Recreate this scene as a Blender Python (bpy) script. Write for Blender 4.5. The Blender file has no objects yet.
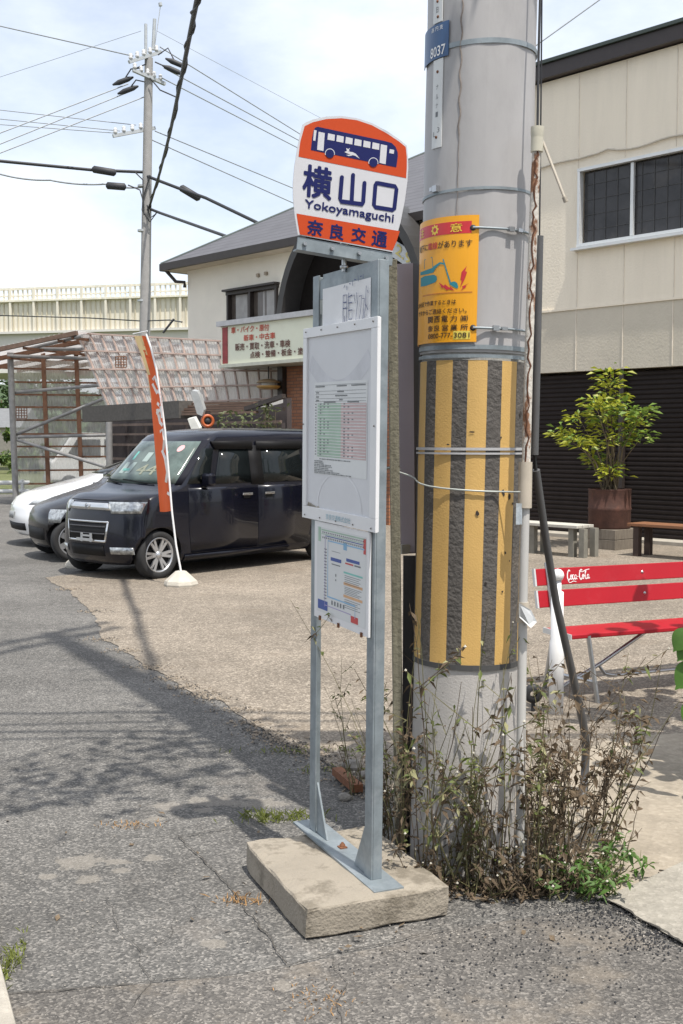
import bpy, bmesh, math, random
from mathutils import Vector, Matrix, noise
R = math.radians
S = bpy.context.scene
COL = S.collection
random.seed(7)

# ------------------------------------------------------------------ camera, sky, sun, exposure
F, W, HPX, CAMZ = 1150.0, 683, 1024, 1.6
PITCH = math.atan(72 / F)
CP, SP = math.cos(PITCH), math.sin(PITCH)
cam_d = bpy.data.cameras.new('Camera')
cam = bpy.data.objects.new('Camera', cam_d)
COL.objects.link(cam)
cam.location = (0, 0, CAMZ)
cam.rotation_euler = (math.pi / 2 - PITCH, 0, 0)
cam_d.sensor_fit = 'VERTICAL'
cam_d.sensor_height = 36.0
cam_d.lens = 36.0 * F / HPX
cam_d.clip_start = 0.05
cam_d.clip_end = 3000
S.camera = cam

SUN_EL, SUN_AZ = 66.0, (0.52, -0.854)
world = bpy.data.worlds.new('World')
S.world = world
world.use_nodes = True
wt = world.node_tree
wt.nodes.clear()
w_out = wt.nodes.new('ShaderNodeOutputWorld')
w_bg = wt.nodes.new('ShaderNodeBackground')
w_bg.inputs['Strength'].default_value = 0.135
sky = wt.nodes.new('ShaderNodeTexSky')
sky.sky_type = 'NISHITA'
sky.sun_disc = False
sky.sun_elevation = R(SUN_EL)
sky.sun_rotation = math.atan2(SUN_AZ[0], SUN_AZ[1])
sky.dust_density = 2.5
sky.air_density = 1.0
tc = wt.nodes.new('ShaderNodeTexCoord')
mp = wt.nodes.new('ShaderNodeMapping')
mp.inputs['Scale'].default_value = (1.0, 1.0, 2.2)
mp.inputs['Location'].default_value = (0.35, 0.1, 0.2)
nz = wt.nodes.new('ShaderNodeTexNoise')
nz.inputs['Scale'].default_value = 2.6
nz.inputs['Detail'].default_value = 9
nz.inputs['Roughness'].default_value = 0.58
cr = wt.nodes.new('ShaderNodeValToRGB')
cr.color_ramp.elements[0].position = 0.36
cr.color_ramp.elements[0].color = (0.38, 0.38, 0.38, 1)
cr.color_ramp.elements[1].position = 0.66
cr.color_ramp.elements[1].color = (0.92, 0.92, 0.92, 1)
mx = wt.nodes.new('ShaderNodeMix')
mx.data_type = 'RGBA'
mx.inputs[7].default_value = (7.0, 7.35, 7.9, 1)
wt.links.new(tc.outputs['Generated'], mp.inputs[0])
wt.links.new(mp.outputs[0], nz.inputs['Vector'])
wt.links.new(nz.outputs[0], cr.inputs[0])
wt.links.new(cr.outputs[0], mx.inputs[0])
wt.links.new(sky.outputs[0], mx.inputs[6])
wt.links.new(mx.outputs[2], w_bg.inputs['Color'])
wt.links.new(w_bg.outputs[0], w_out.inputs[0])

sun_d = bpy.data.lights.new('Sun', 'SUN')
sun_d.energy = 4.2
sun_d.angle = R(0.55)
sun_d.color = (1.0, 0.95, 0.87)
sun = bpy.data.objects.new('Sun', sun_d)
COL.objects.link(sun)
sun.rotation_euler = (R(90 - SUN_EL), 0, math.atan2(SUN_AZ[0], -SUN_AZ[1]))

S.view_settings.view_transform = 'Standard'
S.view_settings.look = 'None'
S.view_settings.exposure = 0.42
S.view_settings.gamma = 1.0

# ------------------------------------------------------------------ measuring helpers (world points on real planes)
CO = Vector((0, 0, CAMZ))
def ray(x, y):
    a = (x - 341.5) / F
    b = -(y - 512) / F
    return Vector((a, CP + b * SP, -SP + b * CP))
def G(x, y, z=0.0):
    d = ray(x, y)
    return CO + d * ((z - CAMZ) / d.z)
def P(x, y, Y):
    d = ray(x, y)
    return CO + d * (Y / d.y)
def onplane(x, y, o, n):
    d = ray(x, y)
    return CO + d * ((o - CO).dot(n) / d.dot(n))

# ------------------------------------------------------------------ materials
MATS = {}
def mat(name, col, rough=0.6, metal=0.0, var=0.15, scale=6.0, bump=0.0, bscale=60.0, spec=0.5, stain=None, stain_amt=0.5,
        stain_scale=3.0, stain_pos=0.55, coat=0.0, stretch=(1, 1, 1), emit=None, alpha=1.0, transl=0.0, detail=6.0, soft=0.15):
    if name in MATS:
        return MATS[name]
    m = bpy.data.materials.new(name)
    m.use_nodes = True
    t = m.node_tree
    N, L = t.nodes, t.links
    b = N['Principled BSDF']
    b.inputs['Roughness'].default_value = rough
    b.inputs['Metallic'].default_value = metal
    b.inputs['Specular IOR Level'].default_value = spec
    b.inputs['Coat Weight'].default_value = coat
    b.inputs['Coat Roughness'].default_value = 0.03
    tc = N.new('ShaderNodeTexCoord')
    mp = N.new('ShaderNodeMapping')
    mp.inputs['Scale'].default_value = stretch
    L.new(tc.outputs['Object'], mp.inputs[0])
    n1 = N.new('ShaderNodeTexNoise')
    n1.inputs['Scale'].default_value = scale
    n1.inputs['Detail'].default_value = detail
    n1.inputs['Roughness'].default_value = 0.65
    L.new(mp.outputs[0], n1.inputs['Vector'])
    r = N.new('ShaderNodeValToRGB')
    e = r.color_ramp.elements
    e[0].position, e[1].position = 0.28, 0.72
    e[0].color = tuple(max(0, c * (1 - var)) for c in col) + (1,)
    e[1].color = tuple(min(1, c * (1 + var)) for c in col) + (1,)
    L.new(n1.outputs[0], r.inputs[0])
    out = r.outputs[0]
    if stain:
        n2 = N.new('ShaderNodeTexNoise')
        n2.inputs['Scale'].default_value = stain_scale
        n2.inputs['Detail'].default_value = 8
        n2.inputs['Roughness'].default_value = 0.7
        L.new(mp.outputs[0], n2.inputs['Vector'])
        r2 = N.new('ShaderNodeValToRGB')
        r2.color_ramp.elements[0].position = stain_pos
        r2.color_ramp.elements[0].color = (0, 0, 0, 1)
        r2.color_ramp.elements[1].position = stain_pos + soft
        r2.color_ramp.elements[1].color = (stain_amt,) * 3 + (1,)
        L.new(n2.outputs[0], r2.inputs[0])
        mx = N.new('ShaderNodeMix')
        mx.data_type = 'RGBA'
        mx.inputs[7].default_value = tuple(stain) + (1,)
        L.new(r2.outputs[0], mx.inputs[0])
        L.new(out, mx.inputs[6])
        out = mx.outputs[2]
    L.new(out, b.inputs['Base Color'])
    if bump:
        n3 = N.new('ShaderNodeTexNoise')
        n3.inputs['Scale'].default_value = bscale
        n3.inputs['Detail'].default_value = 5
        L.new(tc.outputs['Object'], n3.inputs['Vector'])
        bp = N.new('ShaderNodeBump')
        bp.inputs['Strength'].default_value = bump
        bp.inputs['Distance'].default_value = 0.01
        L.new(n3.outputs[0], bp.inputs['Height'])
        L.new(bp.outputs[0], b.inputs['Normal'])
    if emit:
        b.inputs['Emission Color'].default_value = tuple(emit) + (1,)
    if alpha < 1.0 or transl > 0:
        o = N['Material Output']
        last = b.outputs[0]
        if transl > 0:
            tl = N.new('ShaderNodeBsdfTranslucent')
            L.new(out, tl.inputs['Color'])
            ms = N.new('ShaderNodeMixShader')
            ms.inputs[0].default_value = transl
            L.new(last, ms.inputs[1])
            L.new(tl.outputs[0], ms.inputs[2])
            last = ms.outputs[0]
        if alpha < 1.0:
            tr = N.new('ShaderNodeBsdfTransparent')
            ms = N.new('ShaderNodeMixShader')
            ms.inputs[0].default_value = alpha
            L.new(tr.outputs[0], ms.inputs[1])
            L.new(last, ms.inputs[2])
            last = ms.outputs[0]
        L.new(last, o.inputs[0])
    MATS[name] = m
    return m

def ground_mat(name, base, stone_lo, stone_hi, cell=85.0, stone=0.6, blotch=None, blotch_pos=0.55, blotch_amt=0.5, blotch_scale=0.9, bump=0.5, spots=None, spot_col=(0.27, 0.245, 0.21), spot_amt=0.5):
    """pavement with stones of random tone, broad blotches and a rough relief"""
    m = bpy.data.materials.new(name)
    m.use_nodes = True
    t = m.node_tree
    N, L = t.nodes, t.links
    b = N['Principled BSDF']
    b.inputs['Roughness'].default_value = 0.9
    b.inputs['Specular IOR Level'].default_value = 0.25
    tc = N.new('ShaderNodeTexCoord')
    nd = N.new('ShaderNodeTexNoise')
    nd.inputs['Scale'].default_value = 90
    L.new(tc.outputs['Object'], nd.inputs['Vector'])
    va = N.new('ShaderNodeVectorMath')
    va.operation = 'MULTIPLY_ADD'
    va.inputs[1].default_value = (0.006, 0.006, 0.006)
    L.new(nd.outputs['Color'], va.inputs[0])
    L.new(tc.outputs['Object'], va.inputs[2])
    v = N.new('ShaderNodeTexVoronoi')
    v.inputs['Scale'].default_value = cell
    L.new(va.outputs[0], v.inputs['Vector'])
    sx = N.new('ShaderNodeSeparateColor')
    L.new(v.outputs['Color'], sx.inputs[0])
    r = N.new('ShaderNodeValToRGB')
    e = r.color_ramp.elements
    e[0].position, e[0].color = 0.0, tuple(stone_lo) + (1,)
    e[1].position, e[1].color = 1.0, tuple(stone_hi) + (1,)
    k = e.new(0.72)
    k.color = tuple(0.62 * a + 0.38 * c for a, c in zip(stone_lo, stone_hi)) + (1,)
    L.new(sx.outputs[0], r.inputs[0])
    mx = N.new('ShaderNodeMix')
    mx.data_type = 'RGBA'
    mx.inputs[0].default_value = stone
    mx.inputs[6].default_value = tuple(base) + (1,)
    L.new(r.outputs[0], mx.inputs[7])
    out = mx.outputs[2]
    # broad wear
    n2 = N.new('ShaderNodeTexNoise')
    n2.inputs['Scale'].default_value = 0.55
    n2.inputs['Detail'].default_value = 7
    n2.inputs['Roughness'].default_value = 0.7
    L.new(tc.outputs['Object'], n2.inputs['Vector'])
    mr = N.new('ShaderNodeMapRange')
    mr.inputs[1].default_value = 0.3
    mr.inputs[2].default_value = 0.7
    mr.inputs[3].default_value = 0.72
    mr.inputs[4].default_value = 1.28
    L.new(n2.outputs[0], mr.inputs[0])
    n2b = N.new('ShaderNodeTexNoise')
    n2b.inputs['Scale'].default_value = 9
    n2b.inputs['Detail'].default_value = 6
    n2b.inputs['Roughness'].default_value = 0.75
    L.new(tc.outputs['Object'], n2b.inputs['Vector'])
    mrb = N.new('ShaderNodeMapRange')
    mrb.inputs[1].default_value = 0.3
    mrb.inputs[2].default_value = 0.7
    mrb.inputs[3].default_value = 0.8
    mrb.inputs[4].default_value = 1.2
    L.new(n2b.outputs[0], mrb.inputs[0])
    mm = N.new('ShaderNodeMath')
    mm.operation = 'MULTIPLY'
    L.new(mr.outputs[0], mm.inputs[0])
    L.new(mrb.outputs[0], mm.inputs[1])
    vm = N.new('ShaderNodeVectorMath')
    vm.operation = 'SCALE'
    L.new(out, vm.inputs[0])
    L.new(mm.outputs[0], vm.inputs['Scale'])
    out = vm.outputs[0]
    if blotch:
        n4 = N.new('ShaderNodeTexNoise')
        n4.inputs['Scale'].default_value = blotch_scale
        n4.inputs['Detail'].default_value = 8
        n4.inputs['Roughness'].default_value = 0.72
        mp = N.new('ShaderNodeMapping')
        mp.inputs['Location'].default_value = (3.3, 1.7, 0)
        L.new(tc.outputs['Object'], mp.inputs[0])
        L.new(mp.outputs[0], n4.inputs['Vector'])
        r4 = N.new('ShaderNodeValToRGB')
        r4.color_ramp.elements[0].position = blotch_pos
        r4.color_ramp.elements[0].color = (0, 0, 0, 1)
        r4.color_ramp.elements[1].position = blotch_pos + 0.12
        r4.color_ramp.elements[1].color = (blotch_amt,) * 3 + (1,)
        L.new(n4.outputs[0], r4.inputs[0])
        m4 = N.new('ShaderNodeMix')
        m4.data_type = 'RGBA'
        m4.inputs[7].default_value = tuple(blotch) + (1,)
        L.new(r4.outputs[0], m4.inputs[0])
        L.new(out, m4.inputs[6])
        out = m4.outputs[2]
    if spots:
        nsp = N.new('ShaderNodeTexNoise'); nsp.inputs['Scale'].default_value = 16; nsp.inputs['Detail'].default_value = 6; nsp.inputs['Roughness'].default_value = 0.7
        L.new(tc.outputs['Object'], nsp.inputs['Vector'])
        last = None
        for (cx, cy, rx, ry) in spots:
            mpn = N.new('ShaderNodeMapping')
            mpn.inputs['Scale'].default_value = (1 / rx, 1 / ry, 0)
            mpn.inputs['Location'].default_value = (-cx / rx, -cy / ry, 0)
            L.new(tc.outputs['Object'], mpn.inputs[0])
            ln = N.new('ShaderNodeVectorMath'); ln.operation = 'LENGTH'
            L.new(mpn.outputs[0], ln.inputs[0])
            if last is None:
                last = ln.outputs['Value']
            else:
                mn = N.new('ShaderNodeMath'); mn.operation = 'MINIMUM'
                L.new(last, mn.inputs[0]); L.new(ln.outputs['Value'], mn.inputs[1]); last = mn.outputs[0]
        ad = N.new('ShaderNodeMath'); ad.operation = 'MULTIPLY_ADD'; ad.inputs[1].default_value = -2.6
        L.new(nsp.outputs[0], ad.inputs[0]); L.new(last, ad.inputs[2])
        rs_ = N.new('ShaderNodeMapRange'); rs_.inputs[1].default_value = -0.42; rs_.inputs[2].default_value = -0.62; rs_.inputs[3].default_value = 0; rs_.inputs[4].default_value = spot_amt
        L.new(ad.outputs[0], rs_.inputs[0])
        m5 = N.new('ShaderNodeMix'); m5.data_type = 'RGBA'; m5.inputs[7].default_value = tuple(spot_col) + (1,)
        L.new(rs_.outputs[0], m5.inputs[0]); L.new(out, m5.inputs[6]); out = m5.outputs[2]
    L.new(out, b.inputs['Base Color'])
    bp = N.new('ShaderNodeBump')
    bp.inputs['Strength'].default_value = bump
    bp.inputs['Distance'].default_value = 0.006
    L.new(v.outputs['Distance'], bp.inputs['Height'])
    bp2 = N.new('ShaderNodeBump')
    bp2.inputs['Strength'].default_value = bump * 0.6
    bp2.inputs['Distance'].default_value = 0.02
    L.new(n2b.outputs[0], bp2.inputs['Height'])
    L.new(bp.outputs[0], bp2.inputs['Normal'])
    L.new(bp2.outputs[0], b.inputs['Normal'])
    return m

def brick_mat(name, c1, c2, mortar, sx=1.0, w=0.21, h=0.065):
    m = bpy.data.materials.new(name)
    m.use_nodes = True
    N, L = m.node_tree.nodes, m.node_tree.links
    b = N['Principled BSDF']
    b.inputs['Roughness'].default_value = 0.85
    tc = N.new('ShaderNodeTexCoord')
    mp = N.new('ShaderNodeMapping')
    mp.inputs['Rotation'].default_value = (R(90), 0, 0)
    L.new(tc.outputs['Object'], mp.inputs[0])
    br = N.new('ShaderNodeTexBrick')
    br.inputs['Color1'].default_value = c1 + (1,)
    br.inputs['Color2'].default_value = c2 + (1,)
    br.inputs['Mortar'].default_value = mortar + (1,)
    br.inputs['Scale'].default_value = 1.0
    br.inputs['Brick Width'].default_value = w
    br.inputs['Row Height'].default_value = h
    br.inputs['Mortar Size'].default_value = 0.008
    L.new(mp.outputs[0], br.inputs['Vector'])
    L.new(br.outputs[0], b.inputs['Base Color'])
    return m

# ------------------------------------------------------------------ mesh collector
class MB:
    def __init__(self):
        self.v, self.f, self.m, self.s = [], [], [], []
    def add(self, vs, fs, mi=0, smooth=False):
        o = len(self.v)
        self.v += [Vector(p) for p in vs]
        for q in fs:
            self.f.append(tuple(o + i for i in q))
            self.m.append(mi)
            self.s.append(smooth)
        return self
    def box(self, c, size, M=None, mi=0, bev=0.0):
        hx, hy, hz = (s / 2 for s in size)
        if bev > 0:
            bm = bmesh.new()
            bmesh.ops.create_cube(bm, size=1)
            for v in bm.verts:
                v.co = Vector((v.co.x * size[0], v.co.y * size[1], v.co.z * size[2]))
            bmesh.ops.bevel(bm, geom=bm.edges[:], offset=bev, segments=2, affect='EDGES', profile=0.5)
            bm.verts.index_update()
            vs = [v.co.copy() for v in bm.verts]
            fs = [[v.index for v in f.verts] for f in bm.faces]
            bm.free()
        else:
            vs = [Vector((x, y, z)) for x in (-hx, hx) for y in (-hy, hy) for z in (-hz, hz)]
            fs = [(0, 1, 3, 2), (4, 6, 7, 5), (0, 4, 5, 1), (2, 3, 7, 6), (0, 2, 6, 4), (1, 5, 7, 3)]
        c = Vector(c)
        vs = [(M @ p if M else p) + c for p in vs]
        return self.add(vs, fs, mi)
    def bar(self, a, b, w, h, up=(0, 0, 1), mi=0):
        """rectangular bar from a to b, w across, h along up"""
        a, b = Vector(a), Vector(b)
        d = (b - a)
        L = d.length
        d.normalize()
        up = Vector(up)
        x = d.cross(up)
        if x.length < 1e-4:
            x = d.cross(Vector((1, 0, 0)))
        x.normalize()
        z = x.cross(d)
        M = Matrix((x, d, z)).transposed()
        return self.box((a + b) / 2, (w, L, h), M, mi)
    def tube(self, pts, r, n=8, mi=0, cap=True, smooth=True):
        pts = [Vector(p) for p in pts]
        rs = r if isinstance(r, (list, tuple)) else [r] * len(pts)
        vs, fs = [], []
        prev = None
        for i, p in enumerate(pts):
            d = (pts[min(i + 1, len(pts) - 1)] - pts[max(i - 1, 0)])
            if d.length < 1e-9:
                d = Vector((0, 0, 1))
            d.normalize()
            if prev is None:
                u = d.orthogonal().normalized()
            else:
                u = (prev - d * prev.dot(d))
                u = u.normalized() if u.length > 1e-6 else d.orthogonal().normalized()
            prev = u
            w = d.cross(u)
            for k in range(n):
                a = 2 * math.pi * k / n
                vs.append(p + (u * math.cos(a) + w * math.sin(a)) * rs[i])
        for i in range(len(pts) - 1):
            for k in range(n):
                fs.append((i * n + k, i * n + (k + 1) % n, (i + 1) * n + (k + 1) % n, (i + 1) * n + k))
        self.add(vs, fs, mi, smooth)
        if cap:
            self.add(vs[:n], [tuple(reversed(range(n)))], mi)
            self.add(vs[-n:], [tuple(range(n))], mi)
        return self
    def lathe(self, prof, n=24, M=None, mi=0, smooth=True):
        """prof = [(radius, height)], about Z, then M"""
        vs, fs = [], []
        for r, z in prof:
            for k in range(n):
                a = 2 * math.pi * k / n
                p = Vector((r * math.cos(a), r * math.sin(a), z))
                vs.append(M @ p if M else p)
        for i in range(len(prof) - 1):
            for k in range(n):
                fs.append((i * n + k, i * n + (k + 1) % n, (i + 1) * n + (k + 1) % n, (i + 1) * n + k))
        return self.add(vs, fs, mi, smooth)
    def prism(self, poly, vec, mi=0):
        """closed 3D polygon swept along vec"""
        poly = [Vector(p) for p in poly]
        n = len(poly)
        v = Vector(vec)
        vs = poly + [p + v for p in poly]
        fs = [tuple(range(n)), tuple(reversed(range(n, 2 * n)))]
        fs += [(i, i + n, (i + 1) % n + n, (i + 1) % n) for i in range(n)]
        return self.add(vs, fs, mi)
    def poly(self, poly, mi=0):
        return self.add(poly, [tuple(range(len(poly)))], mi)
    def build(self, name, mats, parent=None, world=False, fix=True, bevel=0.0):
        me = bpy.data.meshes.new(name)
        vs = self.v
        if world and parent:
            Mi = wm(parent).inverted()
            vs = [Mi @ p for p in vs]
        me.from_pydata([tuple(p) for p in vs], [], self.f)
        mats = mats if isinstance(mats, (list, tuple)) else [mats]
        for m in mats:
            me.materials.append(m)
        for i, p in enumerate(me.polygons):
            p.material_index = self.m[i]
            p.use_smooth = self.s[i]
        if fix:
            bm = bmesh.new()
            bm.from_mesh(me)
            bmesh.ops.recalc_face_normals(bm, faces=bm.faces[:])
            bm.to_mesh(me)
            bm.free()
        me.validate()
        o = bpy.data.objects.new(name, me)
        COL.objects.link(o)
        if parent:
            o.parent = parent
        if bevel:
            md = o.modifiers.new('Bevel', 'BEVEL')
            md.width = bevel
            md.segments = 2
            md.limit_method = 'ANGLE'
        return o

def wm(o):
    return (wm(o.parent) if o.parent else Matrix()) @ o.matrix_basis

def tag(o, label=None, cat=None, group=None, kind=None):
    if label: o['label'] = label
    if cat: o['category'] = cat
    if group: o['group'] = group
    if kind: o['kind'] = kind
    return o
def thing(name, label, cat, loc=(0, 0, 0), rotz=0.0, group=None, rot=None):
    o = bpy.data.objects.new(name, None)
    o.empty_display_size = 0.2
    COL.objects.link(o)
    o.location = loc
    o.rotation_euler = rot if rot else (0, 0, rotz)
    return tag(o, label, cat, group)
def solo(name, mb, m, label, cat, group=None, loc=None, **k):
    """a thing that is one mesh, its origin at its base"""
    if loc is None:
        xs = [p.x for p in mb.v]; ys = [p.y for p in mb.v]; zs = [p.z for p in mb.v]
        loc = Vector(((min(xs) + max(xs)) / 2, (min(ys) + max(ys)) / 2, min(zs)))
    loc = Vector(loc)
    mb.v = [p - loc for p in mb.v]
    o = mb.build(name, m, **k)
    o.location = loc
    return tag(o, label, cat, group)
def struct(name, mb, m):
    return tag(mb.build(name, m, fix=False), kind='structure')

# ------------------------------------------------------------------ lettering
def text2d(body, bold=0.0, size_norm=True):
    c = bpy.data.curves.new('lettering', 'FONT')
    c.body = body
    c.offset = bold
    c.resolution_u = 3
    o = bpy.data.objects.new('lettering', c)
    COL.objects.link(o)
    dg = bpy.context.evaluated_depsgraph_get()
    dg.update()
    ev = o.evaluated_get(dg)
    me = ev.to_mesh()
    vs = [(v.co.x, v.co.y) for v in me.vertices]
    fs = [tuple(p.vertices) for p in me.polygons]
    ev.to_mesh_clear()
    bpy.data.objects.remove(o)
    bpy.data.curves.remove(c)
    x0 = min(v[0] for v in vs); x1 = max(v[0] for v in vs)
    y0 = min(v[1] for v in vs); y1 = max(v[1] for v in vs)
    return [((x - x0) / (x1 - x0), (y - y0) / (y1 - y0)) for x, y in vs], fs
def put_text(mb, body, fn, bold=0.0, mi=0):
    """fn maps (u, v) in the unit square (v up) to a point; bold thickens by close-set copies, each a hair prouder"""
    vs, fs = text2d(body)
    sh = [(0, 0)]
    if bold:
        n = max(1, len(body.replace(' ', '')))
        bu, bv = bold / n, bold
        sh = [(0, 0), (bu, 0), (-bu, 0), (0, bv), (0, -bv), (bu * .7, bv * .7), (-bu * .7, bv * .7), (bu * .7, -bv * .7), (-bu * .7, -bv * .7)]
    for k, (du, dv) in enumerate(sh):
        out = []
        for u, v in vs:
            uu, vv = u * (1 - 2 * abs(bold) / max(1, len(body))) + abs(bold) / max(1, len(body)) + du, v * (1 - 2 * bold) + bold + dv
            p = fn(uu, vv)
            if k:
                nn = (fn(uu + .02, vv) - p).cross(fn(uu, vv + .02) - p)
                p = p + nn.normalized() * (0.00007 * k)
            out.append(p)
        mb.add(out, fs, mi)
def quad_fn(tl, tr, bl, off=Vector((0, 0, 0))):
    tl, tr, bl = Vector(tl), Vector(tr), Vector(bl)
    return lambda u, v: bl + (tr - tl) * u + (tl - bl) * v + off
def stroke(mb, pts, w, nrm, mi=0, closed=False):
    """flat ribbon along 3D pts lying in the plane with normal nrm"""
    pts = [Vector(p) for p in pts]
    n = len(pts)
    L, Rr = [], []
    for i in range(n):
        a = pts[(i - 1) % n] if (closed or i > 0) else pts[i]
        b = pts[(i + 1) % n] if (closed or i < n - 1) else pts[i]
        d = (b - a).normalized()
        s = d.cross(nrm).normalized() * (w / 2)
        L.append(pts[i] + s); Rr.append(pts[i] - s)
    vs = L + Rr
    k = n if closed else n - 1
    mb.add(vs, [(i, (i + 1) % n, n + (i + 1) % n, n + i) for i in range(k)], mi)

def leafset(mb, c, r, count, size, rnd, flat=0.5, mi=0, squash=(1, 1, 1)):
    for _ in range(count):
        while True:
            p = Vector((rnd.uniform(-1, 1), rnd.uniform(-1, 1), rnd.uniform(-1, 1)))
            if p.length < 1: break
        p = Vector((p.x * squash[0], p.y * squash[1], p.z * squash[2])) * r + Vector(c)
        leaf(mb, p, Vector((rnd.gauss(0, 1), rnd.gauss(0, 1), rnd.gauss(0, flat))), size * rnd.uniform(0.6, 1.3), rnd, mi)
def leaf(mb, p, d, s, rnd, mi=0, wid=0.45, droop=0.25):
    d = d.normalized() if d.length > 1e-6 else Vector((1, 0, 0))
    side = d.cross(Vector((0, 0, 1)))
    side = side.normalized() if side.length > 1e-3 else Vector((1, 0, 0))
    up = side.cross(d)
    tw = rnd.uniform(-0.7, 0.7)
    side = (side * math.cos(tw) + up * math.sin(tw))
    m = p + d * s * 0.5
    e = p + d * s - Vector((0, 0, s * droop))
    w = side * s * wid * 0.5
    mb.add([p, m + w, e, m - w], [(0, 1, 2, 3)], mi)

# ------------------------------------------------------------------ ground
SPOTS = [(G(x, y).x, G(x, y).y, a, b) for x, y, a, b in ((80, 862, .10, .09), (89, 880, .05, .05), (121, 871, .05, .04), (168, 806, .10, .07), (216, 801, .14, .09), (258, 803, .15, .09),
          (152, 858, .05, .04), (115, 862, .06, .04), (204, 810, .06, .04), (155, 819, .05, .04), (50, 877, .05, .04), (214, 944, .055, .05), (282, 986, .05, .04))]
M_asph = ground_mat('asphalt', (0.100, 0.098, 0.094), (0.040, 0.039, 0.037), (0.40, 0.375, 0.34), cell=135, stone=0.5, spots=SPOTS,
                    blotch=(0.25, 0.22, 0.19), blotch_pos=0.58, blotch_amt=0.4)
M_lot = ground_mat('gravel_concrete', (0.222, 0.188, 0.148), (0.078, 0.065, 0.052), (0.48, 0.42, 0.345), cell=95, stone=0.58,
                   blotch=(0.2, 0.16, 0.12), blotch_pos=0.55, blotch_amt=0.45)
M_conc = ground_mat('pale_concrete', (0.33, 0.285, 0.225), (0.22, 0.19, 0.145), (0.42, 0.37, 0.30), cell=55, stone=0.3,
                    blotch=(0.22, 0.19, 0.15), blotch_pos=0.54, blotch_amt=0.45, blotch_scale=2.2, bump=0.3)
M_slab = ground_mat('grey_concrete', (0.31, 0.285, 0.24), (0.20, 0.19, 0.165), (0.42, 0.39, 0.34), cell=70, stone=0.35, bump=0.35)
M_patch = ground_mat('old_asphalt', (0.098, 0.092, 0.086), (0.040, 0.038, 0.036), (0.38, 0.35, 0.31), cell=135, stone=0.48, spots=SPOTS[-1:],
                     blotch=(0.215, 0.185, 0.15), blotch_pos=0.52, blotch_amt=0.6, blotch_scale=2.4)
M_soil = ground_mat('meadow_soil', (0.12, 0.13, 0.05), (0.06, 0.08, 0.03), (0.2, 0.2, 0.1), cell=8, stone=0.5)

def ragged(pts, step=0.12, amp=0.03, seed=0):
    out = []
    n = len(pts)
    for i in range(n):
        a, b = Vector(pts[i]), Vector(pts[(i + 1) % n])
        k = max(1, min(80, int((b - a).length / step)))
        for j in range(k):
            p = a.lerp(b, j / k)
            q = noise.noise_vector(Vector((p.x * 3 + seed, p.y * 3, 1.7))) * amp + noise.noise_vector(Vector((p.x * 11, p.y * 11, seed))) * amp * 0.5
            out.append(Vector((p.x + q.x, p.y + q.y, p.z)))
    return out
def sheet(name, pts, z, m, step=0.12, amp=0.03, seed=0):
    ps = ragged([Vector((p[0], p[1], z)) for p in pts], step, amp, seed)
    bm = bmesh.new()
    vs = [bm.verts.new(p) for p in ps]
    es = [bm.edges.new((vs[i], vs[(i + 1) % len(vs)])) for i in range(len(vs))]
    bmesh.ops.triangle_fill(bm, edges=es, use_beauty=True)
    bm.normal_update()
    for f in bm.faces:
        if f.normal.z < 0: f.normal_flip()
    me = bpy.data.meshes.new(name)
    bm.to_mesh(me); bm.free()
    me.materials.append(m)
    o = bpy.data.objects.new(name, me)
    COL.objects.link(o)
    return tag(o, kind='structure')

g = MB()
g.poly([(-900, -300, -0.02), (900, -300, -0.02), (900, 1500, -0.02), (-900, 1500, -0.02)])
struct('terrain', g, M_soil)
g = MB()
g.poly([(-30, -20, 0), (30, -20, 0), (30, 34, 0), (-30, 34, 0)])
struct('asphalt_road', g, M_asph)
lot = [G(44, 578), G(66, 590), G(92, 612), G(103, 640), G(124, 651), G(150, 668), G(184, 688), G(215, 700), G(238, 711), G(246, 724),
       G(262, 734), G(290, 746), G(320, 757), G(352, 778), G(400, 812), (0.75, 4.55, 0), (1.5, 3.9, 0), (3.2, 2.6, 0), (14, 2, 0), (14, 30, 0), (-1.5, 30, 0), (-1.4, 15.6, 0)]
sheet('parking_lot', lot, 0.005, M_lot, 0.05, 0.05, 1)
apron = [G(560, 760), G(620, 738), G(683, 735), (3.6, 6.0, 0), (3.0, 3.6, 0), G(660, 872), G(655, 889), G(640, 898), G(610, 897), G(585, 890), G(540, 850)]
sheet('concrete_apron', apron, 0.010, M_conc, 0.08, 0.015, 2)
slab = [G(604, 901), G(622, 893), G(645, 884), G(683, 866), (2.4, 4.0, 0), (1.7, 3.2, 0), G(683, 948), G(640, 922)]
sheet('concrete_slab', slab, 0.014, M_slab, 0.08, 0.01, 3)
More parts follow.
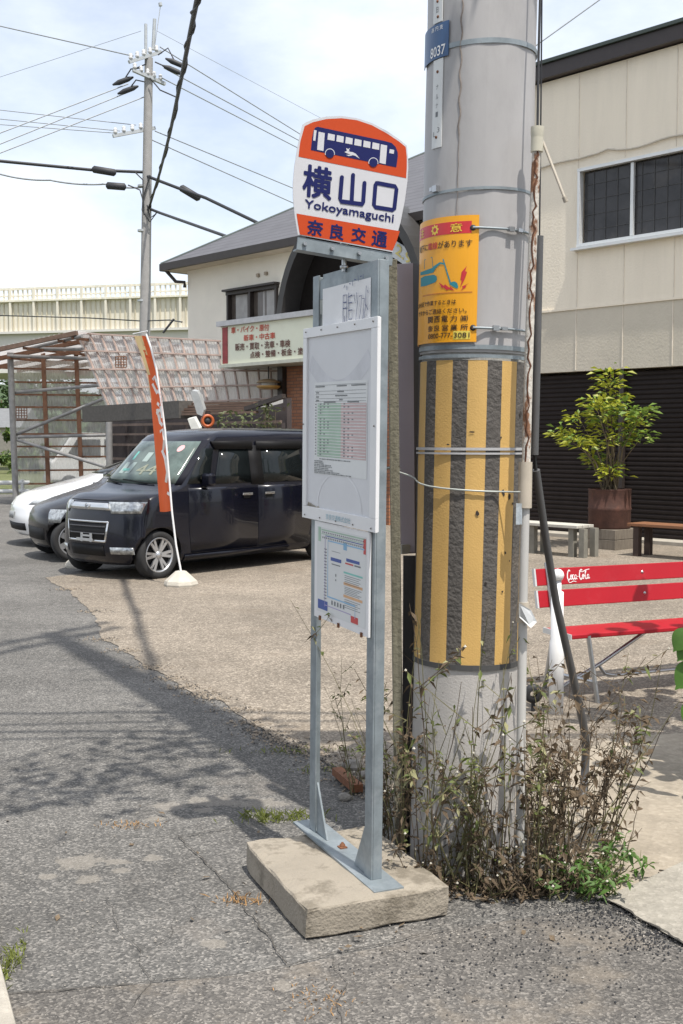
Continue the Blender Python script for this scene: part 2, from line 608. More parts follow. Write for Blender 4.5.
# relaid asphalt, with seams around it
patch = [G(-60, 1001), G(40, 992), G(150, 985), G(240, 976), G(287, 968), G(330, 958), G(450, 932), G(530, 918), G(600, 912), G(640, 930), G(700, 965), (1.6, 2.7, 0), (1.2, 1.6, 0), (-0.9, 1.6, 0)]
sheet('asphalt_patch', patch, 0.004, M_patch, 0.1, 0.012, 4)
M_seam = mat('seam_dirt', (0.055, 0.050, 0.043), 0.95, var=0.5, scale=40)
def seam(pts, w, z, seed):
    L = []
    for a, b in zip(pts, pts[1:]):
        a, b = Vector(a), Vector(b)
        k = max(2, int((b - a).length / 0.015))
        L += [a.lerp(b, j / k) for j in range(k)]
    L.append(Vector(pts[-1]))
    mb = MB()
    vs = []
    for i, p in enumerate(L):
        d = (L[min(i + 1, len(L) - 1)] - L[max(i - 1, 0)]).normalized()
        s = Vector((-d.y, d.x, 0))
        q = noise.noise(Vector((p.x * 9, p.y * 9, seed))) * 0.018 + noise.noise(Vector((p.x * 45, p.y * 45, seed))) * 0.007
        ww = w * (0.3 + 0.8 * abs(noise.noise(Vector((p.x * 21, p.y * 21, seed + 3)))))
        c = p + s * q
        vs += [Vector((c.x + s.x * ww, c.y + s.y * ww, z)), Vector((c.x - s.x * ww, c.y - s.y * ww, z))]
    mb.add(vs, [(2 * i, 2 * i + 1, 2 * i + 3, 2 * i + 2) for i in range(len(L) - 1)])
    return struct('pavement_crack', mb, M_seam)
seam([G(-20, 1000), G(40, 993), G(150, 985), G(240, 976), G(290, 967), G(330, 957), G(450, 931)], 0.0042, 0.0085, 1)
seam([G(178, 838), G(205, 862), G(232, 893), G(262, 930), G(288, 966)], 0.0045, 0.0085, 2)
seam([G(178, 838), G(215, 832), G(262, 824), G(310, 815), G(352, 806)], 0.005, 0.0085, 3)
seam([G(244, 728), G(290, 748), G(325, 762), G(352, 780), G(390, 806)], 0.012, 0.0088, 4)
seam([G(604, 902), G(640, 923), G(683, 948)], 0.008, 0.018, 5)
# tarry crumbs and pale grit lying at the edge of the asphalt
def grit(name, centres, n, smin, smax, m, seed, z=0.004):
    rnd = random.Random(seed)
    mb = MB()
    for _ in range(n):
        c, sx, sy = rnd.choice(centres)
        x, y = c.x + rnd.gauss(0, sx), c.y + rnd.gauss(0, sy)
        s = rnd.uniform(smin, smax)
        bm_v = []
        for vx, vy, vz in ((1, 0, 0), (0, 1, 0), (-1, 0, 0), (0, -1, 0), (0, 0, 0.8), (0, 0, -0.5)):
            bm_v.append(Vector((x + vx * s * rnd.uniform(.6, 1.2), y + vy * s * rnd.uniform(.6, 1.2), z + s * 0.4 + vz * s)))
        mb.add(bm_v, [(0, 1, 4), (1, 2, 4), (2, 3, 4), (3, 0, 4), (1, 0, 5), (2, 1, 5), (3, 2, 5), (0, 3, 5)])
    o = mb.build(name, m)
    return tag(o, 'loose %s scattered at the edge of the asphalt' % name.replace('_', ' '), 'grit', kind='stuff')
M_tar = mat('tar_crumb', (0.022, 0.022, 0.024), 0.6)
M_peb = mat('pebble', (0.30, 0.275, 0.24), 0.9, var=0.5, scale=30)
ed = [(G(548, 906), .12, .05), (G(590, 912), .10, .05), (G(620, 922), .07, .04), (G(650, 945), .06, .05), (G(560, 930), .2, .08), (G(520, 950), .3, .12), (G(500, 975), .3, .12), (G(612, 903), .05, .012), (G(640, 899), .05, .012), (G(585, 893), .06, .015), (G(625, 912), .05, .015), (G(655, 935), .05, .02)]
grit('black_tar_crumbs', ed, 1700, 0.0022, 0.0055, M_tar, 5, 0.0045)
grit('pale_pebbles', ed + [(G(470, 985), .4, .2), (G(380, 945), .15, .06), (G(430, 935), .2, .05)], 420, 0.0018, 0.0045, M_peb, 6, 0.0045)
grit('roadside_pebbles', [(G(150, 870), .8, .8), (G(200, 760), .6, .5), (G(100, 940), .5, .3), (G(300, 760), .3, .1)], 420, 0.002, 0.005, M_peb, 8, 0.004)

lotedge = [(G(x, y), .07, .05) for x, y in ((66, 590), (92, 612), (103, 640), (124, 651), (150, 668), (170, 679), (184, 688), (200, 695), (215, 700), (238, 711), (246, 724), (262, 734), (275, 740), (290, 746), (305, 752), (320, 757), (336, 768), (352, 778), (375, 795))]
grit('crumbled_gravel', lotedge, 1500, 0.003, 0.010, mat('lot_crumbs', (.24, .20, .155), .95, var=.5, scale=30), 11, 0.004)
grit('dark_gravel', lotedge, 700, 0.003, 0.009, mat('dark_crumbs', (.07, .065, .06), .95, var=.4, scale=30), 13, 0.004)
seam([G(130, 1010), G(150, 985), G(142, 955), G(118, 930), G(108, 900)], 0.002, 0.0088, 6)
seam([G(142, 955), G(170, 938), G(178, 915)], 0.0015, 0.0088, 7)
seam([G(-10, 842), G(20, 850), G(52, 846), G(80, 836), G(120, 838), G(178, 838)], 0.002, 0.0088, 8)
seam([G(330, 958), G(345, 985), G(338, 1010), G(350, 1040)], 0.002, 0.0092, 9)

# low kerb at the left edge
M_kerb = mat('kerb_concrete', (0.36, 0.33, 0.28), 0.9, var=0.25, scale=9, bump=0.5, bscale=70)
k0, k1 = G(-6, 950), G(22, 1060)
dk = (k1 - k0).normalized(); nk = Vector((-dk.y, dk.x, 0))
if nk.x > 0: nk = -nk
mb = MB()
a, b = k0 - dk * 6, k1 + dk * 1.2
mb.prism([a, b, b + nk * 0.16, a + nk * 0.16], (0, 0, 0.05))
mb.build('kerb', M_kerb, bevel=0.012)['kind'] = 'structure'

# ------------------------------------------------------------------ shared paints
M_white = mat('white_paint', (0.78, 0.78, 0.78), 0.4, var=0.05)
M_galv = mat('galvanised_steel', (0.23, 0.265, 0.285), 0.5, metal=0.35, var=0.22, scale=14, stain=(0.36, 0.39, 0.41), stain_amt=0.5, stain_scale=9, stain_pos=0.5)
M_steel = mat('bare_steel', (0.45, 0.46, 0.47), 0.35, metal=0.9, var=0.1)
M_rust = mat('rust', (0.16, 0.065, 0.03), 0.85, var=0.45, scale=18, bump=0.4)
M_black = mat('black_rubber', (0.02, 0.02, 0.022), 0.6, var=0.2)
M_dark = mat('dark_void', (0.012, 0.011, 0.011), 0.8)
M_cable = mat('cable_black', (0.025, 0.026, 0.03), 0.6)
M_wire = mat('aluminium_wire', (0.32, 0.34, 0.36), 0.6, metal=0.2)
M_brownfr = mat('brown_trim', (0.032, 0.024, 0.021), 0.5, var=0.2)
M_wood = mat('weathered_wood', (0.17, 0.145, 0.115), 0.9, var=0.35, scale=7, stretch=(6, 6, .6), bump=0.4, bscale=50)
M_oldwood = mat('grey_green_timber', (0.165, 0.155, 0.115), 0.9, var=0.35, scale=9, stretch=(6, 6, .5), bump=0.5, bscale=60, stain=(0.07, 0.065, 0.05), stain_amt=0.6, stain_scale=6)

# ------------------------------------------------------------------ right building: pale two-storey block
FX = Vector((0.671, -0.741, 0)); FY = Vector((0.741, 0.671, 0))
FROT = math.atan2(-0.741, 0.671)
RO, HO = Vector((4.84, 18, 0)), Vector((-1.10, 24.56, 0))
def fpix(O, px, py, yl=0.0):
    o = O + FY * yl
    q = onplane(px, py, o, FY)
    return (q - o).dot(FX), q.z

M_stucco = mat('cream_stucco', (0.79, 0.71, 0.585), 0.9, var=0.07, scale=1.3, bump=0.45, bscale=28, stain=(0.66, 0.585, 0.48), stain_amt=0.3, stain_scale=2.2, stretch=(1.6, 1.6, .22))
M_stucco2 = mat('beige_stucco', (0.54, 0.49, 0.405), 0.9, var=0.08, scale=1.3, bump=0.45, bscale=28)
M_alu = mat('aluminium_frame', (0.62, 0.63, 0.63), 0.4, metal=0.3, var=0.05)
M_glass = mat('window_glass', (0.035, 0.034, 0.036), 0.06, var=0.5, scale=2.2, spec=0.35, stain=(0.085, 0.075, 0.065), stain_amt=0.6, stain_scale=1.5)
M_shut = mat('dark_shutter', (0.020, 0.015, 0.014), 0.7, var=0.2, spec=0.2)
M_refl = mat('reflection_lines', (0.065, 0.064, 0.062), 0.6)

bld = thing('commercial_building', 'cream two-storey building with dark shutters behind the red bench', 'building', RO, FROT)
XL, XR, DEP = -3.3, 8.0, 9.0
ZT, ZB = 7.55, 2.73
wx0, wx1, wz0, wz1 = -1.41, 1.75, 4.77, 5.98
w = MB()
def wallbox(x0, x1, z0, z1, y0=0.0, y1=0.22, mi=0):
    w.box(((x0 + x1) / 2, (y0 + y1) / 2, (z0 + z1) / 2), (x1 - x0, y1 - y0, z1 - z0), None, mi)
wallbox(XL, wx0, 3.75, ZT)
wallbox(wx1, XR, 3.75, ZT)
wallbox(wx0, wx1, wz1, ZT)
wallbox(wx0, wx1, 3.75, wz0)
wallbox(XL, XR, ZB, 3.747, -0.012, 0.22, 1)
wallbox(XL, XL + 0.22, 0, ZT, 0.223, DEP)
wallbox(XR - 0.22, XR, 0, ZT, 0.223, DEP)
wallbox(XL, XR, 0, ZT, DEP, DEP + 0.2)
wallbox(XL, XL + 0.35, 0, ZB - 0.003, -0.01, 0.22, 1)
w.build('wall', [M_stucco, M_stucco2], bld)
w = MB()
for x in (-2.35, -1.45, -0.55, 0.35, 1.25, 2.15, 3.05, 3.95, 4.85):     # panel joints
    if x < wx0 or x > wx1:
        w.box((x, -0.004, 5.65), (0.012, 0.01, 3.75))
    else:
        w.box((x, -0.004, 4.25), (0.012, 0.01, 0.95)); w.box((x, -0.004, 6.8), (0.012, 0.01, 1.5))
    w.box((x, -0.016, 3.24), (0.012, 0.01, 0.98))
w.build('panel_joint', mat('joint_sealant', (0.69, 0.625, 0.53), 0.9), bld)
w = MB()
w.box(((XL + XR) / 2, -0.02, 3.755), (XR - XL, 0.03, 0.035))
w.build('storey_trim', M_stucco, bld)
w = MB()
n = 60
w.tube([(XL + (XR - XL) * i / n, -0.035, 6.17 + 0.03 * math.sin(i * 0.9) * math.sin(i * 0.23 + 1) + (0.03 if i % 9 == 4 else 0)) for i in range(n + 1)], 0.016, 6)
w.build('wall_conduit', mat('conduit_cream', (0.52, 0.47, 0.39), 0.7), bld)
w = MB()
w.box(((XL + XR) / 2, DEP / 2 + .1, 7.56 + 0.12), (XR - XL + 0.2, DEP + 0.5, 0.22))
w.box(((XL + XR) / 2, DEP / 2 + .1, 7.56 + 0.265), (XR - XL + 0.28, DEP + 0.6, 0.055), None, 1)
w.build('roof', [mat('fascia_brown', (0.030, 0.021, 0.02), 0.45, var=0.15), mat('roof_edge_green', (0.035, 0.05, 0.042), 0.5)], bld)
win = MB()
for a, b in (((wx0, wz0), (wx1, wz0)), ((wx0, wz1), (wx1, wz1)), ((wx0, wz0), (wx0, wz1)), ((wx1, wz0), (wx1, wz1))):
    horiz = a[1] == b[1]
    win.box(((a[0] + b[0]) / 2, 0.0, (a[1] + b[1]) / 2), ((b[0] - a[0] + 0.06) if horiz else 0.045, 0.10, 0.05 if horiz else (b[1] - a[1] - 0.054)))
win.box((-0.43 + 0.0, 0.03, (wz0 + wz1) / 2), (0.055, 0.05, wz1 - wz0 - 0.08))
win.box((0.62, 0.03, (wz0 + wz1) / 2), (0.055, 0.05, wz1 - wz0 - 0.08))
wf = win.build('window', M_alu, bld)
p = MB()
p.box(((wx0 + wx1) / 2, 0.075, (wz0 + wz1) / 2), (wx1 - wx0 - 0.08, 0.012, wz1 - wz0 - 0.08))
p.build('pane', M_glass, wf)
p = MB()
for i in range(1, 14):
    p.box((wx0 + (wx1 - wx0) * i / 14, 0.058, (wz0 + wz1) / 2), (0.006, 0.006, wz1 - wz0 - 0.12))
for i in range(1, 5):
    p.box(((wx0 + wx1) / 2, 0.0575, wz0 + (wz1 - wz0) * i / 5), (wx1 - wx0 - 0.1, 0.004, 0.006))
p.build('reflected_grid', M_refl, wf)  # thin strips imitate the grid of lines reflected in the glass
p = MB()
p.box(((wx0 + wx1) / 2, -0.055, wz0 - 0.065), (wx1 - wx0 + 0.18, 0.15, 0.04))
p.build('sill', M_alu, wf)
# shutters: ribbed steel curtain, one mesh per bay
bays = [(-2.93, -0.62), (-0.53, 1.75), (1.84, 4.1), (4.19, 6.4)]
for x0, x1 in bays:
    s = MB()
    zz, k = 0.06, 0
    vs, fs = [], []
    rows = int((ZB - 0.1) / 0.075)
    for i in range(rows):
        z0 = 0.06 + i * 0.075
        for dz, dy in ((0, 0.10), (0.022, 0.082), (0.052, 0.082), (0.074, 0.10)):
            vs += [Vector((x0, dy, z0 + dz)), Vector((x1, dy, z0 + dz))]
    fs = [(2 * i, 2 * i + 1, 2 * i + 3, 2 * i + 2) for i in range(len(vs) // 2 - 1)]
    s.add(vs, fs)
    s.build('shutter', M_shut, bld)
for x in (-0.575, 1.795, 4.145):
    s = MB(); s.box((x, 0.06, ZB / 2), (0.085, 0.1, ZB - 0.005)); s.build('shutter_rail', M_brownfr, bld)
s = MB()
s.box(((XL + XR) / 2, -0.1, 0.03), (XR - XL, 0.5, 0.06))
s.build('plinth', mat('plinth_concrete', (0.36, 0.33, 0.28), 0.9, var=0.2, scale=4), bld)

# ------------------------------------------------------------------ house with the hipped grey roof
M_hwall = mat('ivory_render', (0.77, 0.72, 0.625), 0.9, var=0.06, scale=1.5, bump=0.4, bscale=30, stain=(0.70, 0.645, 0.55), stain_amt=0.4, stain_scale=0.9)
M_roof = bpy.data.materials.new('slate_roof')
def _slate(m):
    m.use_nodes = True
    N, L = m.node_tree.nodes, m.node_tree.links
    b = N['Principled BSDF']; b.inputs['Roughness'].default_value = 0.75
    tc = N.new('ShaderNodeTexCoord')
    sp = N.new('ShaderNodeSeparateXYZ'); L.new(tc.outputs['Object'], sp.inputs[0])
    ml = N.new('ShaderNodeMath'); ml.operation = 'MULTIPLY'; ml.inputs[1].default_value = 8.2; L.new(sp.outputs['Z'], ml.inputs[0])
    fr = N.new('ShaderNodeMath'); fr.operation = 'FRACT'; L.new(ml.outputs[0], fr.inputs[0])
    r = N.new('ShaderNodeValToRGB'); e = r.color_ramp.elements
    e[0].position, e[0].color = 0.0, (0.055, 0.056, 0.062, 1)
    e[1].position, e[1].color = 0.22, (0.105, 0.105, 0.117, 1)
    L.new(fr.outputs[0], r.inputs[0])
    nz = N.new('ShaderNodeTexNoise'); nz.inputs['Scale'].default_value = 3; nz.inputs['Detail'].default_value = 8
    L.new(tc.outputs['Object'], nz.inputs['Vector'])
    mr = N.new('ShaderNodeMapRange'); mr.inputs[3].default_value = 0.75; mr.inputs[4].default_value = 1.25; L.new(nz.outputs[0], mr.inputs[0])
    vm = N.new('ShaderNodeVectorMath'); vm.operation = 'SCALE'; L.new(r.outputs[0], vm.inputs[0]); L.new(mr.outputs[0], vm.inputs['Scale'])
    L.new(vm.outputs[0], b.inputs['Base Color'])
    bp = N.new('ShaderNodeBump'); bp.inputs['Strength'].default_value = 0.7; bp.inputs['Distance'].default_value = 0.03
    L.new(fr.outputs[0], bp.inputs['Height']); L.new(bp.outputs[0], b.inputs['Normal'])
_slate(M_roof)
house = thing('repair_shop_house', 'ivory house with grey hipped roof and arched porch, home of the garage', 'house', HO, FROT)
hx0, hx1, hd, hz = -3.75, 5.52, 8.6, 5.60
w = MB()
hw0, hw1, hwz0, hwz1 = -2.12, -0.40, 4.23, 4.88
wallbox(hx0, hw0, 0, hz)
wallbox(hw1, hx1, 0, hz)
wallbox(hw0, hw1, hwz1, hz)
wallbox(hw0, hw1, 0, hwz0)
wallbox(hx0, hx0 + 0.22, 0, hz, 0.223, hd)
wallbox(hx1 - 0.22, hx1, 0, hz, 0.223, hd)
wallbox(hx0, hx1, 0, hz, hd, hd + 0.2)
wallbox(hx0 + 0.25, hx1 - 0.25, 3.3, 3.4, 0.25, hd - 0.05)
w.build('wall', M_hwall, house)
ov, tp = 0.45, 0.57
ex0, ex1, ey0, ey1 = hx0 - ov, hx1 + 0.02, -ov, hd + ov
run = min(ex1 - ex0, ey1 - ey0) / 2
rz = hz + run * tp
m = MB()
e = [Vector((ex0, ey0, hz)), Vector((ex1, ey0, hz)), Vector((ex1, ey1, hz)), Vector((ex0, ey1, hz))]
if ex1 - ex0 > ey1 - ey0:
    r0, r1 = Vector((ex0 + run, ey0 + run, rz)), Vector((ex1 - run, ey0 + run, rz))
    fcs = [(0, 1, 5, 4), (1, 2, 5), (2, 3, 4, 5), (3, 0, 4)]
else:
    r0, r1 = Vector((ex0 + run, ey0 + run, rz)), Vector((ex0 + run, ey1 - run, rz))
    fcs = [(0, 1, 4), (1, 2, 5, 4), (2, 3, 5), (3, 0, 4, 5)]
up = Vector((0, 0, 0.13))
m.add([p + up for p in e] + [r0 + up, r1 + up], fcs)
rf = m.build('roof', M_roof, house)
m = MB()
for a, b in ((0, 1), (1, 2), (2, 3), (3, 0)):
    m.bar(e[a] + Vector((0, 0, 0.045)), e[b] + Vector((0, 0, 0.045)), 0.09, 0.16)
m.build('gutter', M_brownfr, rf)
m = MB()
for a, b in ((e[0], r0), (e[1], r1 if fcs[0] == (0, 1, 5, 4) else r0)):
    m.tube([a + up, b + up], 0.035, 6)
m.build('hip_cap', mat('hip_green_grey', (0.09, 0.11, 0.105), 0.6), rf)
m = MB()
m.box(((ex0 + ex1) / 2, (ey0 + ey1) / 2, hz - 0.02), (ex1 - ex0 - 0.12, ey1 - ey0 - 0.12, 0.03))
m.build('soffit', mat('soffit_cream', (0.55, 0.48, 0.37), 0.8), rf)
m = MB()
m.tube([(hx0 - 0.38, -0.35, hz - 0.02), (hx0 - 0.2, -0.2, hz - 0.28), (hx0 - 0.03, -0.07, hz - 0.3), (hx0 - 0.03, -0.07, hz - 0.42)], 0.04, 8)
m.build('downpipe', M_brownfr, house)
m = MB()
for z in (hwz0, hwz1):
    m.box(((hw0 + hw1) / 2, 0.0, z), (hw1 - hw0 + 0.1, 0.14, 0.07))
for x in (hw0, hw0 + 0.81, hw1):
    m.box((x, 0.0, (hwz0 + hwz1) / 2), (0.06, 0.13, hwz1 - hwz0 - 0.072))
m.box(((hw0 + hw1) / 2, -0.06, hwz1 + 0.06), (hw1 - hw0 + 0.16, 0.2, 0.045))
wfr = m.build('window', M_brownfr, house)
m = MB()
m.box(((hw0 + hw1) / 2, 0.05, (hwz0 + hwz1) / 2), (hw1 - hw0 - 0.06, 0.012, hwz1 - hwz0 - 0.07))
m.build('pane', mat('house_glass', (0.09, 0.075, 0.065), 0.08, var=0.3, scale=3), wfr)
for x, wd in ((hw0 + 0.40, 0.42), (hw0 + 1.2, 0.06), (hw0 + 1.48, 0.36)):
    m = MB(); m.box((x, 0.041, (hwz0 + hwz1) / 2), (wd, 0.004, hwz1 - hwz0 - 0.1)); m.build('curtain', mat('curtain', (0.33, 0.32, 0.31), 0.6, var=0.2, scale=6), wfr)
for x, z in ((0.06, 5.18), (0.34, 5.19)):
    m = MB()
    m.box((x - 1.1, -0.03, z), (0.07, 0.06, 0.07))
    m.build('vent', mat('vent_tan', (0.36, 0.3, 0.23), 0.7), house)
# arched porch on the facade
ax0, ax1 = fpix(HO, 275, 320, -1.0)[0], fpix(HO, 426, 285, -1.0)[0]
acx, aw = (ax0 + ax1) / 2, (ax1 - ax0) / 2
az0, ah = 3.55, 2.55
def arc(rx, rzz, y, n=28, z0=az0):
    return [Vector((acx - rx * math.cos(math.pi * i / n), y, z0 + rzz * (math.sin(math.pi * i / n) ** 0.9))) for i in range(n + 1)]
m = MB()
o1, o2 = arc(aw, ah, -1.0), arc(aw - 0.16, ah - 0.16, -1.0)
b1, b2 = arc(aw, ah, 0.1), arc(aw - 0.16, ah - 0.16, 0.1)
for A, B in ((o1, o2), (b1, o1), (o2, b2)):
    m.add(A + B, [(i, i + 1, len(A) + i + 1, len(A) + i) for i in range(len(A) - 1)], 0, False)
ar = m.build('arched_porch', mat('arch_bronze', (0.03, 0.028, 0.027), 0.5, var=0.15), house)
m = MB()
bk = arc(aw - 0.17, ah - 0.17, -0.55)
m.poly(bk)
m.build('arch_shade_panel', mat('arch_shade', (0.012, 0.010, 0.009), 0.9, spec=0.1), ar)  # near-black sheet stands in for the shaded inside of the arch
# curved white panel with figures inside the arch
pxs = [(396, 241), (404, 246), (414, 262), (409, 268), (391, 256)]
m = MB()
m.prism([Vector((fpix(HO, x, y, -0.62)[0], -0.62, fpix(HO, x, y, -0.62)[1])) for x, y in pxs], (0, 0.02, 0))
pn = m.build('number_panel', mat('panel_white', (0.55, 0.57, 0.58), 0.5), ar)
def hp(x, y, yl):
    q = fpix(HO, x, y, yl)
    return Vector((q[0], yl, q[1]))
m = MB()
put_text(m, '2.9', quad_fn(hp(397, 243, -0.63), hp(412, 255, -0.63), hp(395, 253.5, -0.63)), 0.03)
m.build('figures', mat('figure_yellow', (0.62, 0.52, 0.18), 0.6), pn)
# pale green slatted lean-to roof right of the arch
m = MB()
for i in range(9):
    z = 5.56 - i * 0.15
    y = -0.02 - i * 0.07
    m.bar((ax1 - 1.0, y, z), (hx1, y, z), 0.12, 0.10)
m.build('green_awning', mat('awning_green', (0.36, 0.43, 0.37), 0.7, var=0.12), house)
# garage sign box over the entrance
sx0, _ = fpix(HO, 221, 340, -1.25); sx1 = sx0 + 4.0
s_z0, s_z1 = fpix(HO, 221, 365, -1.25)[1], fpix(HO, 221, 327, -1.25)[1]
m = MB()
m.box(((sx0 + sx1) / 2, -0.62, (s_z0 + s_z1) / 2), (sx1 - sx0, 1.25, s_z1 - s_z0))
sg = thing('garage_sign', 'cream sign box with red and brown lettering over the garage entrance', 'sign', HO, FROT)
m.build('cabinet', mat('sign_cream', (0.76, 0.765, 0.61), 0.5, var=0.05, scale=2, stain=(0.62, 0.60, 0.46), stain_amt=0.4, stain_scale=2), sg)
m = MB()
m.box(((sx0 + sx1) / 2, -0.66, s_z1 + 0.055), (sx1 - sx0 + 0.12, 1.34, 0.105))
m.box(((sx0 + sx1) / 2, -0.66, s_z0 - 0.035), (sx1 - sx0 + 0.04, 1.30, 0.065), None, 1)
m.build('canopy_edge', [mat('canopy_grey', (0.42, 0.42, 0.43), 0.5), mat('canopy_cream', (0.5, 0.5, 0.42), 0.6)], sg)
m = MB()
a, b = fpix(HO, 222.4, 340, -1.253)[0], fpix(HO, 227.6, 340, -1.253)[0]
m.box(((a + b) / 2, -1.254, (s_z0 + s_z1) / 2), (b - a, 0.006, s_z1 - s_z0 - 0.04))
m.build('red_strip', mat('sign_maroon', (0.30, 0.035, 0.035), 0.5, var=0.3, scale=8), sg)
def sq(x0, y0, x1, y1, xb, yb):
    q = lambda x, y: Vector((fpix(HO, x, y, -1.258)[0], -1.258, fpix(HO, x, y, -1.258)[1]))
    return quad_fn(q(x0, y0), q(x1, y1), q(xb, yb))
mr_, mb_, my_ = MB(), MB(), MB()
k = 6.83
Z6 = lambda x, y: (215 + x / k, 310 + y / k)
def sgtext(mbx, s, x0, y0, x1, y1, h):
    A, B, Cc = Z6(x0, y0), Z6(x1, y1), Z6(x0, y0 + h)
    put_text(mbx, s, sq(A[0], A[1], B[0], B[1], Cc[0], Cc[1]), 0.02)
sgtext(mr_, '車・バイク・原付', 110, 118, 368, 93, 45)
sgtext(mr_, '新車・中古車', 195, 170, 410, 150, 44)
sgtext(mb_, '販売・買取・洗車・車検', 137, 230, 513, 200, 50)
sgtext(mb_, '点検・整備・板金・塗装', 238, 284, 640, 250, 48)
mr_.build('lettering', mat('sign_red', (0.55, 0.09, 0.05), 0.6), sg)
mb_.build('lettering', mat('sign_brown', (0.14, 0.055, 0.04), 0.6), sg)
m = MB()
bxp = fpix(HO, 285.5, 400, -0.55)[0]
m.box((bxp, -0.55, (s_z0 - 0.07) / 2), (0.16, 0.3, s_z0 - 0.075))
m.build('porch_post', M_brownfr, house)
m = MB()
m.box((bxp + 1.6, -0.35, (s_z0 - 0.08) / 2), (3.0, 0.5, s_z0 - 0.08))
m.build('brick_pier', brick_mat('orange_brick', (0.30, 0.12, 0.06), (0.38, 0.17, 0.09), (0.16, 0.10, 0.075)), house)
# hanging lamp under the canopy
lx, lz = fpix(HO, 268.5, 384, -0.9)
lamp = thing('hanging_lamp', 'round amber lamp hanging under the cream garage sign', 'lamp', HO + FX * lx + FY * -0.9 + Vector((0, 0, lz - 0.12)), 0)
m = MB()
m.lathe([(0.0, 0.0), (0.17, 0.01), (0.24, 0.05), (0.25, 0.08), (0.2, 0.09), (0.0, 0.09)], 24)
m.build('lower_bowl', mat('amber_plastic', (0.42, 0.24, 0.06), 0.35, coat=0.3), lamp)
m = MB()
m.lathe([(0.15, 0.09), (0.15, 0.15)], 24)
m.build('glass_ring', mat('lamp_glass', (0.5, 0.5, 0.46), 0.1), lamp)
m = MB()
m.lathe([(0.0, 0.23), (0.12, 0.22), (0.23, 0.17), (0.25, 0.14), (0.2, 0.145), (0.0, 0.15)], 24)
m.build('lamp_shade', mat('bronze_plastic', (0.22, 0.15, 0.08), 0.4), lamp)
m = MB()
m.tube([(0, 0, 0.22), (0, 0, s_z0 - 0.07 - lz + 0.12)], 0.012, 6)
m.build('cord', M_black, lamp)

# ------------------------------------------------------------------ bus stop on its concrete block
SD = Vector((0.410, -0.912, 0)).normalized()          # along the board, towards the viewer's right
BN = Vector((-SD.y, SD.x, 0))                         # away from the viewer
M_block = mat('cast_concrete', (0.285, 0.25, 0.20), 0.9, var=0.16, scale=3.5, bump=0.6, bscale=90, stain=(0.135, 0.115, 0.085), stain_amt=0.75, stain_scale=5.5, stain_pos=0.50, soft=.10)
kN, kR, kL = G(306, 942), G(450, 917), G(241, 871)
u = (kR - kN); lenu = u.length; u.normalize()
v = Vector((-u.y, u.x, 0)); lenv = (kL - kN).dot(v)
blk = MB()
blk.box((0, 0, 0.055), (lenu, lenv, 0.11), None, 0)
bo = blk.build('concrete_base', M_block)
bo.location = kN + u * lenu / 2 + v * lenv / 2
bo.rotation_euler = (R(0.0), 0, math.atan2(u.y, u.x))
tag(bo, 'rectangular concrete block under the bus stop post, stained and worn', 'concrete block')
bm = bmesh.new(); bm.from_mesh(bo.data)
bmesh.ops.subdivide_edges(bm, edges=bm.edges[:], cuts=9, use_grid_fill=True)
for q in bm.verts:
    edge = sum(1 for c, h in ((abs(q.co.x), lenu / 2), (abs(q.co.y), lenv / 2), (abs(q.co.z - 0.055), 0.055)) if abs(c - h) < 1e-4)
    n3 = noise.noise_vector(q.co * 14 + Vector((5, 2, 9)))
    q.co += n3 * (0.0035 if edge < 2 else 0.009)
    if edge >= 2:
        q.co -= Vector((q.co.x / lenu, q.co.y / lenv, (q.co.z - 0.055) / 0.11)) * 0.010
bm.to_mesh(bo.data); bm.free()

so = (G(313, 835, .11) + G(371, 880, .11)) / 2
stop = thing('bus_stop', 'grey steel bus stop frame holding timetable boards on a concrete block', 'bus stop', (so.x, so.y, 0.112), 0, rot=(0, R(1.25), math.atan2(SD.y, SD.x)))
BX = 2.07        # top of the frame above its foot
m = MB()
m.box((-0.01, 0.02, 0.004), (0.72, 0.11, 0.008))
m.build('base_plate', M_galv, stop)
def angle_post(x, flip, y0=0.0):
    """equal steel angle: one leaf in the plane of the boards, one behind"""
    m = MB()
    m.box((x, y0, BX / 2 + 0.008), (0.055, 0.006, BX))
    m.box((x + flip * 0.0245, y0 + 0.0205, BX / 2 + 0.008), (0.006, 0.034, BX))
    return m
angle_post(-0.256, -1).build('post', M_galv, stop, bevel=0.0015)
angle_post(0.232, 1).build('post', M_galv, stop, bevel=0.0015)
m = MB()
m.box((-0.012, 0.004, BX - 0.045), (0.431, 0.006, 0.07)); m.box((-0.012, 0.0225, BX - 0.009), (0.431, 0.03, 0.006))
m.build('top_rail', M_galv, stop)
for x, sg_ in ((-0.228, 1), (0.204, -1)):
    m = MB()
    m.prism([(x, 0.004, 0.009), (x + sg_ * 0.095, 0.004, 0.009), (x + sg_ * 0.085, 0.004, 0.03), (x, 0.004, 0.20)], (0, 0.007, 0))
    m.build('gusset', M_galv, stop)
for x in (-0.31, -0.05, 0.13):
    m = MB()
    m.box((x, 0.03, 0.0105), (0.028, 0.028, 0.004), Matrix.Rotation(0.3 + x * 5, 3, 'Z'))
    m.lathe([(0.010, 0.0), (0.010, 0.009), (0.0, 0.009)], 6, Matrix.Translation((x, 0.03, 0.0125)))
    m.lathe([(0.005, 0.0), (0.005, 0.015), (0.0, 0.016)], 8, Matrix.Translation((x, 0.03, 0.0125)))
    m.build('anchor_bolt', M_rust, stop)
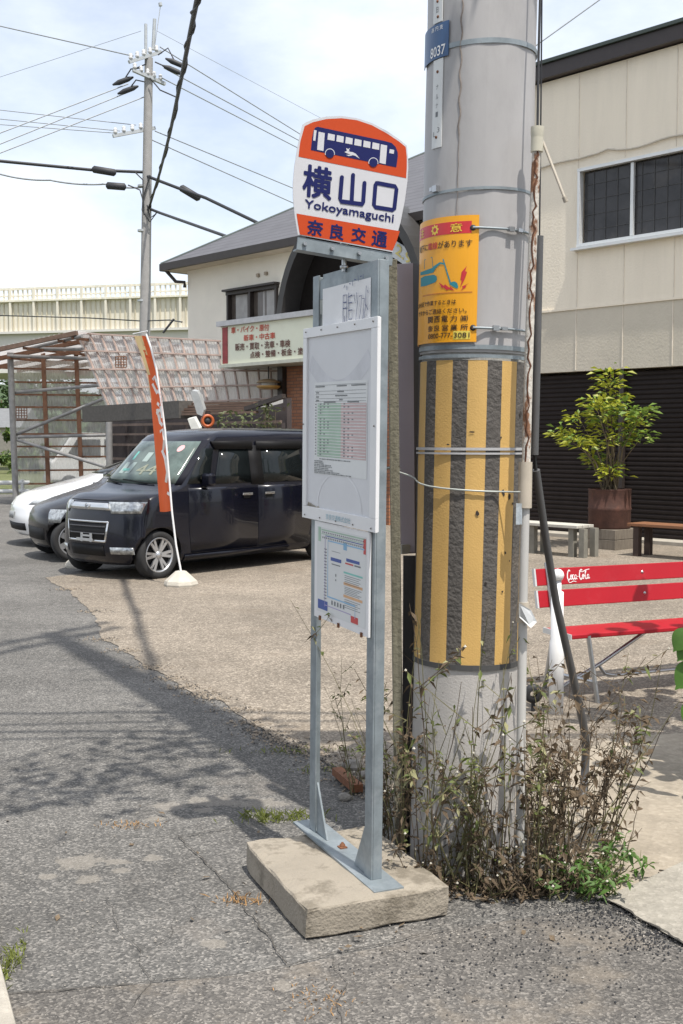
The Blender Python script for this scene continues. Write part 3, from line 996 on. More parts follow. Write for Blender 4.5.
# ---- boards (local: x along the stop, -y towards the viewer, z up)
M_bw = mat('board_white', (0.70, 0.70, 0.71), 0.35, var=0.04, stain=(0.5, 0.47, 0.42), stain_amt=0.35, stain_scale=4, stain_pos=0.6)
M_paper = mat('paper', (0.62, 0.62, 0.63), 0.25, var=0.05, scale=3)
M_plast = mat('clear_sheet_grey', (0.50, 0.51, 0.53), 0.12, var=0.12, scale=2.5, coat=0.4)
M_ink = mat('ink_black', (0.05, 0.05, 0.06), 0.6)
M_blue = mat('ink_blue', (0.05, 0.09, 0.30), 0.5)
M_lblue = mat('print_light_blue', (0.22, 0.42, 0.62), 0.5)
M_green = mat('print_green', (0.33, 0.46, 0.36), 0.5)
M_pink = mat('print_pink', (0.51, 0.37, 0.37), 0.5)
M_orange = mat('print_orange', (0.60, 0.36, 0.20), 0.5)
M_purple = mat('print_purple', (0.36, 0.30, 0.50), 0.5)
M_redp = mat('print_red', (0.50, 0.06, 0.06), 0.5)
M_palegreen = mat('print_pale_line', (0.60, 0.62, 0.61), 0.5)
def flat(mb, x0, x1, z0, z1, y, mi=0):
    mb.poly([(x0, y, z0), (x1, y, z0), (x1, y, z1), (x0, y, z1)], mi)
# header board with a handwritten notice
m = MB(); m.box((0.003, 0.0115, 1.93), (0.44, 0.005, 0.30))
m.build('back_board', M_galv, stop)
m = MB()
nx = 12
vs = []
for i in range(nx + 1):
    for j in range(2):
        x = -0.19 + 0.40 * i / nx
        vs.append(Vector((x, -0.004 + 0.0035 * math.sin(i * 0.8) * (1 - j * .5), 1.78 + 0.245 * j)))
m.add(vs, [(2 * i, 2 * i + 2, 2 * i + 3, 2 * i + 1) for i in range(nx)], 0, True)
pap = m.build('notice_paper', mat('notice_white', (0.72, 0.72, 0.73), 0.5, var=0.05), stop, fix=False)
m = MB()
Nv = Vector((0, -1, 0))
def scr(pts, w=0.0035):
    stroke(m, [Vector((x, -0.0092, z)) for x, z in pts], w, Nv)
hx, hzz = 0.0, 1.90          # handwriting: brush strokes in ink
for pts in ([(0.0, .085), (0.0, -.03)], [(0.0, .085), (.028, .085), (.028, -.02)], [(.0, .06), (.026, .06)], [(.0, .04), (.026, .04)], [(.012, .015), (.012, -.045)],
            [(.045, .09), (.045, .03)], [(.04, .075), (.075, .08)], [(.042, .055), (.074, .055)], [(.045, .03), (.075, .03), (.075, .0), (.046, .0), (.045, .03)], [(.042, -.03), (.078, -.03)],
            [(.09, .08), (.10, .05)], [(.11, .085), (.118, .05), (.10, -.03)], [(.13, .07), (.15, .072), (.145, .03), (.125, -.035)],
            [(.155, .06), (.172, .06), (.165, .01), (.15, -.03)], [(.185, .10), (.18, .03), (.16, -.03)], [(.182, .04), (.20, .02)], [(.195, .085), (.20, .075)],
            [(0.005, .11), (.012, .118)], [(.03, .115), (.03, .10)], [(.05, .12), (.06, .118)], [(.075, .128), (.078, .11)], [(.09, .13), (.105, .128)], [(.12, .14), (.123, .12)], [(.135, .135), (.15, .135)], [(.16, .14), (.16, .125)]):
    scr([(hx + a, hzz + b) for a, b in pts])
m.build('handwriting', mat('ink_navy', (0.06, 0.08, 0.19), 0.6), pap)
# timetable board
tx0, tx1, tz0, tz1 = -0.335, 0.295, 1.192, 1.892
m = MB()
fy = -0.015
m.box(((tx0 + tx1) / 2, fy + 0.0065, (tz0 + tz1) / 2), (tx1 - tx0 - 0.004, 0.006, tz1 - tz0 - 0.004))
for z in (tz0 + 0.0225, tz1 - 0.0175):
    hgt = 0.045 if z < 1.5 else 0.035
    m.box(((tx0 + tx1) / 2, fy, z), (tx1 - tx0, 0.009, hgt))
for x in (tx0 + 0.0175, tx1 - 0.024):
    wd = 0.035 if x < 0 else 0.048
    m.box((x, fy, (tz0 + tz1) / 2 + 0.005), (wd, 0.009, tz1 - tz0 - 0.081))
tb = m.build('timetable_board', M_bw, stop, bevel=0.001)
ix0, ix1, iz0, iz1 = tx0 + 0.035, tx1 - 0.048, tz0 + 0.045, tz1 - 0.035
m = MB(); flat(m, ix0, ix1, iz0, iz1, fy + 0.0032)
m.build('backing_paper', mat('timetable_grey', (0.60, 0.605, 0.625), 0.5, var=0.05, scale=2.5), tb)
# faded shapes on the backing sheet: broad pale bands and an arc at the foot
m = MB()
yb = fy + 0.0027
cxm = (ix0 + ix1) / 2
stroke(m, [Vector((ix0 + 0.02 + (ix1 - ix0 - 0.04) * i / 20, yb, iz1 - 0.09 - 0.10 * math.sin(math.pi * i / 20))) for i in range(21)], 0.06, Nv)
m.build('faded_band', mat('faded_mauve', (0.545, 0.55, 0.58), 0.5), tb)
m = MB()
stroke(m, [Vector((cxm + 0.01 + 0.19 * math.cos(math.pi * i / 24), yb - 0.0003, iz0 + 0.005 + 0.13 * math.sin(math.pi * i / 24))) for i in range(25)], 0.008, Nv)
m.build('faded_outline', mat('faded_white', (0.65, 0.655, 0.68), 0.4), tb)
# the timetable sheet: 0..1 box
sx_0, sx_1, sz_0, sz_1 = ix0 + 0.06, ix1 - 0.035, iz0 + 0.125, iz0 + 0.455
m = MB(); flat(m, sx_0, sx_1, sz_0, sz_1, fy + 0.0022)
sh = m.build('timetable_sheet', mat('sheet_pale', (0.64, 0.65, 0.65), 0.5, var=0.03), tb)
X = lambda a: sx_0 + (sx_1 - sx_0) * a
Zz = lambda b: sz_0 + (sz_1 - sz_0) * b
yg = fy + 0.0017
mg, mp_, mi_, mw_ = MB(), MB(), MB(), MB()
flat(mg, X(.07), X(.53), Zz(.19), Zz(.77), yg)
flat(mp_, X(.53), X(.985), Zz(.19), Zz(.77), yg)
for k in range(18):
    z = .19 + .58 * k / 18
    if k % 1 == 0:
        flat(mw_, X(.075), X(.98), Zz(z + .013), Zz(z + .013 + .0085), yg - 0.0004)
rt = random.Random(3)
for k in range(18):
    z = .19 + .58 * (k + .55) / 18
    flat(mi_, X(.025), X(.05), Zz(z), Zz(z + .011), yg - 0.0007)
    for base in (.12, .58):
        for q in range(rt.choice([1, 1, 2, 2, 3, 3, 0])):
            flat(mi_, X(base + q * .075), X(base + q * .075 + .03), Zz(z), Zz(z + .013), yg - 0.0007)
for z in (.965, .90, .865, .82, .79):
    flat(mi_, X(.02), X(.98), Zz(z), Zz(z + .003), yg - 0.0007)
for a, b, z in ((.03, .2, .945), (.45, .62, .945), (.72, .97, .945), (.04, .1, .88), (.46, .58, .885), (.42, .64, .842), (.04, .1, .835), (.5, .56, .80), (.04, .1, .795), (.2, .42, .775), (.65, .85, .775)):
    x = a
    while x < b:
        flat(mi_, X(x), X(x + .014), Zz(z), Zz(z + .014), yg - 0.0007); x += .021
for z, b in ((.16, .7), (.135, .16), (.115, .2), (.095, .34), (.078, .36), (.058, .3), (.04, .38), (.022, .5), (.006, .72)):
    x = .015 if z < .16 else .12
    while x < b:
        flat(mi_, X(x), X(x + rt.uniform(.008, .02)), Zz(z), Zz(z + .011), yg - 0.0007); x += .024
mg.build('weekday_column', M_green, sh); mp_.build('holiday_column', M_pink, sh); mw_.build('row_lines', M_palegreen, sh); mi_.build('print', mat('print_grey', (0.16, 0.17, 0.18), 0.6), sh)
# the acrylic cover is gone at this size; operator line along the bottom rail
m = MB()
put_text(m, '奈良交通株式会社', lambda u, v: Vector((cxm - 0.08 + 0.21 * u, fy - 0.0068, tz0 + 0.012 + 0.02 * v)), 0.0)
m.build('operator_name', mat('print_teal', (0.25, 0.42, 0.5), 0.5), tb)
m = MB()      # dirt gathered along the lower edge
rd = random.Random(12)
for _ in range(16):
    x = ix0 + (ix1 - ix0) * abs(rd.gauss(0, .12)) if rd.random() < .8 else rd.uniform(ix0, ix1)
    x = min(ix1 - 0.01, x)
    h = rd.uniform(.004, .008) + 0.012 * max(0, 1 - (x - ix0) / .08)
    pw = rd.uniform(.005, .012)
    m.poly([(x - pw, fy + 0.0013, iz0), (x + pw, fy + 0.0013, iz0), (x + pw * .3, fy + 0.0013, iz0 + h), (x - pw * .4, fy + 0.0013, iz0 + h * .8)])
m.build('grime', mat('grime_tan', (0.40, 0.36, 0.30), 0.9, var=0.3, scale=30), tb)
m = MB()
for i in range(5):
    for z in (tz0 + 0.012, tz1 - 0.014):
        m.lathe([(0.0035, 0), (0.003, 0.002), (0, 0.002)], 6, Matrix.Translation((tx0 + 0.03 + (tx1 - tx0 - 0.06) * i / 4, fy - 0.0062, z)) @ Matrix.Rotation(R(90), 4, 'X'))
for z in (1.54,):
    for x in (tx0 + 0.012, tx1 - 0.015):
        m.lathe([(0.0035, 0), (0.003, 0.002), (0, 0.002)], 6, Matrix.Translation((x, fy - 0.0062, z)) @ Matrix.Rotation(R(90), 4, 'X'))
m.build('screws', mat('screw_grey', (0.15, 0.14, 0.13), 0.5), tb)
# route map board
qx0, qx1, qz0, qz1 = -0.225, 0.240, 0.835, 1.188
m = MB(); m.box(((qx0 + qx1) / 2, -0.010, (qz0 + qz1) / 2), (qx1 - qx0, 0.008, qz1 - qz0))
rm = m.build('route_map_board', M_bw, stop, bevel=0.001)
yq = -0.0146
m = MB(); flat(m, qx0 + 0.025, qx1 - 0.022, qz0 + 0.025, qz1 - 0.018, yq)
rp = m.build('map_sheet', mat('map_pale', (0.62, 0.63, 0.63), 0.5, var=0.03), rm)
A = lambda a: qx0 + 0.025 + (qx1 - qx0 - 0.047) * a
B = lambda b: qz0 + 0.025 + (qz1 - qz0 - 0.043) * (1 - b)
y1 = yq - 0.0005
def mm_(name, m_, rects=(), lines=()):
    mb = MB()
    for a0, b0, a1, b1 in rects: flat(mb, A(a0), A(a1), B(b1), B(b0), y1)
    for pts, wd in lines: stroke(mb, [Vector((A(a), y1 - 0.0003, B(b))) for a, b in pts], wd, Nv)
    mb.build(name, m_, rp)
mm_('green_print', M_green, [(.03, .0, .085, .17), (.1, .02, .98, .035), (.1, .07, .97, .078)], [])
mm_('red_print', M_redp, [(.95, .02, .995, .19), (.72, .91, .86, .985), (.6, .335, .76, .352)])
mm_('blue_print', M_blue, [(.03, .855, .24, .965), (.30, .32, .52, .36), (.62, .285, .88, .32)], [([(.19, .09), (.95, .09)], .003)])
mm_('light_blue_print', M_lblue, [(.56, .12, .63, .2)], [([(.24, .8), (.24, .14), (.97, .14)], .0045), ([(.24, .79), (.80, .79), (.80, .93)], .0045)])
mm_('purple_print', M_purple, [], [([(.18, .92), (.18, .09)], .003), ([(.18, .9), (.72, .9), (.72, .93)], .003)])
mm_('orange_print', M_orange, [(.57, .56, .94, .59), (.57, .70, .94, .73)])
mm_('teal_print', mat('print_teal2', (0.2, 0.5, 0.45), 0.5), [(.57, .44, .94, .46)])
rects = []
for i in range(22):
    a = .12 + .85 * i / 22
    rects += [(a, .045, a + .02, .062), (a, .105, a + .02, .125)]
for i in range(17):
    b = .24 + .036 * i
    rects += [(.16, b, .215, b + .012)]
for i in range(5):
    rects += [(.32 + .06 * i, .82, .35 + .06 * i, .87), (.59, .48 + .022 * i, .9 - .03 * (i % 2), .486 + .022 * i), (.59, .61 + .018 * i, .92 - .04 * (i % 3), .616 + .018 * i), (.59, .75 + .022 * i, .9 - .05 * (i % 2), .756 + .022 * i)]
rects += [(.32, .39, .5, .402), (.4, .5, .42, .53), (.4, .56, .42, .58), (.78, .335, .9, .352), (.32, .245, .5, .25)]
mm_('fine_print', mat('print_grey', (0.16, 0.17, 0.18), 0.6), rects)
m = MB()
for x in (qx0 + .06, 0.0, qx1 - .05):
    m.box((x, -0.0165, qz0 + 0.002), (0.012, 0.005, 0.016))
m.build('clip', M_rust, rm)

# ---- round-topped bus stop plate above the frame
pin = onplane(346, 262, so + Vector((0, 0, 0)), BN)
YAW = R(20)
PXv = Vector((math.cos(YAW), math.sin(YAW), 0)); PN = Vector((math.sin(YAW), -math.cos(YAW), 0))
PO = Vector((pin.x, pin.y, 2.4)) + PN * 0.02
plate = thing('stop_name_plate', 'orange and white bus stop plate with blue bus on a steel bracket', 'sign', Vector((pin.x, pin.y, 2.225)))
def Z4(x, y): return 280 + x / 4.553, 100 + y / 4.553
def pp(x, y, off=0.0):
    a, b = Z4(x, y)
    return onplane(a, b, PO, PN) + PN * off
def rounded(pts, n=4):
    """Catmull-Rom through the traced points"""
    out = []
    k = len(pts)
    for i in range(k):
        p0, p1, p2, p3 = (Vector(pts[(i + j - 1) % k]) for j in range(4))
        for s in range(n):
            t = s / n
            out.append(0.5 * ((2 * p1) + (p2 - p0) * t + (2 * p0 - 5 * p1 + 4 * p2 - p3) * t * t + (3 * p1 - p0 - 3 * p2 + p3) * t ** 3))
    return out
outline_top = [(103, 112), (118, 101), (150, 88), (210, 75), (280, 72), (350, 82), (420, 105), (490, 143), (545, 180), (578, 208)]
outline_r = [(583, 260), (584, 310), (580, 370), (568, 460), (548, 560), (512, 692)]
outline_l = [(82, 613), (68, 530), (60, 450), (59, 380), (66, 300), (79, 220), (92, 155)]
m = MB()
m.prism([pp(x, y) for x, y in outline_top + outline_r + outline_l], -PN * 0.004)
body = m.build('plate', [mat('plate_white', (0.52, 0.52, 0.545), 0.35, var=0.03)], plate, world=True)
M_por = mat('plate_orange', (0.47, 0.055, 0.010), 0.5, spec=.25, var=0.05)
M_pbl = mat('plate_blue', (0.006, 0.010, 0.085), 0.5, spec=.25, var=0.05)
m = MB()
m.poly([pp(x, y, .0007) for x, y in [(112, 119), (150, 101), (210, 87), (280, 83), (350, 92), (418, 115), (486, 152), (540, 188), (572, 214), (577, 260), (577, 310), (574, 356), (84, 258), (92, 190)]])
m.poly([pp(x, y, .0007) for x, y in [(75, 517), (545, 597), (530, 645), (512, 686), (90, 612), (81, 560)]])
m.build('orange_field', M_por, body, world=True)
m = MB()
m.poly([pp(x, y, .0014) for x, y in [(170, 122), (480, 188), (508, 196), (526, 214), (535, 238), (536, 256), (529, 307), (140, 228), (146, 170), (152, 140), (160, 126)]])
for cx, cy in ((226, 245), (424, 286)):
    m.poly([pp(cx + 19 * math.cos(t * math.pi / 12), cy + 20 * math.sin(t * math.pi / 12), .0028) for t in range(24)])
m.build('bus_picture', M_pbl, body, world=True)
m = MB()
wq = lambda pts, o=.0021: m.poly([pp(x, y, o) for x, y in pts])
wq([(154, 137), (166, 139), (160, 187), (150, 185)]); wq([(175, 145), (203, 151), (197, 233), (168, 227)])
for i in range(6):
    dx, dy = i * 40.6, i * 8.2
    wq([(218 + dx, 152 + dy), (249 + dx, 159 + dy), (247 + dx, 187 + dy), (215 + dx, 181 + dy)])
wq([(458, 202), (487, 208), (480, 293), (452, 287)]); wq([(499, 224), (519, 228), (517, 246), (496, 242)])
for cx, cy in ((226, 245), (424, 286)):
    stroke(m, [pp(cx + 21 * math.cos(R(a)), cy + 22 * math.sin(R(a)), .0024) for a in range(165, 380, 10)], 0.0025, PN)
# leaping deer
wq([(292, 238), (304, 232), (312, 236), (330, 238), (345, 246), (362, 268), (340, 254), (322, 250), (306, 244)])
wq([(304, 233), (300, 219), (310, 224), (318, 218), (313, 227), (316, 236)])
wq([(322, 250), (330, 253), (312, 256), (300, 250), (312, 250)])
m.build('white_picture', body.data.materials[0], body, world=True)
m = MB()
def ptext(s, tl, tr, bl, bold):
    put_text(m, s, quad_fn(pp(*tl, .0014), pp(*tr, .0014), pp(*bl, .0014)), bold)
ptext('横', (106, 288), (240, 312), (99, 438), 0.028)
def bstroke(pts, w, closed=False):
    stroke(m, [pp(x, y, .0014 + .0003 * (len(m.f) % 3)) for x, y in pts], w, PN, 0, closed)
for pts in ([(332, 342), (325, 475)], [(281, 352), (273, 450), (277, 462), (375, 475), (378, 465), (384, 378)]):
    bstroke(pts, 0.0145)
    for x, y in (pts[0], pts[-1]) if len(pts) > 2 else (pts[0],):
        m.poly([pp(x + 9 * math.cos(t * math.pi / 8), y + 9 * math.sin(t * math.pi / 8), .0022) for t in range(16)])
bstroke([(446, 379), (440, 378), (434, 388), (427, 478), (433, 488), (513, 501), (520, 495), (530, 405), (525, 394)], 0.0145, True)
ptext('Yokoyamaguchi', (113, 451), (519, 520), (109, 503), 0.03)
ptext('奈', (126, 541), (199, 553), (120, 612), 0.03)
ptext('良', (230, 560), (294, 571), (224, 631), 0.03)
ptext('交', (328, 576), (394, 587), (322, 643), 0.03)
ptext('通', (421, 591), (491, 603), (414, 663), 0.03)
m.build('lettering', M_pbl, body, world=True)
m = MB()      # bracket: steel angle along the foot of the plate
b0, b1 = onplane(299, 243, PO, PN), onplane(392, 259, PO, PN)
dv = (b1 - b0).normalized()
m.bar(b0 - PN * .007 - dv * .004, b1 - PN * .007 + dv * .004, 0.006, 0.042, Vector((0, 0, 1)))
m.bar(b0 - PN * .03 - dv * .004 + Vector((0, 0, -.019)), b1 - PN * .03 + dv * .004 + Vector((0, 0, -.019)), 0.045, 0.005, Vector((0, 0, 1)))
m.build('bracket', M_galv, plate, world=True)
for t in (.06, .35, .64, .94):
    m = MB()
    p = b0.lerp(b1, t)
    m.tube([p - PN * .003, p + PN * .008], [0.008, 0.0065], 6)
    m.build('bolt', M_steel, plate, world=True)
m = MB()
m.tube([Vector((pin.x, pin.y, 2.15)) - PN * 0.02 + Vector((0, 0, .03)), Vector((pin.x, pin.y, 2.30)) - PN * .02], 0.008, 8)
for z in (2.19, 2.272):
    m.lathe([(0.0, 0), (.014, 0), (.014, .01), (0, .01)], 6, Matrix.Translation(Vector((pin.x, pin.y, z)) - PN * .02))
m.build('clamp_bolt', M_steel, plate, world=True)

# ------------------------------------------------------------------ big concrete utility pole, wrapped, with stripes
PB = Vector((0.462, 4.335, 0))
LEAN = R(1.0)
LT = math.tan(LEAN)
pole = thing('utility_pole', 'thick grey utility pole with yellow and black striped wrap beside the bus stop', 'utility pole', PB, 0, rot=(0, LEAN, 0))
PR = 0.198
def cylpt(px, py, r):
    """where the sight line meets a cylinder of radius r round the pole"""
    d = ray(px, py)
    z = 1.6
    for _ in range(5):
        c = Vector((PB.x + LT * z, PB.y, 0))
        o = Vector((-c.x, -c.y))
        dd = Vector((d.x, d.y))
        a, b, cc = dd.dot(dd), 2 * o.dot(dd), o.dot(o) - r * r
        disc = max(0.0, b * b - 4 * a * cc)
        t = (-b - math.sqrt(disc)) / (2 * a)
        p = CO + d * t
        z = p.z
    return math.atan2(p.x - PB.x - LT * z, -(p.y - PB.y)), z      # angle, height
def cyl(phi, z, r):
    return Vector((r * math.sin(phi), -r * math.cos(phi), z))
def sleeve(mb, r, z0, z1, a0=0, a1=360, n=64, m=6, wob=0.0, mif=None, seed=0, smooth=True):
    vs, fs = [], []
    for j in range(m + 1):
        for i in range(n + 1):
            a = R(a0 + (a1 - a0) * i / n)
            z = z0 + (z1 - z0) * j / m
            rr = r + wob * noise.noise(Vector((math.sin(a) * 3, math.cos(a) * 3, z * 2.2 + seed)))
            vs.append(cyl(a, z, rr))
    base = len(mb.v)
    for j in range(m):
        for i in range(n):
            mb.add([], [], 0)
            mb.f.append((base + j * (n + 1) + i, base + j * (n + 1) + i + 1, base + (j + 1) * (n + 1) + i + 1, base + (j + 1) * (n + 1) + i))
            mb.m.append(mif(i) if mif else 0); mb.s.append(smooth)
    mb.v += vs
zy = lambda y: cylpt(474, y, PR)[1]
zS0, zS1 = zy(669), zy(360)
M_poleconc = mat('pole_concrete', (0.42, 0.41, 0.39), 0.85, var=0.12, scale=8, bump=0.25, bscale=120)
M_wrap = mat('grey_wrap', (0.37, 0.36, 0.36), 0.5, var=0.10, scale=3.0, stretch=(1, 1, .35), bump=0.12, bscale=10, stain=(0.24, 0.235, 0.235), stain_amt=0.5, stain_scale=2.2, stain_pos=0.5)
M_wrap2 = mat('lower_wrap', (0.43, 0.41, 0.39), 0.7, var=0.10, scale=4, bump=0.2, bscale=160, stain=(0.27, 0.25, 0.22), stain_amt=0.6, stain_scale=3, stretch=(1, 1, .4), stain_pos=0.52)
M_yel = mat('stripe_yellow', (0.54, 0.34, 0.11), 0.55, var=0.10, scale=6, stretch=(1, 1, .4), bump=0.15, bscale=160, stain=(0.26, 0.12, 0.05), stain_amt=0.7, stain_scale=2.6, stain_pos=0.62)
M_blk = mat('stripe_black', (0.086, 0.078, 0.071), 0.8, var=0.28, scale=22, bump=0.7, bscale=70, stain=(0.16, 0.13, 0.10), stain_amt=0.5, stain_scale=5)
m = MB()
m.tube([(0, 0, -0.05), (0, 0, 3.4), (0, 0, 8), (0, 0, 13.4)], [0.196, 0.193, 0.145, 0.095], 40)
m.build('shaft', M_poleconc, pole)
m = MB(); sleeve(m, PR + 0.002, zy(352), 3.75, wob=0.004, m=30, n=72)
m.build('grey_wrapping', M_wrap, pole, fix=False)
m = MB()      # seam of the wrapping
pts = []
for i in range(40):
    y = 0 + 215 * i / 39
    a, z = cylpt(462.5 - 5.5 * i / 39 + 1.0 * math.sin(i * 1.3) * (1 if i < 24 else .3), y, PR + .003)
    pts.append(cyl(a, z, PR + .0045))
m.tube(pts, [0.0028 if i < 25 else .0012 for i in range(40)], 5)
m.build('wrap_seam', mat('seam_brown', (0.20, 0.17, 0.15), 0.8, var=0.5, scale=30), pole)
# striped wrap: ten yellow and ten black bands
yc = []
off = -6.3 + 4.8
m = MB()
n = 180
def stripe(i):
    a = (i + .5) * 2.0
    d = (a - off + 18) % 36 - 18
    return 0 if abs(d) < 9.6 else 1
sleeve(m, PR + 0.004, zS0, zS1, n=n, m=14, wob=0.0025, mif=stripe, seed=4)
m.build('striped_wrap', [M_yel, M_blk], pole, fix=False)
m = MB(); sleeve(m, PR + 0.001, 0.0, zS0 + 0.01, wob=0.002, m=10, seed=9)
m.build('lower_wrapping', M_wrap2, pole, fix=False)
# scuffs on the stripes
m = MB()
for (x, y, w, h) in ((502, 492, 4, 8), (508, 496, 4, 8), (477, 513, 4.5, 7), (504, 552, 2.5, 4), (485, 583, 4, 4), (472, 432, 7, 2), (519, 413, 5, 8), (501, 591, 3, 3), (449, 445, 4, 2), (500, 437, 2, 3), (508, 560, 1.6, 3), (511, 503, 2, 4), (493, 540, 2, 3), (500, 395, 1.5, 3)):
    a, z = cylpt(x, y, PR)
    ps = []
    for k in range(12):
        t = 2 * math.pi * k / 12
        r = 0.75 + .5 * noise.noise(Vector((math.cos(t) + x, math.sin(t), y)))
        ps.append(cyl(a + w / 2 / 53 * r * math.cos(t), z + h / 2 / 270 * r * math.sin(t), PR + .0078))
    m.poly(ps)
m.build('scuff', mat('scuff_dark', (0.03, 0.022, 0.018), 0.8, var=.5, scale=20), pole)
def ring(y, wd, r, name, mm=None, tilt=0.0):
    m = MB()
    z = zy(y)
    n = 64
    vs = []
    for i in range(n):
        a = 2 * math.pi * i / n
        dz = tilt * math.sin(a)
        for dr, zz in ((0, -wd / 2), (0.0025, -wd / 2), (0.0025, wd / 2), (0, wd / 2)):
            vs.append(cyl(a, z + dz + zz, r + dr))
    fs = [(4 * i + k, 4 * ((i + 1) % n) + k, 4 * ((i + 1) % n) + (k + 1) % 4, 4 * i + (k + 1) % 4) for i in range(n) for k in range(4)]
    m.add(vs, fs)
    return m.build(name, mm or M_galv, pole)
ring(41, 0.018, PR + .004, 'steel_band', None, .01)
ring(188, 0.010, PR + .004, 'steel_band', None, .008)
ring(347, 0.016, PR + .005, 'steel_band')
ring(356, 0.012, PR + .005, 'steel_band')
M_band = mat('band_pale', (0.40, 0.40, 0.41), 0.5, var=.1)
ring(449, 0.010, PR + .0075, 'strap', M_band, .003)
ring(453.5, 0.007, PR + .0075, 'strap', M_band, .003)
ring(668, 0.02, PR + .0045, 'bottom_band', mat('band_dark', (0.06, 0.06, 0.06), 0.7))
m = MB()      # buckle on the upper band
a, z = cylpt(438, 190, PR)
for da, sz in ((0, .022), (-.09, .014)):
    p = cyl(a + da, z, PR + .012)
    m.box(p, (.022 + da * .08, .016, sz), Matrix.Rotation(-(a + da), 3, 'Z').inverted())
m.build('buckle', M_steel, pole)
m = MB()      # climbing bolts and gear out of the top of the picture
for i in range(16):
    a = R(100 if i % 2 else -80)
    z = 4.2 + i * .45
    m.tube([cyl(a, z, .17), cyl(a, z, .34)], .011, 6)
m.build('step_bolts', M_galv, pole)
for z, L, rot in ((12.9, 1.6, 60), (12.2, 1.6, 60)):
    m = MB()
    c, s = math.cos(R(rot)), math.sin(R(rot))
    m.bar((-L / 2 * c - .16 * s, -L / 2 * s + .16 * c, z), (L / 2 * c - .16 * s, L / 2 * s + .16 * c, z), .075, .075)
    for t in (-.45, -.2, .2, .45):
        m.lathe([(.05, 0), (.06, .08), (.035, .1), (.06, .14), (.03, .2), (0, .2)], 10, Matrix.Translation((L * t * c - .16 * s, L * t * s + .16 * c, z + .037)))
    m.build('crossarm', M_galv, pole)
# street cables with closures on the upper pole; their shade falls on the asphalt
for k_, (z, dy, sl) in enumerate(((5.35, -.24, .05), (5.75, -.26, -.03), (6.3, -.24, .08), (6.9, -.24, .0))):
    m = MB()
    for sgn in (-1, 1):
        n = 26; pts = []
        for i in range(n + 1):
            t = i / n
            pts.append(Vector((sgn * 9 * t, dy - .02 + sgn * sl * 9 * t * .5, z - .9 * t * (1 - t) * (.6 + .2 * k_) + .05 * math.sin(i * .9 + k_) * (t > .05))))
        m.tube(pts, .016 + .006 * (k_ % 2), 6)
    m.build('street_cable', M_cable, pole)
for k_, (x, dy, z, L) in enumerate(((.75, -.34, 5.6, .6),)):
    m = MB()
    m.tube([(x - L / 2, dy, z), (x - L / 2 + .08, dy, z), (x + L / 2 - .08, dy, z), (x + L / 2, dy, z)], [.04, .11, .11, .04], 10)
    m.build('cable_closure', M_cable, pole)
# ---- plates on the pole
def pole_plate(name, label, cat, corners, r, m_, n=10, th=0.003):
    """corners: (x0, y0, x1, y1) in the picture, bent round the pole"""
    x0, y0, x1, y1 = corners
    a0, z1 = cylpt(x0, y0, r); a1, _ = cylpt(x1, y0, r); _, z0 = cylpt(x1, y1, r)
    T = thing(name, label, cat, PB + Vector((LT * z0, 0, z0)), 0, rot=(0, LEAN, 0))
    return T, a0, a1, z0, z1
def bent(mb, a0, a1, z0, z1, r, th=0.003, n=14, mi=0, sh=0.0):
    vs = []
    for i in range(n + 1):
        a = a0 + (a1 - a0) * i / n
        for rr, z in ((r, z0), (r + th, z0), (r + th, z1), (r, z1)):
            vs.append(cyl(a, z - sh, rr))
    fs = [(4 * i + k, 4 * i + 4 + k, 4 * i + 4 + (k + 1) % 4, 4 * i + (k + 1) % 4) for i in range(n) for k in range(4)]
    fs += [(0, 1, 2, 3), (4 * n + 3, 4 * n + 2, 4 * n + 1, 4 * n)]
    mb.add(vs, fs, mi)
M_plw = mat('enamel_white', (0.62, 0.63, 0.62), 0.35, var=.05, stain=(0.35, 0.3, 0.25), stain_amt=.5, stain_scale=9, stain_pos=.6)
# long white plate
T, a0, a1, z0, z1 = pole_plate('pole_tag', 'long white vertical tag with small grey characters, below the blue band', 'plate', (429, 66, 443.5, 147), PR + .004, M_plw)
a0 = a1 - .26
m = MB(); bent(m, a0, a1, z0, z1, PR + .004, sh=z0); pt_ = m.build('plate', M_plw, T)
m = MB()
def tagtext(mb, s, a_0, a_1, za, zb, r, bold=0.0):
    put_text(mb, s, lambda u, v: cyl(a_0 + (a_1 - a_0) * u, za + (zb - za) * v - z0, r), bold)
am = (a0 + a1) / 2
dz = z1 - z0
for s, f, q in (('ナ', .66, 0), ('ル', .55, 0), ('ナ', .45, 0), ('1', .35, 0), ('3', .17, .05), ('L', .13, -.05)):
    tagtext(m, s, am + q - .03, am + q + .03, z0 + dz * f, z0 + dz * f + .018, PR + .0078)
m.build('lettering', mat('print_grey', (0.16, 0.17, 0.18), 0.6), pt_)
m = MB()
for f in (.12, .86):
    m.lathe([(.006, 0), (.004, .004), (0, .004)], 8, Matrix.Translation(cyl(am, dz * f, PR + .0065)) @ Matrix.Rotation(am, 4, 'Z') @ Matrix.Rotation(R(90), 4, 'X'))
m.build('screws', M_rust, pt_)
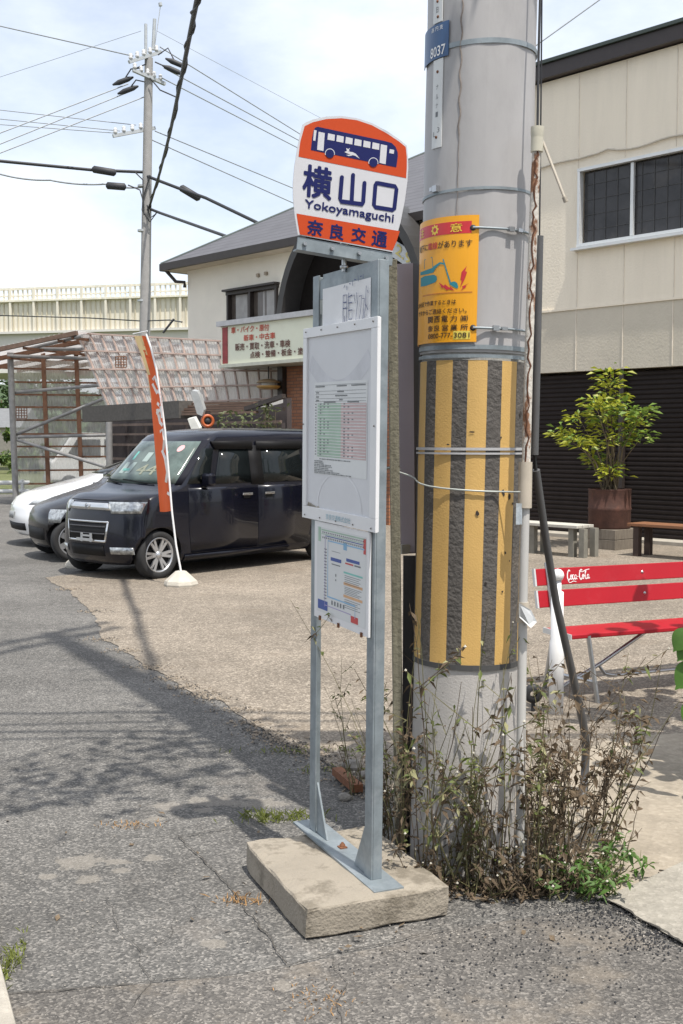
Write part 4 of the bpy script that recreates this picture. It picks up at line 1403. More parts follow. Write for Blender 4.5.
# short white plate cut by the top edge
T, a0, a1, z0, z1 = pole_plate('pole_tag', 'white tag with small black mark at the very top of the grey pole', 'plate', (430, -60, 444.5, 21), PR + .004, M_plw)
a0 = a1 - .26
m = MB(); bent(m, a0, a1, z0, z1, PR + .004, sh=z0); pt_ = m.build('plate', M_plw, T)
m = MB(); am = (a0 + a1) / 2
tagtext(m, '日', am - .03, am + .03, z0 + .035, z0 + .055, PR + .0078)
m.build('lettering', M_ink, pt_)
m = MB()
m.lathe([(.006, 0), (.004, .004), (0, .004)], 8, Matrix.Translation(cyl(am, .075, PR + .0065)) @ Matrix.Rotation(am, 4, 'Z') @ Matrix.Rotation(R(90), 4, 'X'))
m.lathe([(.006, 0), (.004, .004), (0, .004)], 8, Matrix.Translation(cyl(am + .02, .02, PR + .0065)) @ Matrix.Rotation(am, 4, 'Z') @ Matrix.Rotation(R(90), 4, 'X'))
m.build('screws', M_rust, pt_)
# blue number plate
T, a0, a1, z0, z1 = pole_plate('pole_number_plate', 'blue number plate with white figures 8037 strapped on the grey pole', 'plate', (427.5, 34, 449.5, 56), PR + .004, M_pbl)
a0 = a1 - .95
m = MB(); bent(m, a0, a1, z0, z1, PR + .0068, sh=z0); pt_ = m.build('plate', mat('enamel_blue', (0.03, 0.085, 0.20), 0.35), T)
m = MB()
tagtext(m, '8037', a1 - .46, a1 - .06, z0 + .008, z0 + .044, PR + .0105, 0.015)
tagtext(m, '高 円 支', a1 - .44, a1 - .12, z1 - .024, z1 - .008, PR + .0105)
m.build('lettering', M_white, pt_)

# ---- orange warning sign
wz_top, wz_bot = cylpt(477.5, 215, PR + .01)[1], cylpt(477.5, 342, PR + .01)[1]
WR = PR + .010
wa1 = cylpt(477.8, 280, WR)[0]
wa0 = wa1 - R(100)
warn = thing('warning_sign', 'orange warning sign with a teal excavator strapped round the grey pole', 'sign', PB + Vector((LT * wz_bot, 0, wz_bot)), 0, rot=(0, LEAN, 0))
M_wor = mat('sign_orange', (0.80, 0.36, 0.015), 0.4, var=.04)
m = MB(); bent(m, wa0, wa1, wz_bot, wz_top, WR, .003, 30, 0, wz_bot)
wb = m.build('plate', M_wor, warn)
def zz7(x, y, r=None):
    a, z = cylpt(410 + x / 6.82, 200 + y / 6.82, r or WR + .003)
    return a, z
def w7(x, y, o=.0038):
    a, z = zz7(x, y)
    return cyl(a, z - wz_bot, WR + o)
m = MB()
_, zt = zz7(421, 143); _, zb2 = zz7(421, 226)
bent(m, wa0 + .01, zz7(421, 180)[0], zb2, zt, WR + .003, .0006, 26, 0, wz_bot)
m.build('red_band', mat('sign_band_red', (0.56, 0.03, 0.04), 0.4), wb)
def wtext(mb, s, a_0, a_1, za, zb, o=.0042, bold=0.0):
    put_text(mb, s, lambda u, v: cyl(a_0 + (a_1 - a_0) * u, za + (zb - za) * v - wz_bot, WR + o), bold)
my, mk, mr2, mt = MB(), MB(), MB(), MB()
hb = (zt - zb2)
a_i = zz7(315, 190)[0]
dA = R(6.2)
for s, c in (('意', a_i), ('注', a_i - 2 * R(25))):
    wtext(my, s, c - dA, c + dA, zb2 + hb * .14, zt - hb * .14, .0042, .012)
c = a_i - R(25)
ps, zc_ = [], (zt + zb2) / 2
for i in range(32):
    t = 2 * math.pi * i / 32
    r = .0195 if (i // 2) % 2 == 0 else .0145
    ps.append((c + r * math.cos(t) / WR, zc_ + r * math.sin(t)))
inner = [(c + .008 * math.cos(2 * math.pi * i / 32) / WR, zc_ + .008 * math.sin(2 * math.pi * i / 32)) for i in range(32)]
pts = [cyl(a, z - wz_bot, WR + .0042) for a, z in ps + inner]
my.add(pts, [(i, (i + 1) % 32, 32 + (i + 1) % 32, 32 + i) for i in range(32)])
ar_, zt2 = zz7(426, 268); _, zb3 = zz7(426, 318)
sp = R(7.45)
for s, k, mb_2 in (('地下に', 7, mk), ('電線', 5, mr2), ('があります', 0, mk)):
    wtext(mb_2, s, ar_ - sp * (k + len(s)) + .012, ar_ - sp * k, zb3, zt2, .0042, .008)
# excavator
def wp(mb, pts, o=.0040):
    bm = bmesh.new()
    bm.faces.new([bm.verts.new((x, y, 0)) for x, y in pts])
    bmesh.ops.triangulate(bm, faces=bm.faces[:])
    for _ in range(4):
        le = [e for e in bm.edges if e.calc_length() > 9]
        if not le: break
        bmesh.ops.subdivide_edges(bm, edges=le, cuts=1)
        bmesh.ops.triangulate(bm, faces=bm.faces[:])
    bm.verts.index_update()
    mb.add([w7(v.co.x, v.co.y, o) for v in bm.verts], [tuple(v.index for v in f.verts) for f in bm.faces])
    bm.free()
wp(mt, [(72, 500), (150, 470), (165, 455), (205, 428), (240, 436), (238, 446), (208, 441), (176, 470), (160, 500), (120, 512), (72, 520)])
wp(mt, [(222, 405), (230, 408), (281, 570), (272, 578)])
wp(mt, [(270, 580), (285, 562), (305, 558), (322, 570), (330, 592), (325, 608), (300, 598)])
wp(mt, [(75, 540), (100, 525), (165, 515), (182, 525), (186, 548), (175, 565), (110, 592), (75, 598)])
for A_, B_ in (((100, 478), (100, 415)), ((100, 415), (152, 397)), ((152, 397), (155, 462))):
    stroke(mt, [w7(*A_), w7(*B_)], .0028, cyl((zz7(120, 440)[0]), 0, 1))
wp(mr2, [(388, 452), (376, 488), (390, 492), (364, 540), (372, 544), (342, 600), (354, 552), (344, 546), (364, 500), (352, 494)])
wp(mr2, [(402, 570), (376, 588), (384, 594), (346, 622), (362, 598), (354, 592)])
wp(mr2, [(196, 566), (232, 590), (240, 578), (268, 602), (276, 594), (306, 622), (262, 612), (254, 622), (228, 600), (218, 606)])
n7 = 12
l0, zl = zz7(425, 629)
mo = MB()
bent(mo, l0 - R(62), l0, zl - .0025, zl + .0025, WR + .003, .0006, 20, 0, wz_bot)
def line7(mb, s, xr, yt, yb, span, bold=.006):
    a_r, z_t = zz7(xr, yt); _, z_b = zz7(xr, yb)
    wtext(mb, s, a_r - R(span), a_r, z_b, z_t, .0042, bold)
line7(mk, 'この付近で作業するときは', 315, 678, 712, 62)
line7(mk, 'ですからご連絡ください。', 388, 734, 770, 68)
for s, cx_ in (('関', 140), ('西', 185), ('電', 237), ('力', 297), ('㈱', 370)):
    a_, z_ = zz7(cx_, 812); wtext(mk, s, a_ - R(3.6), a_ + R(3.6), zz7(388, 830)[1], zz7(388, 785)[1], .0042, .01)
for s, cx_ in (('奈', 140), ('良', 185), ('営', 240), ('業', 300), ('所', 370)):
    a_, z_ = zz7(cx_, 872); wtext(mk, s, a_ - R(3.6), a_ + R(3.6), zz7(388, 890)[1], zz7(388, 848)[1], .0042, .01)
zl0, zl1 = zz7(388, 940)[1], zz7(388, 905)[1]
wtext(mk, '0800-777-', zz7(126, 930)[0], zz7(290, 930)[0], zl0, zl1, .0042, .01)
mp2 = MB(); bent(mp2, zz7(295, 920)[0], zz7(411, 920)[0], zl0 - .006, zl1 + .006, WR + .003, .0008, 12, 0, wz_bot)
wtext(mk, '3081', zz7(299, 930)[0], zz7(406, 930)[0], zl0, zl1, .0046, .01)
my.build('lettering', mat('sign_yellow', (0.78, 0.55, 0.06), 0.4), wb)
mk.build('lettering', mat('sign_black', (0.06, 0.035, 0.02), 0.5), wb)
mr2.build('lettering', mat('sign_band_red', (0.56, 0.03, 0.04), 0.4), wb)
mt.build('excavator_picture', mat('sign_teal', (0.02, 0.22, 0.27), 0.5), wb)
mo.build('rule', mat('sign_rule', (0.55, 0.2, 0.02), 0.5), wb)
mp2.build('number_patch', mat('patch_yellow', (0.75, 0.60, 0.10), 0.5), wb)
for y in (228, 328):
    m = MB()
    a_, z_ = cylpt(473, y, WR)
    m.tube([cyl(a_ + (R(190) - a_) * i / 30, z_ - wz_bot, PR + (.016 if i < 2 else .011)) for i in range(31)], .0045, 6)
    st = m.build('strap', M_galv, warn)
    m = MB()
    for q in ((510, .016), (518, .012)) if y < 300 else ((495, .018), (503, .012)):
        aa, z3 = cylpt(q[0], y + 2, PR + .01)
        m.box(cyl(aa, z_ - wz_bot, PR + .017), (.022, .016, q[1]), Matrix.Rotation(aa, 3, 'Z'))
    m.build('buckle', M_steel, st)
    m = MB()
    m.lathe([(.011, 0), (.009, .003), (.004, .003)], 12, Matrix.Translation(cyl(a_, z_ - wz_bot, WR + .0032)) @ Matrix.Rotation(a_, 4, 'Z') @ Matrix.Rotation(R(90), 4, 'X'))
    m.build('eyelet', M_black, st)

# ---- conduit beside the pole
def pxy(px, py, Y): return P(px, py, Y)
cp_ = [P(536.5, 150, 4.12), P(533, 235, 4.115), P(529, 350, 4.11), P(526, 470, 4.105), P(523, 600, 4.10), P(521, 740, 4.09), G(520, 886)]
cond = thing('conduit', 'thin peeling white conduit running up the right side of the grey pole', 'conduit', Vector((cp_[-1].x, cp_[-1].y, 0)))
M_peel = mat('peeling_paint', (0.52, 0.49, 0.44), 0.8, var=.1, scale=14, stain=(0.20, 0.085, 0.035), stain_amt=.95, stain_scale=11, stain_pos=.53, bump=.5, bscale=50, soft=.05, stretch=(1, 1, .5))
M_pvc = mat('pvc_pale', (0.46, 0.45, 0.43), .55, var=.1, scale=4, stretch=(1, 1, .3), stain=(0.3, .27, .23), stain_amt=.5, stain_scale=6)
m = MB(); m.tube(cp_[:4], .0155, 12); m.build('upper_tube', M_peel, cond, world=True)
m = MB(); m.tube(cp_[3:], .0165, 12); m.build('lower_tube', M_pvc, cond, world=True)
m = MB()       # split running down the old paint
nn = 46
pts = []
for i in range(nn):
    q = cp_[0].lerp(cp_[3], i / (nn - 1))
    j = i / (nn - 1) * 3
    b_ = int(min(2, j)); q = cp_[b_].lerp(cp_[b_ + 1], j - b_)
    pts.append(q + Vector((.008 * math.sin(i * 2.1) * math.sin(i * .7 + 1) - .002, -.0145, 0)))
m.tube(pts, [.0022 + .0022 * abs(math.sin(i * 1.7)) for i in range(nn)], 5)
m.build('rust_split', mat('split_rust', (0.10, 0.04, 0.02), .9, var=.5, scale=30), cond, world=True)
m = MB()
c0 = P(537.5, 127, 4.12)
m.tube([P(536.8, 152, 4.12), P(537.2, 138, 4.12)], .022, 12)
m.tube([P(537.2, 138, 4.12), P(537.3, 133, 4.12), c0], [.0215, .0235, .0235], 12)
m.build('cap', mat('cap_ivory', (0.56, 0.53, 0.43), .6), cond, world=True)
for a_, b_, r_ in ((P(525.6, 462, 4.105), P(525, 508, 4.10), .024), (P(523.3, 602, 4.1), P(523, 622, 4.1), [.02, .026])):
    m = MB(); m.tube([a_, b_], r_, 12); m.build('coupling', mat('coupling_tan', (0.42, 0.37, 0.3), .7), cond, world=True)
m = MB(); q = P(519, 514, 4.085)
m.box(q, (.022, .006, .075)); m.build('small_tag', mat('tag_blue_grey', (0.36, .40, .43), .5, var=.4, scale=40), cond, world=True)
m = MB()
q0 = P(519, 603, 4.07)
m.prism([q0, P(531, 610, 4.07), P(537, 622, 4.05), P(531, 628, 4.04), P(519, 617, 4.07)], (0, .004, 0))
m.build('hanging_tag', mat('tag_grey', (0.40, .41, .41), .4, metal=.3), cond, world=True)
m = MB()
m.tube([c0 + Vector((0, 0, -.01)), P(538.5, 60, 4.13), P(540, 0, 4.14), P(542, -200, 4.15), P(545, -900, 4.2)], .0045, 8)
m.build('cable', M_cable, cond, world=True)
m = MB(); m.tube([P(543, 142, 4.13), P(565, 199, 4.0)], .0055, 8); m.tube([P(564, 197, 4.0), P(566, 202, 4.0)], .008, 8)
m.build('stay_rod', mat('rod_tan', (0.36, .32, .26), .6), cond, world=True)
# ---- dark guy-wire guard, broken in two
guy = thing('guy_wire_guard', 'bent dark grey plastic guard tube leaning behind the striped pole', 'cable guard', G(585, 792))
M_guard = mat('guard_grey', (0.085, 0.085, 0.088), .55, var=.15, scale=6)
m = MB(); m.tube([P(539.5, 236, 4.6), P(537, 350, 4.6), P(534.5, 455, 4.6)], .0165, 10); m.build('upper_tube', M_guard, guy, world=True)
m = MB(); m.tube([P(536, 470, 4.62), P(546, 540, 4.72), P(556, 602, 4.80), P(572, 672, 4.92), P(583, 722, 5.02), P(586, 745, 5.08), P(585, 770, 5.13), G(583, 800)], [.0165, .0165, .0165, .0175, .0185, .019, .019, .0185], 10)
m.build('lower_tube', M_guard, guy, world=True)
m = MB(); m.tube([P(534.5, 452, 4.6), P(535, 462, 4.61), P(536.3, 474, 4.62)], .007, 6); m.build('inner_cable', M_black, guy, world=True)
m = MB(); m.tube([P(539.5, 240, 4.6), P(541, 100, 4.5), P(548, -700, 4.45)], .003, 6); m.build('guy_strand', M_cable, guy, world=True)

# ---- timber sign frame with grey panel behind the stop
wp0 = G(402.5, 852)
fr = thing('timber_sign_frame', 'old timber frame holding a mauve grey metal panel beside the pole', 'sign frame', Vector((wp0.x, wp0.y, 0)))
m = MB()
m.bar(Vector((wp0.x - .012, wp0.y, 0)), P(392, 260, wp0.y), .036, .05, (0, 1, 0))
m.build('timber_post', M_oldwood, fr, world=True, bevel=.003)
pa = P(396, 264, 4.46)
dl = Vector((.50, .866, 0)); dt = Vector((.93, -.36, 0)).normalized()
bx = pa.x
zt_, zb_ = pa.z, P(400, 552, 4.46).z
m = MB()
lean = Vector((-.030, 0, 0))
for (s0, s1, mi) in ((0, .058, 0),):
    A0 = Vector((bx, pa.y, zt_)); A1 = A0 + dt * .068
    Bq = [A0, A1, A1 + dl * .9, A0 + dl * .9]
    lo = [Vector((p.x + .012, p.y, zb_)) for p in Bq]
    m.add(Bq + lo, [(0, 1, 5, 4), (3, 0, 4, 7), (0, 3, 2, 1), (4, 5, 6, 7)], 0)
    m.add(Bq + lo, [(1, 2, 6, 5), (2, 3, 7, 6)], 1)  # faces in shade get a darker mauve painted on
m.build('metal_panel', [mat('panel_mauve', (0.33, 0.285, 0.31), .45, var=.08, scale=2), mat('panel_mauve_shaded', (0.10, .088, .105), .5, var=.12, scale=3)], fr, world=True)
m = MB()
q = P(399, 549, 4.45)
m.bar(q, q + Vector((.22, .10, .005)), .05, .036)
m.build('crossbar', mat('crossbar_pale', (0.33, .31, .26), .9, var=.25, scale=10), fr, world=True)
m = MB()
q = G(409, 850)
m.bar(Vector((q.x, q.y, 0)), P(410.5, 556, q.y), .055, .04, (0, 1, 0))
m.build('dark_post', mat('post_black', (0.03, .028, .03), .7), fr, world=True)
m = MB()
a_ = P(393, 470, 4.38); b_ = P(521, 492, 4.09)
n = 14
mid = []
for i in range(n + 1):
    t = i / n
    q = a_.lerp(b_, t)
    # bend round the front of the pole
    c = Vector((PB.x + LT * q.z, PB.y))
    d = Vector((q.x, q.y)) - c
    if d.length < PR + .014:
        d = d.normalized() * (PR + .014)
        q = Vector((c.x + d.x, c.y + d.y, q.z))
    q.z -= .025 * math.sin(math.pi * t)
    mid.append(q)
m.tube(mid, .0032, 6)
m.tube([a_ + Vector((.035 * math.cos(t) - .005, .03 * math.sin(t) + .03, .002 * t)) for t in [x * .5 for x in range(14)]], .0028, 6)
solo('tie_wire', m, mat('tie_wire_galv', (0.42, .45, .43), .5, metal=.3), 'thin galvanised wire tying the timber post to the conduit', 'wire')

# ------------------------------------------------------------------ red bench and white bollard
M_redb = mat('bench_red', (0.36, 0.009, 0.018), .45, var=.06, scale=3, spec=.3, stain=(0.40, .05, .06), stain_amt=.3, stain_scale=5)
bl = G(593, 704)
bdir = Vector((math.cos(R(30)), math.sin(R(30)), 0)); bfr = Vector((math.sin(R(30)), -math.cos(R(30)), 0))
# local frame: x along the bench, y backwards, z up
bench = thing('red_bench', 'red metal bench with white soft drink script on its backrest', 'bench', bl, R(23))
BL = 1.62
m = MB(); m.box((BL / 2 - .13, .19, .41), (BL, .30, .028), None, 0); m.build('seat', M_redb, bench, bevel=.006)
m = MB()
for x in (-.137, BL - .13):
    m.box((x, .19, .41), (.008, .306, .034)); 
m.build('seat_edge', M_alu, bench)
for i, z in enumerate((.592, .728)):
    Mx = Matrix.Rotation(R(-12), 3, 'X')
    m = MB(); m.box((BL / 2 - .13, .40 + (z - .5) * .22, z), (BL, .018, .108), Mx)
    bs = m.build('back_slat', M_redb, bench, bevel=.004)
    m = MB()
    for x in (.03, .75, BL - .30):
        m.lathe([(.011, 0), (.008, .005), (0, .006)], 10, Matrix.Translation((x - .06, .40 + (z - .5) * .22 - .0095, z)) @ Matrix.Rotation(R(90), 4, 'X'))
    m.build('bolts', M_steel, bs)
    m = MB()
    for x in (-.138, BL - .122): m.box((x, .40 + (z - .5) * .22, z), (.012, .024, .112), Mx)
    m.build('slat_end', M_alu, bs)
    if i:
        pass
        # flowing white script, drawn stroke by stroke
        m = MB()
        sn = Mx @ Vector((0, -1, 0))
        def S2(x, y):
            return Vector((.10 + x * .033, .40 + (z - .5) * .22, z)) + Mx @ Vector((0, -.0112, (y - .5) * .066))
        def sc(pts, w):
            q = [Vector((a, b, 0)) for a, b in pts]
            o = []
            for j in range(len(q) - 1):
                p0, p1, p2, p3 = q[max(0, j - 1)], q[j], q[j + 1], q[min(len(q) - 1, j + 2)]
                for s in range(5):
                    t = s / 5
                    o.append(.5 * ((2 * p1) + (p2 - p0) * t + (2 * p0 - 5 * p1 + 4 * p2 - p3) * t * t + (3 * p1 - p0 - 3 * p2 + p3) * t ** 3))
            o.append(q[-1])
            stroke(m, [S2(p.x, p.y) for p in o], w, sn)
        def script_o(x, y, w=.0048): sc([(x + .22, y + .30), (x, y + .15), (x + .05, y - .12), (x + .28, y - .1), (x + .36, y + .15), (x + .2, y + .3), (x + .45, y + .22)], w)
        sc([(.75, .92), (.55, 1.05), (.2, .8), (.05, .35), (.3, .08), (.65, .22), (.9, .45)], .007)
        script_o(.75, .28); sc([(1.55, .55), (1.35, .55), (1.22, .3), (1.35, .12), (1.65, .25)], .0055)
        sc([(2.05, .55), (1.8, .5), (1.7, .25), (1.85, .12), (2.1, .35), (2.15, .55), (2.1, .2), (2.3, .15)], .005)
        sc([(2.35, .38), (2.6, .38)], .005)
        sc([(3.6, .95), (3.35, 1.05), (3.0, .8), (2.85, .35), (3.1, .08), (3.45, .25), (3.7, .45)], .007)
        script_o(3.5, .28); sc([(4.0, .35), (4.45, .85), (4.4, 1.0), (4.25, .8), (4.2, .2), (4.4, .12), (4.7, .35)], .005)
        sc([(4.95, .52), (4.75, .5), (4.62, .25), (4.75, .12), (5.0, .35), (5.05, .55), (5.0, .18), (5.25, .2)], .005)
        sc([(.1, .05), (.5, -.18), (1.3, -.05), (2.0, -.12)], .004); sc([(2.9, .95), (3.6, .82), (4.4, .98), (5.3, 1.05)], .0045)
        m.build('script_lettering', mat('script_white', (0.75, .72, .72), .4), bs, fix=False)
for x in (.015, BL - .27):
    m = MB(); m.tube([(x - .02, .05, .41), (x + .02, .0, 0)], .0145, 8); m.build('leg', M_steel, bench)
    m = MB(); m.tube([(x - .06, .46, .82), (x - .06, .36, .42), (x - .05, .48, 0)], .0145, 8); m.build('leg', M_steel, bench)
    m = MB(); m.tube([(x - .05, .44, .12), (x + .01, .0, .13)], .011, 8); m.build('leg_stretcher', M_steel, bench)
m = MB()
for sx, x0 in ((1, 0.0), (-1, BL - .29)):
    m.tube([(x0 - sx * .10, .2, .07), (x0 + sx * .20, .2, .20), (x0 + sx * .60, .2, .41)], .013, 8)
m.tube([(.18, .2, .19), (.23, .2, .13), (.30, .2, .115), (1.05, .2, .115), (1.12, .2, .13), (1.17, .2, .19)], .010, 8)
m.build('brace', M_steel, bench)

bq = G(556, 714)
m = MB()
zsc = bq.y * 1.0
h = 1.6 - (569 - 440) / F * bq.y
m.lathe([(0, 0), (.042, 0), (.042, h * .50), (.037, h * .515), (.036, h * .84), (.022, h * .85), (.022, h * .925)] + [(max(0, .038 * math.sin(t)), h * .955 - .038 * math.cos(t)) for t in (.6, 1.0, 1.57, 2.1, 2.6, 3.1416)], 24)
bo_ = solo('bollard', m, M_white, 'slim white post with a ball top in front of the red bench', 'bollard', None, Vector((0, 0, 0)))
bo_.location = bq
m = MB()
m.lathe([(.02, -.018), (.05, -.022), (.058, 0), (.05, .022), (.02, .018)], 20, Matrix.Translation(G(533, 712) + Vector((0, 0, .11))) @ Matrix.Rotation(R(90), 4, 'X'))
m.tube([G(533, 712), G(533, 712) + Vector((0, 0, .07))], .012, 6)
solo('rubber_cap', m, M_black, 'small round black rubber cap among the weeds by the white bollard', 'cap')

# ------------------------------------------------------------------ things in front of the shutters
def facing_bench(name, label, px0, px1, ptop, pfoot, mtop, mleg, hgt, depth, legs):
    a = G(px0, pfoot)
    yl = (a - RO).dot(FY)
    T = thing(name, label, 'bench', a, FROT)
    L = fpix(RO, px1, 540, yl)[0] - fpix(RO, px0, 540, yl)[0]
    m = MB()
    for k in range(3):
        m.box((L / 2, depth * (k + .5) / 3 - .04, hgt - .02), (L, depth / 3 - .012, .04))
    m.build('seat', mtop, T, bevel=.004)
    for x in legs:
        for y in (.04, depth - .11):
            m = MB(); m.box((x if x >= 0 else L + x, y, (hgt - .04) / 2), (.085, .085, hgt - .042)); m.build('leg', mleg, T)
    return T
M_grwood = mat('greyed_white_wood', (0.45, .43, .38), .9, var=.2, scale=8, stretch=(.6, 6, 6))
M_brwood = mat('brown_bench_wood', (0.20, .088, .04), .6, var=.25, scale=8, stretch=(.6, 6, 6))
M_dkwood = mat('dark_leg_wood', (0.05, .032, .025), .8, var=.3)
facing_bench('wooden_bench', 'low whitish plank bench by the shutters, left of the drum planter', 512, 578, 523, 552, M_grwood, mat('leg_grey_green', (0.20, .19, .16), .9, var=.2), .44, .40, (.35, -.12, 1.2))
facing_bench('wooden_bench', 'low brown plank bench with dark legs by the shutters, right of the drum planter', 628, 740, 520, 556, M_brwood, M_dkwood, .46, .42, (.12, -.2))
pc = G(609, 548)
bxw = .62
m = MB()
for z, hh in ((.075, .145), (.225, .145)):
    m.box((0, 0, z), (bxw, .60, hh))
cr_ = thing('timber_crate', 'low grey timber crate under the rusty drum planter', 'crate', pc, FROT)
m.build('boards', M_wood, cr_, bevel=.006)
drum = thing('drum_planter', 'rusty brown steel drum used as a planter, standing on a timber crate', 'planter', pc + Vector((0, 0, .30)), 0)
M_drum = mat('rusty_drum', (0.075, .032, .022), .75, var=.4, scale=7, stain=(0.13, .05, .028), stain_amt=.6, stain_scale=5, bump=.3, bscale=40)
m = MB()
dr, dh = .31, .58
m.lathe([(0, 0), (dr - .01, 0), (dr, .02), (dr, dh * .46), (dr + .012, dh * .5), (dr, dh * .54), (dr, dh - .015), (dr + .008, dh), (dr - .012, dh), (dr - .014, dh - .06)], 32)
m.build('drum', M_drum, drum)
m = MB(); m.lathe([(dr - .013, dh - .05), (0, dh - .03)], 24); m.build('soil', mat('soil', (0.05, .035, .022), .95), drum)
# bushy shrub in the drum
M_leafY = mat('leaf_yellow_green', (0.36, .38, .04), .5, var=.45, scale=5, transl=.35)
M_leafG = mat('leaf_mid_green', (0.16, .25, .04), .5, var=.4, scale=5, transl=.3)
M_stem = mat('shrub_stem', (0.13, .10, .06), .85, var=.3)
shr = thing('potted_shrub', 'bright yellow green leafy shrub growing out of the rusty drum', 'plant', pc + Vector((0, 0, .30 + dh - .04)), 0)
rs = random.Random(21)
ms, ml, ml2 = MB(), MB(), MB()
tips = []
lat = FX
for (ax, az) in ((-1.05, 1.08), (-.72, 1.38), (-.55, 1.0), (-.45, 1.55), (-.25, 1.3), (-.1, 1.62), (.02, 1.95), (.1, 2.15), (.15, 1.75), (.28, 1.4), (.42, 1.62), (.55, 1.2), (.72, 1.5), (.95, 1.45), (.85, 1.0), (-.4, .62), (.3, .35), (-.15, .95), (.2, 1.0), (-.85, .9), (-.3, .45)):
    az *= .80; ax *= .62 if ax < 0 else .52
    d = FX * ax + FY * rs.uniform(-.55, .35)
    b0_ = Vector((rs.uniform(-.14, .14), rs.uniform(-.14, .14), 0))
    tip = b0_ + d + Vector((0, 0, az))
    mid_ = b0_ + d * .35 + Vector((0, 0, az * .55)) + Vector((rs.gauss(0, .03), rs.gauss(0, .03), 0))
    ms.tube([b0_, mid_, tip], [.013, .009, .004], 5)
    tips.append(tip)
    for q, rr, cnt in ((tip, .16, 46), (mid_.lerp(tip, .78), .13, 13)) + (((mid_.lerp(tip, .45), .11, 4),) if az > .9 else ()):
        for _ in range(cnt):
            o_ = Vector((rs.gauss(0, 1), rs.gauss(0, 1), rs.gauss(0, .55)))
            p_ = q + o_ * rr * .55
            leaf(ml if (ax < .35 and rs.random() < .72) else ml2, p_, Vector((o_.x, o_.y, rs.uniform(-.1, .7))), rs.uniform(.09, .16), rs, 0, .42)
ms.build('stems', M_stem, shr)
ml.build('young_leaves', M_leafY, shr); ml2.build('leaves', M_leafG, shr)

# ------------------------------------------------------------------ cars
def lerp_tab(tab, z):
    if z <= tab[0][0]: return tab[0][1]
    for (a, va), (b, vb) in zip(tab, tab[1:]):
        if z <= b: return va + (vb - va) * (z - a) / (b - a)
    return tab[-1][1]
M_tyre = mat('tyre_black', (0.022, .022, .023), .85, var=.2)
M_alloy = mat('alloy', (0.52, .53, .55), .3, metal=.75, var=.05)
M_chrome = mat('chrome', (0.62, .63, .64), .16, metal=.9, var=.03)
M_lamp = mat('headlight_glass', (0.33, .35, .36), .08, metal=.5, var=.75, scale=24, coat=.8)
M_trim = mat('black_trim', (0.010, .010, .011), .6, spec=.2)
M_glassC = mat('tinted_glass', (0.010, .013, .014), .04, var=.2, spec=.35)
M_glassF = mat('windscreen_glass', (0.085, .115, .105), .05, var=.5, scale=2.2, spec=.5, stain=(.025, .035, .033), stain_amt=.8, stain_scale=1.6, stain_pos=.5)  # greenish tone and blotches paint in the reflections and dim interior
